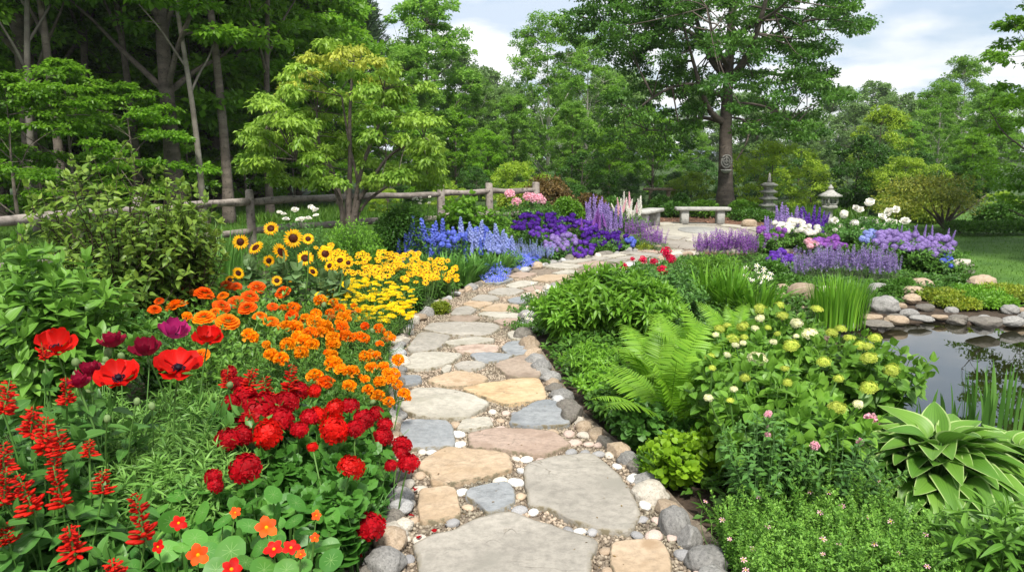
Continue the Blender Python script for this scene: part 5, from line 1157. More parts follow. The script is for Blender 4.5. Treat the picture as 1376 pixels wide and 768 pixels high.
# --- sunflowers
SF = [(364, 307, 18), (394, 320, 23), (323, 325, 19), (344, 333, 20), (377, 339, 23), (361, 350, 14), (410, 347, 20), (437, 341, 19), (457, 350, 16), (320, 367, 15), (414, 321, 14), (443, 357, 14), (420, 365, 14), (372, 377, 13), (309, 376, 12), (468, 353, 12), (388, 376, 11)]
hh = []
for px, py, w_ in SF:
    d = 7.4+random.uniform(-.3, .4); p_ = AT(px, py, d); hh.append((p_, PXM(p_, w_*1.12), (H['sun'][0], H['sun'][1], 'disc'), face_dir(p_, .35, 1.1, .38)))
def sf(Rr, Hh):
    P = stemset(7, Rr*.7, Hh*.85, .7, 6, .2); g = along(P, 6, .2, .92, L_BR, .2, .2, -.25, opp=False, tilt=.5); return g, M_SUNL
a = kgroups([h[0] for h in hh], 6)
for j in range(6):
    q_ = [h for h, b in zip(hh, a) if b == j]
    if q_: headed_plant('sunflower', 'sunflower plant with dark-centred yellow heads and grey-green leaves', 'sunflower', q_, sf, 'sunflowers above the zinnias', .008)
# --- scatter helper for mass flowers: region in pixels -> heads on a slope of given distance
def mass(name, label, cat, cx_, cy_, wpx, hpx, d, n, head, size, fn, group=None, zdrop=.0, up=1.1, cam_=.5, stem=.003, spike=False, jit=.2, dd=None, base_h=None):
    """elliptical drift seen at pixel centre; lower pixels stand nearer"""
    hs = []; dd = hpx*d/1000*2.2 if dd is None else dd
    for i in range(n):
        a = random.uniform(0, 2*PI); q_ = math.sqrt(random.random()); u, v = q_*math.cos(a), q_*math.sin(a); p_ = AT(cx_+u*wpx/2, cy_+v*hpx/2, d-v*dd/2)
        m_ = head if not isinstance(head, list) else random.choice(head); s_ = size*random.uniform(.8, 1.2)
        if spike: s_ = size*random.uniform(.62, 1.2); p_ = p_-np.array([0, 0, size*.95]); dr_ = UP+R_.normal(size=3)*.17
        else: dr_ = face_dir(p_, up, cam_, jit)
        p_[2] = max(p_[2], .03); hs.append((p_, (s_*.72, s_*.72, s_) if spike and m_ in H['del'].values() else s_, m_, dr_))
    return headed_plant(name, label, cat, hs, fn, group, stem, hname='flower_spike' if spike else 'flower_head')
def fol(T, ls, mat, k=60, nl=10, hf=.95, ex=.1, up=.4, dr=0., dome=.3, base=.45, t0=.1):
    def f(Rr, Hh):
        kk = int(k*max(.4, (Rr/.35)**1.3)); P = stemset(kk, Rr+ex, Hh*hf, base, 6, dome); return join([along(P, nl, t0, .98, T, ls, up, dr), stem_tubes(P, .003, .0015, 3)]), mat
    return f
def folb(mat, wd=.012, k=160, bend=.5, hf=1., ex=.05):
    def f(Rr, Hh): g, _ = blades(int(k*max(.5, Rr/.3)), Rr+ex, max(.1, Hh*hf), wd, 5, bend, .9); return g, mat
    return f
F_YAR = fol(L_NEED, .07, M_GRN, 110, 14, .96, .08, .8); F_COR = fol(L_LAN2, .09, M_GRN, 70, 9, .95, .06); F_FINE = fol(L_NEED, .06, M_THYME, 120, 14, 1.0, .1, .9)
for i, (cx_, cy_, w_, h_, d, n) in enumerate([(455, 397, 60, 28, 7.2, 20), (497, 388, 70, 34, 7.5, 30), (535, 400, 50, 34, 7.4, 24), (512, 418, 60, 30, 6.9, 22), (543, 420, 30, 22, 7.1, 12), (470, 380, 60, 16, 7.8, 16), (475, 420, 50, 24, 6.8, 12)]):
    mass('yarrow', 'flat-headed bright yellow yarrow clump by the path', 'flower', cx_, cy_, w_, h_, d, n*2, H['yar'], .07, F_YAR, 'yellow yarrow clumps', up=1.6, cam_=.25)
for i, (cx_, cy_, w_, h_, d, n) in enumerate([(470, 345, 60, 20, 8.6, 22), (515, 350, 60, 26, 8.8, 30), (555, 352, 60, 28, 8.9, 34), (588, 362, 50, 30, 9.2, 30), (565, 372, 50, 20, 8.4, 18), (500, 365, 60, 16, 8.2, 20), (455, 362, 40, 14, 8.2, 12), (435, 330, 30, 10, 9, 8), (605, 374, 22, 18, 9.1, 9)]):
    mass('coreopsis', 'small golden daisy clump with dark eyes behind the yarrow', 'flower', cx_, cy_, w_, h_, d, int(n*1.5), H['cor'], .068, F_COR, 'golden coreopsis clumps', cam_=.8, up=1.)
# yellow-green mound by the path
def mound(name, label, cat, px, py_top, d, wpx, mat, T=L_TINY, ls=.03, n=2600, group=None, hmul=1., depth=1.):
    """low dense cushion; base on the ground"""
    top = AT(px, py_top, d); Rr = PXM(top, wpx)/2; Hh = max(.05, top[2]); C = dome_pts(46, Rr*.82, Hh*.86)
    nn = max(10, n//46); g = blobs(C, max(Rr*.27, Hh*.16), nn, T, ls, .8, 1., 0, 1); g2 = blobs(dome_pts(20, Rr*.8, Hh*.4), Rr*.3, nn//2, T, ls, .9)
    o = plantE(name, label, cat, top[0], top[1], group); add('foliage', mesh('foliage', join([g, g2]), mat), o); P = stemset(26, Rr*.8, Hh*.85, .3); add('stems', mesh('stems', stem_tubes(P, .008, .002, 4), M_WOOD), o); return o, top, Rr, Hh
mound('cushion_plant', 'yellow-green low cushion plant spilling over the left path edging', 'plant', 592, 403, 8.2, 30, M_SEDUM, ls=.022, n=3000)
mound('cushion_plant', 'grey-green feathery cushion beside the yellow-green one', 'plant', 574, 400, 8.4, 26, M_LAVG, ls=.025, n=2200)

# --- poppies
PO = [(75, 470, 56, 'r', 1), (160, 510, 58, 'r', 0), (240, 497, 62, 'r', 0), (279, 458, 42, 'r', 1), (152, 466, 40, 'm', 0), (198, 477, 46, 'm', 0), (233, 453, 46, 'g', 0), (122, 505, 38, 'm', 1), (106, 520, 34, 'm', 0)]
hh = []
for px, py, w_, k, j in PO:
    z_ = .78 if py > 480 else .76; p_ = G(px, py, z_); m_ = {'r': H['pop'][j], 'm': H['popm'], 'g': H['popg']}[k]
    hh.append((p_, PXM(p_, w_)*1.04, (m_[0], m_[1], 'poppy_centre'), face_dir(p_, 1., .62 if k == 'r' else .2, .1)))
BUDS = [(141, 454, 10), (102, 487, 11), (145, 474, 11), (142, 484, 9), (138, 494, 12), (163, 478, 9), (102, 503, 9), (118, 528, 9), (201, 485, 7), (184, 539, 9), (204, 545, 9), (144, 562, 9), (309, 517, 9), (62, 500, 8)]
a = kgroups([h[0] for h in hh], 4)
def pf(Rr, Hh):
    P = stemset(80, Rr+.16, Hh*.64, .4, 8, .28); T = leaf(.2, 3, .55, .04, 'lance'); g = along(P, 16, .08, .98, T, .085, .55, .05, tilt=.6); return join([g, stem_tubes(P, .003, .0015, 3)]), M_GREY
PLAB = {0: 'poppy plant with a scarlet bowl-shaped bloom above feathery grey-green leaves'}
pls = []
for j in range(4):
    q_ = [h for h, b in zip(hh, a) if b == j]
    if q_: pls.append(headed_plant('poppy', PLAB[0], 'poppy', q_, pf, 'poppies in the red drift', .0045))
bb = []
for px, py, w_ in BUDS: p_ = G(px, py, .72); bb.append((p_, PXM(p_, w_), H['bud'], UP+R_.normal(size=3)*.3))
headed_plant('poppy', 'poppy plant carrying only round pale green buds and seed heads', 'poppy', bb, lambda a_, b_: None, 'poppies in the red drift', .003, hname='bud')
for px, d, w_ in [(165, 2.85, .3), (235, 2.95, .3)]:
    p_ = AT(px, 560, d); t = plantE('poppy', 'feathery grey-green poppy foliage without blooms', 'poppy', p_[0], p_[1], 'poppies in the red drift'); g = pf(w_*.6, .72); add('foliage', mesh('foliage', g[0], g[1]), t)
# --- scarlet salvia
SA = [(195, 688, 22, 72, 2.35), (100, 720, 24, 48, 2.3), (45, 655, 22, 60, 2.4), (84, 650, 20, 55, 2.45), (60, 580, 22, 52, 2.6), (42, 560, 20, 44, 2.7), (5, 530, 18, 50, 2.7), (138, 645, 18, 34, 2.5), (84, 590, 22, 34, 2.55), (5, 650, 20, 50, 2.4), (12, 712, 20, 34, 2.3), (155, 762, 24, 36, 2.25), (90, 520, 14, 42, 2.9), (5, 610, 20, 40, 2.45), (76, 622, 16, 40, 2.5), (120, 600, 14, 24, 2.6),
      (334, 505, 14, 30, 3.9), (362, 520, 16, 36, 3.8), (388, 505, 16, 38, 3.9), (340, 560, 14, 24, 3.4), (60, 470, 10, 24, 3.2), (305, 505, 12, 26, 3.6)]
hh = []
for px, py, w_, h_, d in SA:
    p_ = AT(px, py+h_/2, d); s = PXM(p_, h_)/.97; sw = PXM(p_, w_)/.27; hh.append((p_, (sw, sw, s), H['sal'], UP+R_.normal(size=3)*.16))
F_SAL = fol(L_OV, .13, M_BUSH2, 60, 7, .93, .14, .2, -.1, .3, .5, .12)

a = kgroups([h[0] for h in hh], 6)
for j in range(6):
    q_ = [h for h, b in zip(hh, a) if b == j]
    if q_: headed_plant('salvia', 'scarlet salvia plant with upright red spikes over dark leaves', 'flower', q_, F_SAL, 'scarlet salvias of the red drift', hname='flower_spike')
# --- geraniums
GE = [(330, 628, 44, 0), (360, 582, 40, 1), (345, 556, 60, 0), (305, 590, 34, 0), (325, 585, 30, 0), (449, 577, 38, 1), (472, 627, 34, 1), (497, 707, 42, 0), (515, 586, 28, 0), (540, 598, 28, 0), (549, 622, 30, 0), (517, 570, 22, 0), (525, 625, 18, 0), (330, 533, 34, 0), (355, 540, 36, 0), (385, 540, 36, 0), (400, 525, 30, 0), (450, 548, 26, 1), (470, 545, 26, 0), (490, 562, 30, 0), (478, 575, 26, 0), (415, 560, 26, 0), (402, 577, 24, 0), (425, 557, 24, 1), (310, 540, 24, 0), (420, 600, 14, 1), (375, 562, 40, 0), (286, 640, 24, 0), (290, 652, 22, 0), (308, 500, 22, 0), (318, 515, 24, 0), (423, 525, 18, 1), (505, 555, 22, 0), (540, 608, 20, 0)]
hh = []
for px, py, w_, c in GE:
    z_ = .44 if px < 500 else .28; z_ = .18 if py > 690 else z_; p_ = G(px, py, z_); hh.append((p_, PXM(p_, w_)*1.15, H['ger'][c], face_dir(p_, 1., .7, .2)))
def gf(Rr, Hh):
    P = stemset(int(46*max(.5, Rr/.3)), Rr+.1, Hh*.85, .35, 6, .35); T = ger_leaf(); g = along(P, 5, .3, .98, T, .085, .3, .1, tilt=.35, opp=True); return join([g, stem_tubes(P, .004, .002, 3)]), M_DEEPV
def ger_leaf():
    n = 18; V = [[0, .5, -.03]]; E = [0]
    for r_, z_ in ((.3, .01), (.5, -.01)):
        for j in range(n+1):
            a = -PI/2+.22+j/n*(2*PI-.44); rr = r_*(1+(.09*math.cos(j/n*7*2*PI) if r_ > .4 else .03)); V.append([rr*math.cos(a), .5+rr*math.sin(a), z_+.03*math.cos(j*2*PI*3.5/n*2)]); E.append(.5 if r_ < .4 else 1)
    Fs = []
    for j in range(n): Fs.append((0, 1+j, 2+j)); Fs.append((1+j, n+2+j, n+3+j, 2+j))
    return pc(V, Fs, E)
M_DEEPV = leafm('geranium_leaf', (.04, .15, .02), (.09, .25, .035), .28, vein=(.12, .28, .06))
a = kgroups([h[0] for h in hh], 8)
for j in range(8):
    q_ = [h for h, b in zip(hh, a) if b == j]
    if q_: headed_plant('geranium', 'geranium plant with rounded crimson flower balls over scalloped leaves', 'flower', q_, gf, 'red geraniums by the path')
# leafy geranium skirts that show no bloom
for px, py, w_ in [(450, 650, .2), (400, 620, .2), (490, 640, .16), (480, 690, .12)]:
    p_ = G(px, py, .28); t = plantE('geranium', 'scalloped green geranium clump with no open blooms', 'flower', p_[0], p_[1]+.05, 'red geraniums by the path'); g = gf(w_, .33); add('foliage', mesh('foliage', trim(g[0], p_[0], p_[1]+.05), g[1]), t)
# --- nasturtiums
def nleaf():
    n = 18; V = [[0, 0, 0]]; E = [0]
    for r_, z_ in ((.25, .02), (.5, .015)):
        for j in range(n): a = j*2*PI/n; rr = r_*(1+(.045 if j % 2 else -.0)*(r_ > .3)+.03*math.sin(2*a)); V.append([rr*math.cos(a), rr*math.sin(a), z_+.012*math.cos(a*3)]); E.append((0 if j % 2 == 0 else 1) if r_ < .4 else (.3 if j % 2 == 0 else 1))
    Fs = []
    for j in range(n): Fs.append((0, 1+j, 1+(j+1) % n)); Fs.append((1+j, 1+n+j, 1+n+(j+1) % n, 1+(j+1) % n))
    return pc(V, Fs, E)
NLF = nleaf()
NF = [(266, 745, 30, 0), (358, 708, 30, 0), (368, 737, 26, 1), (391, 735, 24, 1), (311, 764, 30, 1), (240, 702, 22, 1), (316, 688, 16, 0), (425, 692, 14, 0), (212, 734, 18, 1), (423, 722, 14, 0), (404, 744, 14, 0)]
NL = [(184, 724, 36), (240, 665, 34), (272, 688, 34), (293, 658, 26), (338, 675, 32), (310, 740, 46), (335, 706, 38), (230, 700, 36), (262, 722, 38), (367, 664, 30), (340, 650, 28), (355, 765, 44), (300, 700, 30), (250, 758, 40), (225, 740, 36), (195, 762, 34), (398, 675, 34), (395, 700, 30), (416, 715, 30), (440, 735, 40), (445, 752, 36), (385, 765, 36), (372, 690, 34), (290, 765, 36), (215, 685, 26), (322, 722, 30), (408, 760, 26), (275, 660, 24), (280, 740, 30), (350, 735, 30), (245, 735, 26), (330, 755, 30)]
NL += [(random.uniform(170, 450), random.uniform(665, 800), random.uniform(18, 32)) for _ in range(170)]
pl = [G(px, py, .40-.0002*abs(px-300)-(.09 if i > 31 else 0)) for i, (px, py, w_) in enumerate(NL)]; pf_ = [G(px, py, .44) for px, py, _, _ in NF]
a = kgroups([*pl, *pf_], 4)
for j in range(4):
    ids = [i for i in range(len(pl)) if a[i] == j]; fid = [i for i in range(len(pf_)) if a[len(pl)+i] == j]; c = np.array([pl[i] for i in ids]).mean(0)*np.array([1, 1, 0])
    t = plantE('nasturtium', 'trailing nasturtium with round pale-veined leaves and orange-red flowers', 'flower', c[0], c[1], 'nasturtiums at the front of the red drift')
    LP = np.array([pl[i] for i in ids])-c; sz = np.array([PXM(pl[i], NL[i][2])*.9 for i in ids]); n = len(ids); Nn = nrm(np.array([face_dir(pl[i], .9, .45, .6) for i in ids]))
    x = nrm(np.cross(Nn, rdir(n))); y = np.cross(Nn, x); M = np.stack([x, y, Nn], -1)*sz[:, None, None]
    add('foliage', mesh('foliage', inst(NLF, M, LP, rnd(n)), M_NAST, True), t)
    AP = np.concatenate([LP]+([np.array([pf_[i] for i in fid])-c] if fid else [])); b = AP*np.array([.5, .5, 0]); s = np.linspace(0, 1, 6)[None, :, None]; Q = b[:, None]*(1-s)+AP[:, None]*s; add('stems', mesh('stems', tubes(Q, np.full(Q.shape[:2], .0025), 4), M_STEM), t)
    for i in fid: put_head('flower_head', H['nas'][NF[i][3]], t, pf_[i]-c, PXM(pf_[i], NF[i][2]), face_dir(pf_[i], .4, 1., .2))

# --- leafy bush at left and big shrub
def leafy(name, label, cat, px, py_top, d, wpx, T, ls, mat, k, nl, opp=True, dome=.35, base=.3, group=None, up=.35, dr=0, jit=.06, t0=.15, pw=1.4, woody=False, hs=1., hv=(.82, 1.08)):
    top = AT(px, py_top, d); Rr = PXM(top, wpx)/2; Hh = top[2]*hs; P = stemset(k, Rr, Hh, base, 8, dome, pw, jit, 0., hv)
    o = plantE(name, label, cat, top[0], top[1], group); gl_ = along(P, nl, t0, .99, T, ls, up, dr); add('foliage', mesh('foliage', gl_ if name == 'leafy_perennial' else trim(gl_, top[0], top[1]), mat), o)
    add('stems', mesh('stems', stem_tubes(P, .012 if woody else .005, .002, 5), M_WOOD if woody else M_STEM), o); return o
leafy('broadleaf_shrub', 'fresh green broad-leaved bush at the left frame edge behind the poppies', 'shrub', 70, 352, 4.3, 230, L_OV, .15, M_BUSH, 110, 12, dome=.45)
leafy('broadleaf_shrub', 'light green broad-leaved bush below the left fence rail', 'shrub', 20, 330, 4.8, 200, L_OV, .14, M_BUSH, 80, 11, dome=.4)
o = leafy('large_shrub', 'tall dense shrub with small glossy yellow-green tipped leaves before the left fence', 'shrub', 150, 222, 6.6, 270, L_OV, .11, M_SHRUB, 190, 17, dome=.3, woody=True, jit=.14, t0=.1, hv=(.5, 1.12))
leafy('large_shrub', 'spreading right-hand flank of small-leaved shrubbery above the zinnias', 'shrub', 225, 275, 6.7, 150, L_OV, .11, M_SHRUB, 100, 14, dome=.35, woody=True, jit=.12)
# low dark edge plants below shrub
leafy('bedding_plant', 'low green leafy clump between the shrub and the zinnias', 'plant', 205, 420, 5.2, 90, L_OV2, .07, M_DEEP, 60, 8)
# tall grass blades by the fence
g_ = blades(260, .45, 1.0, .014, 5, .5, .9)[0]; p_ = AT(288, 300, 8.6); o = plantE('ornamental_grass', 'tall upright grass clump between the shrub and sunflowers', 'grass', p_[0], p_[1]); add('foliage', mesh('foliage', g_, M_BLADE), o)
# white roses by the fence
mass('white_rose', 'small white-flowered bush behind the sunflowers by the fence', 'flower', 405, 288, 60, 24, 10.2, 13, H['rw'], .1, fol(L_OV2, .06, M_ROSE, 110, 11, .97, .15), None)
leafy('fine_shrub', 'bright fine-leaved green mound below the yellow-green tree', 'shrub', 473, 296, 10.2, 90, L_LAN2, .08, M_BRIGHT, 240, 12, dome=.5, up=.8)
mound('dark_shrub', 'dark dense evergreen mound left of the blue delphiniums', 'shrub', 540, 262, 11.8, 74, M_DKSHRUB, L_OV2, .06, 9000)
leafy('heartleaf_shrub', 'bright green large-leaved shrub behind the blue delphiniums', 'shrub', 625, 264, 13, 84, L_BR, .15, M_BRIGHT, 90, 9, dome=.5)
leafy('heartleaf_shrub', 'bright green low shrub to the right behind the delphiniums', 'shrub', 668, 280, 13, 56, L_OV2, .1, M_BRIGHT, 80, 9, dome=.5)
mass('peony', 'pink peony bush behind the purple flowers near the fence end', 'flower', 705, 265, 56, 16, 15.5, 9, H['rk'], .2, fol(L_OV2, .1, M_DEEP, 130, 10, .97, .2), None)
mass('white_rose', 'tiny white-flowered bush behind the delphiniums', 'flower', 575, 268, 40, 14, 13.5, 8, H['rw'], .07, fol(L_OV2, .07, M_GRN, 80, 10, .97, .15), None)
for px, py, d, w_, mat, lab in [(735, 232, 21, 80, M_RUST, 'russet brown-leaved shrub left of the round dark one'), (790, 258, 20, 60, M_RUST, 'dull red-green low shrub below the round dark one'), (760, 262, 18, 50, M_BRIGHT, 'bright green low shrub among the russet ones'), (690, 250, 20, 46, M_SEDUM, 'olive low shrub at the fence end'), (820, 262, 21, 50, M_GRN, 'green low shrub behind the lupine spires')]:
    mound('low_shrub', lab, 'shrub', px, py, d, w_, mat, L_OV2, .09, 5000)
# --- blue delphiniums, each clump
DEL = [(('b',), [(544, 330, 34), (553, 294, 46), (549, 315, 38), (562, 308, 36), (536, 322, 30)]), (('b',), [(574, 296, 44), (580, 305, 40), (585, 300, 36), (594, 296, 40), (590, 315, 34)]), (('b',), [(603, 312, 34), (611, 308, 40), (606, 320, 34), (624, 316, 44), (619, 330, 34)]), (('l', 'b'), [(620, 293, 24), (634, 300, 24), (646, 298, 28), (652, 304, 30), (642, 308, 26)]),
       (('b', 'l'), [(565, 325, 20), (572, 335, 20), (585, 330, 20), (598, 332, 20)]), (('l',), [(668, 302, 28), (674, 310, 26), (682, 316, 26), (660, 312, 26), (690, 318, 22)])]
for cs, L_ in DEL:
    hs = []
    for px, py, h_ in L_:
        p_ = AT(px, py+h_*.95, 11.6); s = PXM(p_, h_)*1.05; hs.append((p_, (s*1.45 if h_ < 30 else s*1.05, s*1.45 if h_ < 30 else s*1.05, s), H['del'][random.choice(cs)], UP+R_.normal(size=3)*.07))
    for _ in range(3):
        px, py, h_ = random.choice(L_); p_ = AT(px+random.uniform(-9, 9), py+h_+8, 11.4); s = PXM(p_, h_*.8); hs.append((p_, (s*1.1, s*1.1, s), H['del'][random.choice(cs)], UP+R_.normal(size=3)*.09))
    headed_plant('delphinium', 'blue delphinium clump with dense flower spires', 'flower', hs, fol(L_LAN2, .14, M_BLADE, 60, 8, .9, .12, .8), 'blue delphiniums', .006, hname='flower_spike')
for px, py, d, w_, h_ in [(600, 342, 10.1, 40, .55), (640, 340, 10.6, 44, .6), (668, 345, 10.9, 30, .45), (575, 342, 10.2, 34, .5), (560, 345, 10, 24, .4), (620, 345, 10.2, 40, .5)]:
    p_ = AT(px, py, d); o = plantE('iris', 'arching sword-leaved iris clump with no flowers beside the blue border', 'plant', p_[0], p_[1], 'iris leaf clumps of the blue border'); add('foliage', mesh('foliage', blades(120, .3, max(.4, p_[2]*1.12), .032, 5, .95, .6)[0], M_BLADE), o)
F_LOB = fol(L_TINY, .035, M_GRN, 90, 12, .96, .03, .5)
mass('lobelia', 'bright blue lobelia mound spilling over the edging', 'flower', 664, 366, 42, 30, 10.5, 95, H['star_b'], .07, F_LOB, None, cam_=.9)
mass('lobelia', 'deeper blue lobelia mound beyond the spilling one', 'flower', 697, 352, 36, 22, 11.6, 80, H['star_b'], .075, F_LOB, None, cam_=.9)
for cx_, cy_, w_, h_, d, n in [(702, 330, 44, 26, 12.3, 60), (727, 340, 36, 20, 12.3, 56), (690, 335, 24, 16, 12, 24)]:
    mass('catmint', 'hazy pale blue catmint clump between delphiniums and violet flowers', 'flower', cx_, cy_, w_, h_, d, n, H['lavb'], .28, fol(L_NEED, .07, M_LAVG, 70, 10, .8, .05, .6), 'pale blue catmint clumps', spike=True)
F_PET = fol(L_OV2, .07, M_DEEP, 60, 9, .96, .06)
for k_, cx_, cy_, w_, h_, d, n, s_, lab in [('b', 645, 318, 44, 26, 11.9, 30, .11, 'rich blue phlox-like clump among the delphiniums'), ('b', 607, 322, 40, 22, 11.3, 22, .1, 'rich blue flower clump left among the iris leaves'), ('l', 668, 328, 36, 20, 11.6, 24, .1, 'pale blue flower clump above the lobelia'), ('b', 575, 316, 34, 18, 11.7, 16, .1, 'rich blue flower clump at the left end of blue border'), ('b', 715, 348, 24, 14, 12.1, 22, .09, 'low blue clump at the edging below the catmint'), ('d', 722, 296, 50, 22, 14.6, 34, .12, 'deep violet flower clump beside the pink peonies'), ('d', 757, 298, 50, 26, 14.8, 40, .12, 'deep violet flower clump in front of the purple spires'), ('v', 740, 312, 60, 18, 13.9, 34, .11, 'violet flower clump in the middle of the violet drift'), ('d', 696, 302, 20, 12, 14, 10, .12, 'small deep violet flower cluster at left end of the drift'),
        ('d', 805, 320, 50, 24, 14, 40, .11, 'darkest violet petunia clump by the path edging'), ('d', 828, 324, 40, 24, 14.2, 34, .11, 'darkest violet petunia clump nearest the lavender'), ('p', 758, 322, 40, 16, 13.2, 26, .11, 'mid-purple petunia clump above the path edging'), ('v', 775, 334, 44, 20, 13, 34, .1, 'purple petunia clump spilling to the path edging'), ('p', 745, 330, 30, 20, 12.7, 22, .1, 'light purple petunia clump beside the catmint'), ('v', 788, 304, 36, 16, 14.6, 20, .11, 'violet clump below the lupine spires'), ('b', 846, 325, 14, 12, 14, 10, .1, 'small blue flower clump at the end of the violet drift')]:
    mass('petunia', lab, 'flower', cx_, cy_, w_, h_, d, n, H['ball'][k_], s_, F_PET, 'violet and purple petunias', cam_=.8)
for k_, cx_, cy_, w_, h_, d, n, s_, lab in [('p', 798, 268, 44, 10, 15.5, 12, .5, 'tall purple lupine clump behind the violet drift'), ('p', 815, 278, 44, 14, 15, 18, .45, 'purple lupine clump right of the tallest spires'), ('m', 800, 285, 40, 12, 14.6, 6, .35, 'pinkish purple lupine clump in front'), ('w', 842, 264, 44, 14, 17.5, 12, .42, 'white and pale pink lupine clump left of the stone bench'), ('k', 846, 266, 36, 12, 17.3, 4, .36, 'pale pink lupine spires among the white')]:
    mass('lupine', lab, 'flower', cx_, cy_, w_, h_, d, n, H['del'][k_], s_, fol(L_LAN2, .12, M_GRN, 90, 9, .9, .1), 'lupines near the patio', spike=True, dd=.5)
for cx_, cy_, w_, h_, d, n, lab in [(850, 298, 34, 16, 15, 40, 'mauve lavender clump in front of the side bench'), (872, 305, 30, 20, 14.6, 40, 'mauve lavender clump at the patio edge'), (882, 318, 24, 16, 14, 30, 'silvery lavender clump beside the patio path')]:
    mass('lavender', lab, 'flower', cx_, cy_, w_, h_, d, n, H['lavm'], .35, fol(L_NEED, .08, M_LAVG, 70, 10, .85, .05, .7), 'lavender clumps', spike=True)
for px, py, d, w_, mat, lab in [(868, 316, 15.4, 44, M_LAVG, 'silvery grey cushion below the lavender at patio edge'), (808, 332, 13.8, 34, M_GRN, 'green cushion between the purple petunias'), (855, 334, 14.2, 50, M_SEDUM, 'pale green cushion on the far path edging'), (725, 354, 12.1, 26, M_GRN, 'green cushion at the foot of the catmint'), (620, 378, 10.3, 30, M_GRN, 'green cushion at the foot of the iris leaves')]:
    mound('cushion_plant', lab, 'plant', px, py, d, w_, mat, L_TINY, .05, 2600)
# clipped shrubs and hedges around the patio
for px, py, d, w_, mat, lab in [(915, 258, 23.5, 26, M_DKSHRUB, 'clipped dark green ball shrub left of the stone bench'), (905, 272, 22.8, 44, M_GRN, 'low clipped mound behind the side bench'), (948, 268, 22.8, 44, M_BRIGHT, 'bright clipped mound behind the stone bench'), (1000, 268, 23.5, 44, M_BRIGHT, 'bright clipped mound right of the big trunk'), (1010, 284, 21.5, 60, M_GRN, 'low spreading green mound before the pagoda'), (890, 262, 23.5, 36, M_GRN, 'green mound under the wooden bench')]:
    mound('clipped_shrub', lab, 'shrub', px, py, d, w_, mat, L_TINY, .07, 6500, 'clipped shrubs around the patio')
def hedge():
    p0 = AT(1280, 300, 17.5); n = 15000; x = rnd(n, 0, 9.5); h_ = p0[2]; v = rnd(n, -1, 1); u = rnd(n)**.4; a = rnd(n, -PI/2, PI/2)
    pos = np.column_stack([x, .45*np.sin(a)*u, (.0+h_*np.cos(a)**.5*u)*(1+.06*np.sin(x*5))+.02]); pos[:, 2] = np.minimum(pos[:, 2], h_*(1+.05*np.sin(x*4)))
    g = inst(L_OV2, frames(nrm(np.column_stack([v*.4, np.sin(a), np.cos(a)+.2])+R_.normal(size=(n, 3))*.5), rdir(n), .09*rnd(n, .7, 1.2)), pos, rnd(n)); o = plantE('hedge', 'low clipped green hedge along the far side of the lawn', 'hedge', p0[0], p0[1]); add('foliage', mesh('foliage', g, M_GRN), o)
    P = np.column_stack([np.linspace(.2, 9.3, 30), np.zeros(30), np.zeros(30)]); Q = P[:, None]+np.linspace(0, 1, 4)[None, :, None]*np.array([0, 0, h_*.8]); add('stems', mesh('stems', tubes(Q, np.full((30, 4), .015), 4), M_WOOD), o)
hedge()

# ================================================================== RIGHT BEDS
leafy('leafy_perennial', 'dense lance-leaved green perennial at the inside of the path bend', 'plant', 822, 366, 7.0, 150, leaf(.34, 4, .35, .06, 'lance'), .15, M_BRIGHT, 190, 11, dome=.3, up=.5)
leafy('leafy_perennial', 'lance-leaved green perennial nearer the path bend', 'plant', 768, 388, 6.9, 110, leaf(.34, 4, .35, .06, 'lance'), .13, M_BRIGHT, 130, 10, dome=.4, up=.5)
leafy('leafy_perennial', 'lance-leaved green perennial just behind the fern', 'plant', 865, 383, 6.7, 100, leaf(.34, 4, .35, .06, 'lance'), .15, M_BRIGHT, 110, 10, dome=.35, up=.5)
F_GC = fol(L_OV2, .05, M_GRN, 90, 9, .95, .05)
for cx_, cy_, w_, h_, d, n, lab in [(730, 392, 50, 28, 8.4, 10, 'white-dotted small-leaved clump at the path bend'), (716, 428, 26, 34, 7.4, 7, 'white-dotted small-leaved clump below the bend'), (790, 372, 50, 18, 9.6, 9, 'white-dotted small-leaved clump beside the far path'), (830, 362, 50, 14, 10.4, 9, 'white-dotted small-leaved clump left of the red peonies'), (714, 408, 24, 24, 8.2, 6, 'white-dotted low clump spilling over the right edging')]:
    mass('groundcover_plant', lab, 'plant', cx_, cy_, w_, h_, d, n, H['star_w'], .045, F_GC, 'small-leaved white-flowered groundcover', cam_=.8)
mass('peony', 'dark-leaved peony bush with round rose-red blooms', 'flower', 878, 352, 60, 26, 9.2, 3, H['rr'], .1, fol(L_OV2, .085, M_ROSE, 170, 11, .97, .3), None)
hs = []
for px, py, w_ in [(895, 338, 13), (864, 349, 10), (838, 358, 10), (890, 363, 13), (901, 349, 9), (850, 348, 6)]:
    p_ = AT(px, py, 8.2); hs.append((p_, PXM(p_, w_)*1.1, H['rr'], face_dir(p_, .6, .8)))
headed_plant('peony', 'peony plant holding the brightest rose-red blooms above its leaves', 'flower', hs, fol(L_OV2, .085, M_ROSE, 150, 11, .9, .12), None)
leafy('bushy_perennial', 'dark leafy bush right of the red peonies', 'plant', 905, 372, 7.4, 90, L_OV2, .085, M_ROSE, 120, 11)
leafy('bushy_perennial', 'bright fine-leaved mound behind the daylily leaves', 'plant', 960, 345, 9.4, 90, L_LAN2, .1, M_BRIGHT, 170, 10, up=.7)
for px, py, d, n in [(985, 362, 8.2, 150), (950, 360, 8.4, 120), (1020, 378, 7.9, 110)]:
    p_ = AT(px, py, d); o = plantE('daylily', 'arching strap-leaved daylily clump without flowers', 'plant', p_[0], p_[1], 'daylily leaf clumps'); add('foliage', mesh('foliage', blades(n, .35, max(.35, p_[2]*1.15), .026, 5, 1.0, .6)[0], M_BRIGHT), o)
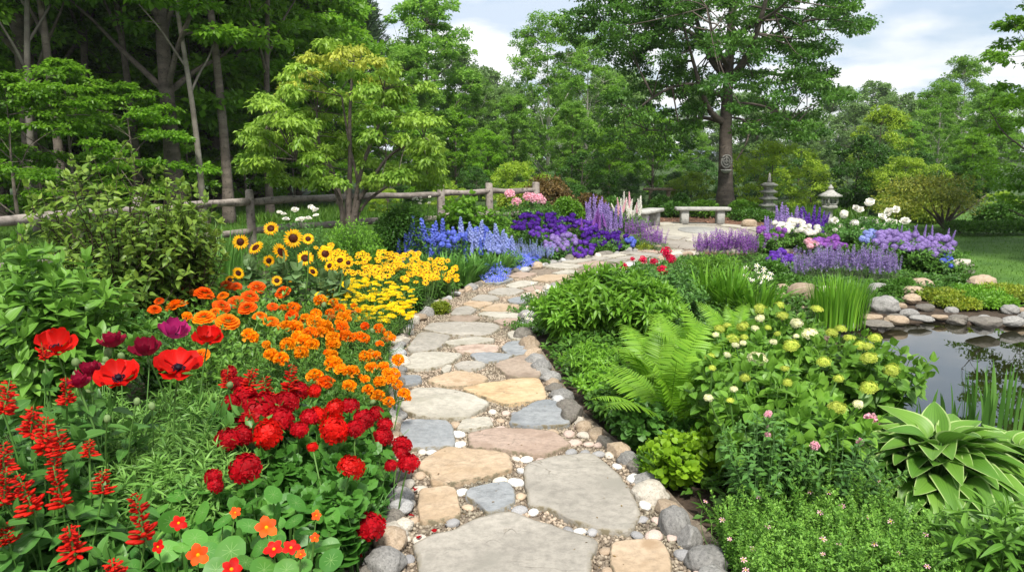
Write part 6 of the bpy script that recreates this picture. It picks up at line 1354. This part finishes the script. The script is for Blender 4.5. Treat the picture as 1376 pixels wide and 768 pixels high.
mass('white_phlox', 'small white phlox spilling at the end of the daylilies', 'flower', 1018, 368, 44, 26, 8.4, 26, H['star_w'], .06, F_GC, None, cam_=.9)
# ferns
def frond_mesh(seed):
    r = np.random.default_rng(seed); n = 34; t = np.linspace(.08, .985, n); L_ = 1.; ps = []
    def c(t): return np.column_stack([.03*np.sin(t*3+seed), t*L_*(.98-.12*t), .42*t-.42*t**2.4])
    Cn = c(t); tan = nrm(np.gradient(Cn, axis=0)); X = nrm(np.cross(tan, UP)); Zn = np.cross(X, tan); plen = .2*np.sin(PI*np.clip(t*.92+.10, 0, 1))**.75*(1-.15*t)
    V = []; m = 22
    for i in range(m+1):
        u = i/m; q = .5*.19*(math.sin(PI*min(1, u*.9+.1))**.55)*(1 if i % 2 else .62)*(1-.45*u); V += [[-q, u, -.2*u*u-.01], [0, u, -.2*u*u+.008], [q, u, -.2*u*u-.01]]
    V[-3:] = [[-.002, 1, -.2], [0, 1, -.2], [.002, 1, -.2]]
    T = pc(V, [(i*3+j, i*3+j+1, i*3+j+4, i*3+j+3) for i in range(m) for j in (0, 1)])
    for sgn in (1, -1):
        d = nrm(X*sgn+tan*.34-Zn*.1+r.normal(size=(n, 3))*.05); ps.append(inst(T, frames(d, Zn+r.normal(size=(n, 3))*.08, plen*r.uniform(.93, 1.05, n)), Cn, np.clip(r.uniform(0, .5, n)+.35*t, 0, 1)))
    tt = np.linspace(0, 1, 14); ps.append(tubes(c(tt)[None], np.linspace(.006, .0015, 14)[None], 4)); return mesh('frond', join(ps), M_FERN)
FR = [frond_mesh(i) for i in range(4)]
def fern(px, py, d, label, n, L_, lean=.0, tilt=(.35, 1.15), spread=2*PI, a0=0.):
    b = AT(px, py, d); t = plantE('fern', label, 'fern', b[0], b[1], 'lime green ferns in the right bed')
    for i in range(n):
        a = a0+i/n*spread+random.uniform(-.25, .25); el = random.uniform(*tilt); o = add('frond', FR[i % 4], t, (0, 0, .03)); s = L_*random.uniform(.8, 1.15); o.scale = (s, s, s); o.rotation_euler = (el, random.uniform(-.25, .25), a)
fern(905, 560, 4.35, 'largest lime green fern arching toward the path', 13, .8, tilt=(.35, 1.15))
fern(945, 480, 5.4, 'lime green fern behind the largest one', 13, .8, tilt=(.45, 1.15))
fern(985, 450, 6.3, 'small lime green fern behind the hydrangea', 12, .6, tilt=(.45, 1.15))
fern(880, 470, 5.2, 'lime green fern between the largest one and the perennial', 11, .7, tilt=(.45, 1.15))
for px, py, d, w_, T, ls, mat, k, lab in [(800, 466, 5.8, 90, L_LAN2, .085, M_BRIGHT, 120, 'low bright feathery clump by the right edging'), (812, 500, 5.2, 80, L_OV2, .07, M_BRIGHT, 90, 'low bright clump left of the largest fern'), (845, 520, 4.6, 80, L_OV, .075, M_GRN, 70, 'low mid-green leafy clump under the fern'), (862, 545, 4.3, 90, L_RND, .065, M_DEEP, 90, 'low blue-green rounded-leaf clump before the fern'), (820, 520, 4.75, 60, L_OV, .07, M_GRN, 60, 'low leafy clump beside the edging stones'), (930, 570, 4.2, 70, L_OV, .075, M_DEEP, 60, 'dark low leafy clump at the foot of the largest fern')]:
    leafy('low_perennial', lab, 'plant', px, py, d, w_, T, ls, mat, k, 8, dome=.4, group='low leafy plants under the fern')
for px, py, d, w_, lab in [(905, 590, 3.75, 100, 'lime green rounded-leaf groundcover beside the right edging'), (945, 585, 3.9, 90, 'lime green rounded-leaf groundcover under the rose bush'), (880, 605, 3.85, 60, 'small lime green patch touching the edging stones')]:
    leafy('lime_groundcover', lab, 'plant', px, py, d, w_, L_RND, .055, M_GLIME, 100, 8, dome=.4, up=.5, group='lime green groundcover')
# hydrangea
HY = [(346, 100, 0, 60), (425, 80, 0, 0)]
HYZ = [(258, 112, 65, 0), (340, 95, 50, 0), (497, 112, 60, 0), (257, 150, 45, 1), (85, 195, 55, 0), (183, 185, 60, 0), (235, 193, 40, 1), (352, 140, 60, 0), (412, 170, 60, 1), (470, 218, 75, 1), (142, 238, 65, 0), (188, 230, 40, 0), (153, 264, 38, 1), (184, 254, 34, 1), (388, 266, 78, 0), (636, 235, 58, 0), (744, 235, 65, 0), (560, 212, 60, 0), (600, 195, 55, 0), (680, 265, 60, 0), (713, 270, 58, 0), (718, 320, 80, 0), (45, 315, 50, 0), (245, 322, 92, 1), (527, 335, 68, 0), (361, 363, 44, 0), (193, 402, 52, 0), (372, 422, 50, 0), (54, 360, 38, 0), (118, 305, 36, 1), (590, 405, 50, 0), (718, 445, 85, 0), (815, 370, 75, 0), (312, 250, 40, 1), (38, 487, 45, 1), (582, 530, 88, 0), (672, 513, 50, 1), (130, 498, 40, 0), (145, 450, 38, 1), (116, 180, 40, 0), (68, 220, 34, 1), (290, 190, 34, 0), (410, 225, 30, 1), (330, 215, 34, 0)]
hs = []
for u, v, w_, c in HYZ:
    px, py = 940+u/3.156, 380+v/3.156; z_ = .66-.0008*(py-405); z_ = max(.48, z_); p_ = G(px, py, z_); hs.append((p_, PXM(p_, w_/3.156)*1.05, H['hyc' if c else 'hyl'], face_dir(p_, 1., .4, .15)))
def hf(Rr, Hh):
    P = stemset(int(90*max(.5, Rr/.4)), Rr*.82+.04, Hh*.97, .5, 7, .2); return join([along(P, 8, .25, .95, L_BR, .105, .2, -.05, tilt=.35), stem_tubes(P, .005, .003, 4)]), M_HYD
a = kgroups([h[0] for h in hs], 5)
for j in range(5):
    q_ = [h for h, b in zip(hs, a) if b == j]
    if q_: headed_plant('hydrangea', 'hydrangea with lime and cream flower domes over large bright leaves', 'flower', q_, hf, 'hydrangeas in the right bed', .005)
# rose bush under hydrangea
for i, (px, py, d, w_, lab) in enumerate([(1000, 545, 3.5, 110, 'dark-leaved rose bush right of the lime groundcover'), (1060, 545, 3.4, 120, 'dark-leaved rose bush below the hydrangea'), (1125, 555, 3.35, 100, 'dark-leaved rose bush left of the hosta')]):
    top = AT(px, py, d); hs = []
    for _ in range(2):
        p_ = AT(px+random.uniform(-w_*.35, w_*.35), py+random.uniform(5, 45), d-.15); hs.append((p_, .028+.02*random.random(), H['rk'], face_dir(p_, .5, 1.)))
    headed_plant('rose_bush', lab, 'rose bush', hs, fol(L_OV2, .055, M_ROSE, 110, 11, 1.05, .16, .3), 'rose bushes below the hydrangeas', .0025)
p_ = AT(1170, 566, 3.75)
headed_plant('rose_bush', 'rose stem with one full pink bloom left of the hosta', 'rose bush', [(p_, .09, H['rk'], face_dir(p_, .4, 1))], fol(L_OV2, .055, M_ROSE, 30, 9, .95, .12), 'rose bushes below the hydrangeas')
# hosta
def hosta(px, py, d, n, ls, label, Rr=.12, Hh=.3):
    b = AT(px, py, d); t = plantE('hosta', label, 'hosta', b[0], b[1], 'hostas by the pond'); ps = []; st = []
    Ls = [leaf(.66, 10, dr_, .14, 'heart', 3, .018) for dr_ in (.4, .65, .9)]
    for i in range(n):
        q_ = (i+.5)/n; a = i*2.39996; el = .95-1.15*q_+random.uniform(-.2, .2); r0 = Rr*(.15+.85*q_); pt = np.array([r0*math.cos(a), r0*math.sin(a), Hh*(1-.55*q_)]); d_ = np.array([math.cos(a)*math.cos(el), math.sin(a)*math.cos(el), math.sin(el)]); up_ = np.array([-math.cos(a)*math.sin(el), -math.sin(a)*math.sin(el), math.cos(el)])
        ps.append(inst(Ls[random.randint(0, 2)], frames(d_[None], up_[None]+R_.normal(size=(1, 3))*.28, np.array([ls*random.uniform(.7, 1.25)])), pt[None], rnd(1))); st.append(np.array([[0, 0, 0], pt*.5+np.array([0, 0, .02]), pt]))
    add('foliage', mesh('foliage', join(ps), M_HOSTA, True), t); add('stems', mesh('stems', tubes(np.array(st), np.full((n, 3), .006), 5), M_STEM), t)
hosta(1258, 640, 3.5, 120, .185, 'large cream-edged hosta at the near edge of the pond', .36, .33)
hosta(1355, 640, 3.55, 70, .17, 'cream-edged hosta at the right frame edge', .2, .28)
hosta(1200, 650, 3.5, 40, .15, 'smaller cream-edged hosta leaves beside the rose bush', .1, .2)
# thyme-like bush with pink buttons
for i, (cx_, cy_, w_, h_, d, n, lab) in enumerate([(985, 690, 110, 70, 2.95, 8, 'fine-leaved green mat with pink buttons touching the right edging'), (1060, 670, 120, 60, 3.05, 6, 'fine-leaved green clump with pink buttons in the centre front'), (1140, 665, 110, 60, 3.05, 6, 'fine-leaved green clump with pink buttons left of hosta'), (1200, 700, 110, 70, 2.85, 7, 'fine-leaved green clump with pink buttons below the hosta'), (1110, 735, 140, 60, 2.65, 8, 'fine-leaved green clump with pink buttons at bottom frame edge'), (1010, 745, 100, 50, 2.65, 6, 'fine-leaved green clump with pink buttons beside the tan block'), (1220, 755, 110, 50, 2.6, 5, 'fine-leaved green clump with pink buttons near the lower right corner')]):
    mass('button_flower', lab, 'flower', cx_, cy_, w_, h_, d, max(2, n//2), H['star_p'], .024, (lambda Rr, Hh: (join([along(P_ := stemset(150, Rr+.1, Hh*1.05, .35, 8, .25, hv=(.55, 1.4)), 30, .1, .99, L_OV2, .022, .6, .05), stem_tubes(P_, .0025, .001, 3)]), M_THYME)), 'fine-leaved pink button flowers', cam_=.8, stem=.0015)
# lower right lance plant and small leaves
leafy('lance_leaf_plant', 'upright lance-leaved plant in the lower right corner', 'plant', 1350, 682, 2.6, 130, leaf(.24, 5, .35, .06, 'lance'), .15, M_BUSH, 16, 12, dome=.3, up=.5)
leafy('lance_leaf_plant', 'low lance-leaved plant left of the corner one', 'plant', 1275, 690, 2.85, 70, leaf(.24, 5, .35, .06, 'lance'), .12, M_BUSH, 12, 9, dome=.3, up=.5)
# pond-side iris blades
for px, py, d, n, h_, lab in [(1352, 520, 4.7, 40, .46, 'tall pond iris blades standing at the right frame edge'), (1300, 560, 4.6, 8, .36, 'few short pond iris blades left of the tall ones'), (1215, 530, 4.7, 7, .34, 'sparse dark iris blades crossing the water above hosta')]:
    p_ = AT(px, py, d); o = plantE('pond_iris', lab, 'plant', p_[0], p_[1], 'iris blades at the pond margin'); o.location.z = -.1; add('foliage', mesh('foliage', blades(n, .4, h_, .021, 5, .28, .8)[0], M_BLADE), o)
p_ = G(1130, 440); o = plantE('pond_iris', 'bright upright rush clump at the left end of the far bank', 'plant', p_[0], p_[1]+.1, 'iris blades at the pond margin'); add('foliage', mesh('foliage', blades(240, .3, .55, .016, 5, .35, .9)[0], M_BRIGHT), o)
p_ = G(1155, 425); o = plantE('pond_iris', 'shorter rush clump behind the bright upright one', 'plant', p_[0], p_[1]+.2, 'iris blades at the pond margin'); add('foliage', mesh('foliage', blades(160, .22, .4, .014, 5, .5, .9)[0], M_BLADE), o)

# --- far right flower island
F_LV = fol(L_NEED, .08, M_LAVG, 80, 11, .85, .05, .8)
for cx_, cy_, w_, h_, d, n, hd, sz_, lab in [(955, 324, 44, 18, 12.6, 80, 'lavm', .42, 'magenta-purple salvia clump at the patio edge'), (985, 322, 46, 18, 12.8, 90, 'lavm', .45, 'magenta-purple salvia clump with the tallest spikes'), (1008, 325, 30, 16, 12.6, 40, 'lavm', .4, 'magenta-purple salvia clump beside the phlox'),
        (1090, 350, 50, 22, 10.6, 60, 'lavp', .4, 'lavender clump left half above the pond rocks'), (1125, 346, 50, 22, 10.7, 70, 'lavp', .42, 'lavender clump in the middle above the boulders'), (1165, 345, 50, 22, 10.6, 70, 'lavp', .42, 'lavender clump on the right above the boulders'), (1190, 352, 40, 20, 10.3, 50, 'lavp', .38, 'lavender clump beside the lilac phlox'), (1075, 358, 24, 12, 10.4, 20, 'lavp', .3, 'small lavender tuft at the left end')]:
    mass('lavender', lab, 'flower', cx_, cy_, w_, h_, d, n, H[hd], sz_, F_LV, 'lavender and salvia clumps of the rock garden', spike=True)
for k_, cx_, cy_, w_, h_, d, n, s_, sp__, lab in [('p', 1065, 280, 44, 10, 16.5, 18, .55, True, 'blue-purple delphinium spires left of the lantern'), ('v', 1090, 282, 44, 10, 16.5, 18, .55, True, 'violet-blue delphinium spires in front of the lantern'), ('p', 1040, 290, 30, 10, 15.6, 9, .4, True, 'mauve spires behind the white phlox'),
        ('w', 1062, 303, 50, 16, 14.4, 24, .13, False, 'white phlox clump in front of the delphiniums'), ('w', 1085, 308, 36, 12, 14, 14, .12, False, 'white phlox clump nearer the pink heads'), ('m', 1035, 312, 40, 18, 13.6, 18, .11, False, 'pinkish purple phlox clump right of the salvia'), ('k', 1090, 325, 40, 12, 12.6, 12, .13, False, 'pink and purple rounded flower clump'), ('m', 1120, 325, 44, 14, 12.6, 18, .13, False, 'mauve rounded flower clump before the white roses'), ('v', 1045, 345, 30, 18, 11.6, 20, .1, False, 'deep purple petunia clump above the daylilies'), ('v', 1060, 350, 20, 14, 11.3, 12, .1, False, 'small deep purple petunia clump'),
        ('p', 1195, 322, 44, 22, 11.6, 34, .12, False, 'lilac phlox clump left half'), ('p', 1225, 325, 40, 24, 11.6, 34, .12, False, 'lilac phlox clump in the middle'), ('p', 1262, 330, 40, 28, 11.6, 34, .12, False, 'lilac phlox clump at the lawn edge'), ('b', 1275, 348, 20, 20, 11.2, 12, .1, False, 'small blue phlox cluster at lawn edge'), ('l', 1170, 318, 24, 16, 12, 14, .11, False, 'pale lilac phlox between lavender and white roses')]:
    if k_ == 'k': hd = [H['ball']['k'], H['ball']['m']]
    else: hd = (H['del'] if sp__ else H['ball'])[k_]
    mass('delphinium' if sp__ else 'phlox', lab, 'flower', cx_, cy_, w_, h_, d, n, hd, s_, fol(L_OV2, .085, M_GRN, 70, 10, .95, .1), 'flowers of the rock garden', spike=sp__, cam_=.8, dd=.4 if sp__ else None)
mass('phlox', 'tall lilac flower spires over dark leaves at lawn edge', 'flower', 1235, 312, 100, 30, 11.9, 26, H['del']['p'], .28, fol(L_OV2, .09, M_DEEP, 170, 12, .95, .1), 'flowers of the rock garden', spike=True)
hs = []
for px, py, w_ in [(1134, 288, 12), (1160, 297, 13), (1150, 280, 10), (1169, 272, 13), (1194, 285, 12), (1204, 282, 11), (1168, 273, 11), (1216, 298, 14), (1142, 316, 11), (1122, 296, 10), (1156, 282, 10), (1185, 292, 12), (1176, 298, 10), (1148, 300, 12), (1200, 300, 12), (1130, 305, 10), (1186, 305, 11), (1160, 310, 9), (1122, 310, 8), (1195, 298, 10)]:
    p_ = AT(px, py, 13.6+random.uniform(-.3, .3)); hs.append((p_, PXM(p_, w_)*1.08, H['ball']['w'] if random.random() < .35 else H['rw'], face_dir(p_, .7, 1., .35)))
headed_plant('white_rose', 'white rose bush with many round blooms beside the lantern', 'rose bush', hs, fol(L_OV2, .08, M_DEEP, 200, 14, .97, .12), None)
mound('cushion_plant', 'white-flecked green cushion beside the cream boulder', 'plant', 1295, 372, 10.4, 46, M_GRN, L_TINY, .04, 2600)
for px, py, d, w_, lab in [(1060, 372, 10.2, 44, 'green cushion below the small lavender tuft'), (1040, 352, 11, 34, 'green cushion behind the daylilies'), (1195, 385, 9.2, 36, 'low green cushion among the boulders'), (1215, 375, 9.6, 40, 'low green cushion above the boulders'), (1130, 376, 9.6, 40, 'low green cushion under the lavender')]:
    mound('cushion_plant', lab, 'plant', px, py, d, w_, M_GRN, L_TINY, .045, 2600)
# spreading sedum mats on the far bank
for px, py, d, w_, mat, lab in [(1265, 395, 9.2, 70, M_SEDUM, 'yellow-green sedum mat at the left of the bank'), (1310, 392, 9.3, 80, M_BRIGHT, 'bright green mat in the middle of the bank'), (1350, 390, 9.4, 80, M_SEDUM, 'yellow-green sedum mat at the right frame edge'), (1285, 410, 8.7, 60, M_SEDUM, 'yellow-green sedum mat hanging toward the water'), (1330, 408, 8.8, 70, M_BRIGHT, 'bright green mat hanging toward the water'), (1400, 400, 9.0, 80, M_SEDUM, 'yellow-green mat beyond the right frame edge')]:
    mound('sedum', lab, 'plant', px, py, d, w_, mat, L_TINY, .04, 4200, 'sedum mats on the pond bank')
# yellow-tipped spreading shrub at right
def spread_shrub():
    r = np.random.default_rng(12); d0 = 18.5; O = AT(1268, 306, d0); O[2] = 0
    def L(px, py, dy=0.): return AT(px, py, d0+dy)-O
    T = []
    for e_ in [(1225, 262), (1240, 250), (1262, 242), (1285, 245), (1310, 250), (1325, 262), (1250, 270), (1295, 268)]:
        P = smooth(np.array([L(1268, 306), L(1268+(e_[0]-1268)*.3, 290, r.normal()*.1), L(1268+(e_[0]-1268)*.65, e_[1]+16, r.normal()*.3), L(*e_, r.normal()*.5)]), 3, False); T.append((P, np.linspace(.04, .01, len(P))))
    C = np.array([L(r.uniform(1222, 1332), 0, r.normal()*.6)*np.array([1, 1, 0]) for _ in range(70)]); 
    xs = (C[:, 0]-C[:, 0].mean())/1.1; C[:, 2] = [AT(1268, 238+26*abs(x)**1.6+r.uniform(0, 26), d0)[2] for x in xs]
    nl = 110; nn = len(C)*nl; ci = np.repeat(np.arange(len(C)), nl); o = r.normal(size=(nn, 3))*np.array([.2, .2, .06]); g = inst(L_OV2, frames(nrm(o+r.normal(size=(nn, 3))*.2-UP*.05), nrm(UP+r.normal(size=(nn, 3))*.4), .08*r.uniform(.7, 1.2, nn)), C[ci]+o, r.uniform(0, 1, nn))
    t = thing('spreading_shrub', 'wide bare-stemmed shrub with olive-yellow leaf layers by the lawn', 'shrub', tuple(O)); add('stems', mesh('stems', join([tubes(P[None], rr[None], 6) for P, rr in T]), M_BARK, True), t); add('foliage', mesh('foliage', g, M_OLIVE), t)
spread_shrub()
mound('low_shrub', 'yellow-green low shrub behind the spreading one', 'shrub', 1235, 262, 21, 90, M_SEDUM, L_OV2, .1, 5000)
mound('low_shrub', 'light green shrub right of the spreading one', 'shrub', 1345, 272, 19.5, 60, M_GRN, L_OV2, .1, 5000)

# ------------------------------------------------------------------ boulders around the pond
BR = [(446, 513, 50, 45, 1), (530, 535, 115, 80, 1), (437, 552, 50, 40, 1), (478, 550, 38, 38, 1), (475, 574, 58, 28, 2), (515, 600, 65, 32, 1), (695, 508, 38, 32, 1), (820, 520, 78, 52, 0), (848, 585, 108, 72, 0), (795, 628, 90, 36, 1), (890, 638, 85, 34, 1), (935, 612, 68, 32, 0), (990, 632, 82, 30, 0), (905, 585, 44, 28, 1), (950, 555, 64, 34, 1), (1005, 590, 75, 48, 4), (955, 525, 74, 38, 1), (980, 500, 90, 46, 1), (1170, 565, 64, 30, 0), (1150, 432, 95, 62, 2), (1230, 492, 98, 52, 1), (1250, 645, 122, 58, 4), (1330, 598, 68, 42, 0), (1345, 645, 84, 38, 0), (1372, 600, 40, 34, 1), (1140, 630, 64, 24, 4), (825, 656, 110, 22, 4), (1060, 625, 60, 24, 1), (1100, 600, 50, 30, 0), (600, 520, 40, 30, 2), (740, 560, 50, 34, 1), (760, 590, 46, 30, 0), (640, 520, 44, 30, 1), (770, 540, 44, 34, 4), (1420, 630, 90, 50, 0), (1440, 600, 60, 40, 1), (1500, 650, 100, 50, 4), (315, 262, 58, 34, 1)]
for i, (u, v, w_, h_, ci) in enumerate(BR):
    px, py = 900+u/2.891, 210+v/2.891; g = G(px, py+h_/2.891/2, -.06 if v > 560 else 0.); s = PXM(g, w_/2.891); hz = PXM(g, h_/2.891)*1.1
    o = add('boulder', rock(ci, i % 6, i % 3 == 0), None, (g[0], g[1]+s*.3, g[2]+hz*.42), (s*1.1, s*.8, hz*1.25), (0, 0, random.uniform(-.3, .3)))
    tag(o, '%s boulder at the pond bank below the lavender' % RKN[ci] if i != len(BR)-1 else 'pinkish tan boulder at the right edge of the patio', 'boulder', 'boulders banking the pond' if i != len(BR)-1 else None)
# smaller stones tucked in along the near and left margins
for i in range(26):
    k = i/26*len(POND); q_ = POND[int(k)]; c = POND.mean(0); d_ = (q_-c)/np.linalg.norm(q_-c); s = random.uniform(.14, .28); ci = random.choice([0, 1, 4, 0])
    tag(add('boulder', rock(ci, i % 6), None, (q_[0]+d_[0]*.12, q_[1]+d_[1]*.12, WZ+.04), (s, s*.8, s*.6), (0, 0, random.uniform(0, 6))), '%s stone at the pond waterline' % RKN[ci], 'boulder', 'stones lining the pond margin')

# ------------------------------------------------------------------ grass, ground cover (stuff)
def tufts(poly, n, h_, wd, mat, name, label, keep=None):
    P = np.array(poly); lo, hi = P.min(0), P.max(0); x = rnd(n*3, lo[0], hi[0]); y = lo[1]+(hi[1]-lo[1])*rnd(n*3)**1.3; ok = inpoly(x, y, poly)
    if keep is not None: ok &= keep(x, y)
    x, y = x[ok][:n], y[ok][:n]; k = len(x); g = inst(kite(wd, .02, .3), frames(nrm(UP+R_.normal(size=(k, 3))*.35), rdir(k), h_*rnd(k, .6, 1.3)), np.column_stack([x, y, bedh(x, y)-.04]), rnd(k))
    o = add(name, mesh(name, g, mat)); kind(o, 'stuff'); tag(o, label, 'grass')
tufts(LAWN_R, 70000, .055, .14, M_GRASS, 'grass', 'short mown lawn grass right of the pond')
LAWN_L = [(-5.3, 10.5), (-4.6, 13), (-3.2, 14.6), (-1.5, 16.1), (.8, 17.8), (0, 22), (-14, 22), (-13, 9), (-7.5, 5.5)]
tufts(LAWN_L, 70000, .11, .1, M_GRASS, 'grass', 'longer meadow grass beyond the split-rail fence')
tufts([(-14, 21), (9, 18.6), (12, 26), (-16, 26)], 30000, .3, .12, M_GRASS, 'undergrowth', 'rough undergrowth at the foot of the trees', lambda x, y: np.hypot(x-PATIO_C[0]-.8, y-PATIO_C[1]-1.2) > 5.6)
# low leafy ground cover filling both beds
LB = np.array([*Lw[4:], [2.5, 15.5], [0, 16], [-1.8, 15], [-3.4, 13.6], [-4.6, 12], [-5.2, 9.5], [-5.8, 7], [-6, 4], [-4.5, 2], [-2.2, 1.5]])
RB = np.array([*Rw[4:-2], [3.2, 13], [5.6, 13.2], [6.6, 10], [6.2, 9.2], [4.5, 8.6], [3.6, 8.2], [2.9, 6.5], [2.6, 5.6], [3.2, 4.0], [3.6, 1.6], [1.6, 1.6]])
def cover(poly, n, mat, T, ls, hmax, label, seed):
    P = np.array(poly); lo, hi = P.min(0), P.max(0); x = rnd(n*3, lo[0], hi[0]); y = lo[1]+(hi[1]-lo[1])*rnd(n*3)**1.2
    dd = dist_poly(x, y, poly); ok = inpoly(x, y, poly) & (dd > .1) & ~inpoly(x, y, POND) & (vnoise(np.column_stack([x, y, 0*x]), 2.2, seed) > -.35); x, y, dd = x[ok][:n], y[ok][:n], dd[ok][:n]; k = len(x)
    hh_ = hmax*np.clip(dd*2.2, .15, 1)*(.6+.4*vnoise(np.column_stack([x, y, 0*x]), 3, seed+1)); zz = np.abs(hh_)*rnd(k)**.6; d = nrm(R_.normal(size=(k, 3))*np.array([1, 1, .35])+UP*.25)
    o = add('ground_cover', mesh('ground_cover', inst(T, frames(d, nrm(UP+R_.normal(size=(k, 3))*.4), ls*rnd(k, .6, 1.3)), np.column_stack([x, y, zz]), rnd(k)), mat)); kind(o, 'stuff'); tag(o, label, 'ground cover')
cover(LB, 42000, M_GRN, L_OV2, .06, .22, 'low mixed leaves filling the gaps of the left border', 3)
cover(RB, 42000, M_GRN, L_OV2, .06, .2, 'low mixed leaves filling the gaps of the right bed', 6)
# mulch chips
n = 9000; a = rnd(n, 0, 6.28); r = np.sqrt(rnd(n))*5.4; x = PATIO_C[0]+.8+r*np.cos(a); y = PATIO_C[1]+1.2+r*np.sin(a); ok = ~inpoly(x, y, PATIO) & (y > 13.5) & (x < 7.2); x, y = x[ok], y[ok]
o = add('mulch', mesh('mulch', inst(kite(.4, .02), frames(nrm(R_.normal(size=(len(x), 3))*np.array([1, 1, .2])), np.tile(UP, (len(x), 1)), .09*rnd(len(x), .5, 1.3)), np.column_stack([x, y, np.full(len(x), .0)]), rnd(len(x))), leafm('bark_chip', (.13, .06, .035), (.25, .14, .09), 0, .8))); kind(o, 'stuff'); tag(o, 'reddish bark mulch around the patio', 'mulch')
# fallen red petals on the path
pm = mesh('fallen_petal', leaf(.8, 3, .1, .2, 'petal'), M_CRIM)
for i, (px, py, lab) in enumerate([(557, 659, 'crimson petal beside the geranium blooms'), (557, 693, 'crimson petal on the pebbles by the square tan flagstone'), (567, 719, 'crimson petal on the edge of the largest flagstone'), (580, 711, 'small crimson petal left of the largest flagstone'), (478, 749, 'crimson petal on bare soil by the nasturtiums')]):
    g = G(px, py, .03); tag(add('fallen_petal', pm, None, tuple(g), .03, (.1, .2, i*1.3)), lab, 'petal', 'fallen red petals')

# ------------------------------------------------------------------ labels: make look-alikes tell-apart-able
import collections
ORD = ['first', 'second', 'third', 'fourth', 'fifth', 'sixth', 'seventh', 'eighth', 'ninth', 'tenth', 'eleventh', 'twelfth', 'thirteenth', 'fourteenth', 'fifteenth', 'sixteenth', 'seventeenth', 'eighteenth', 'nineteenth', 'twentieth']
by = collections.defaultdict(list)
for o in TAGGED: by[o['label']].append(o)
for lab, os_ in by.items():
    if len(os_) < 2 or os_[0].name.startswith('pebble'): continue
    if os_[0].name.startswith('edging'):
        os_.sort(key=lambda o: o.location.y)
        for i, o in enumerate(os_): o['label'] = '%s, %s from the bottom' % (lab, ORD[i] if i < 20 else 'number %d' % (i+1))
        continue
    os_.sort(key=lambda o: TOPX(np.array(o.location))[0])
    for i, o in enumerate(os_): o['label'] = '%s, %s from the left' % (lab, ORD[i] if i < 20 else 'number %d' % (i+1))

# ------------------------------------------------------------------ faint summer haze
hz = box(330, 300, 42, (0, 118, 19)); o = add('haze', mesh('haze', hz, None if 0 else bpy.data.materials.new('haze_air'))); kind(o, 'stuff'); tag(o, 'faint pale summer haze softening the far trees', 'haze')
hm = bpy.data.materials['haze_air']; hm.use_nodes = True; nt = hm.node_tree; nt.nodes.clear(); om = N(nt, 'ShaderNodeOutputMaterial'); pv = N(nt, 'ShaderNodeVolumePrincipled')
pv.inputs['Color'].default_value = (.93, .96, 1, 1); pv.inputs['Density'].default_value = .0003; nt.links.new(pv.outputs[0], om.inputs['Volume'])
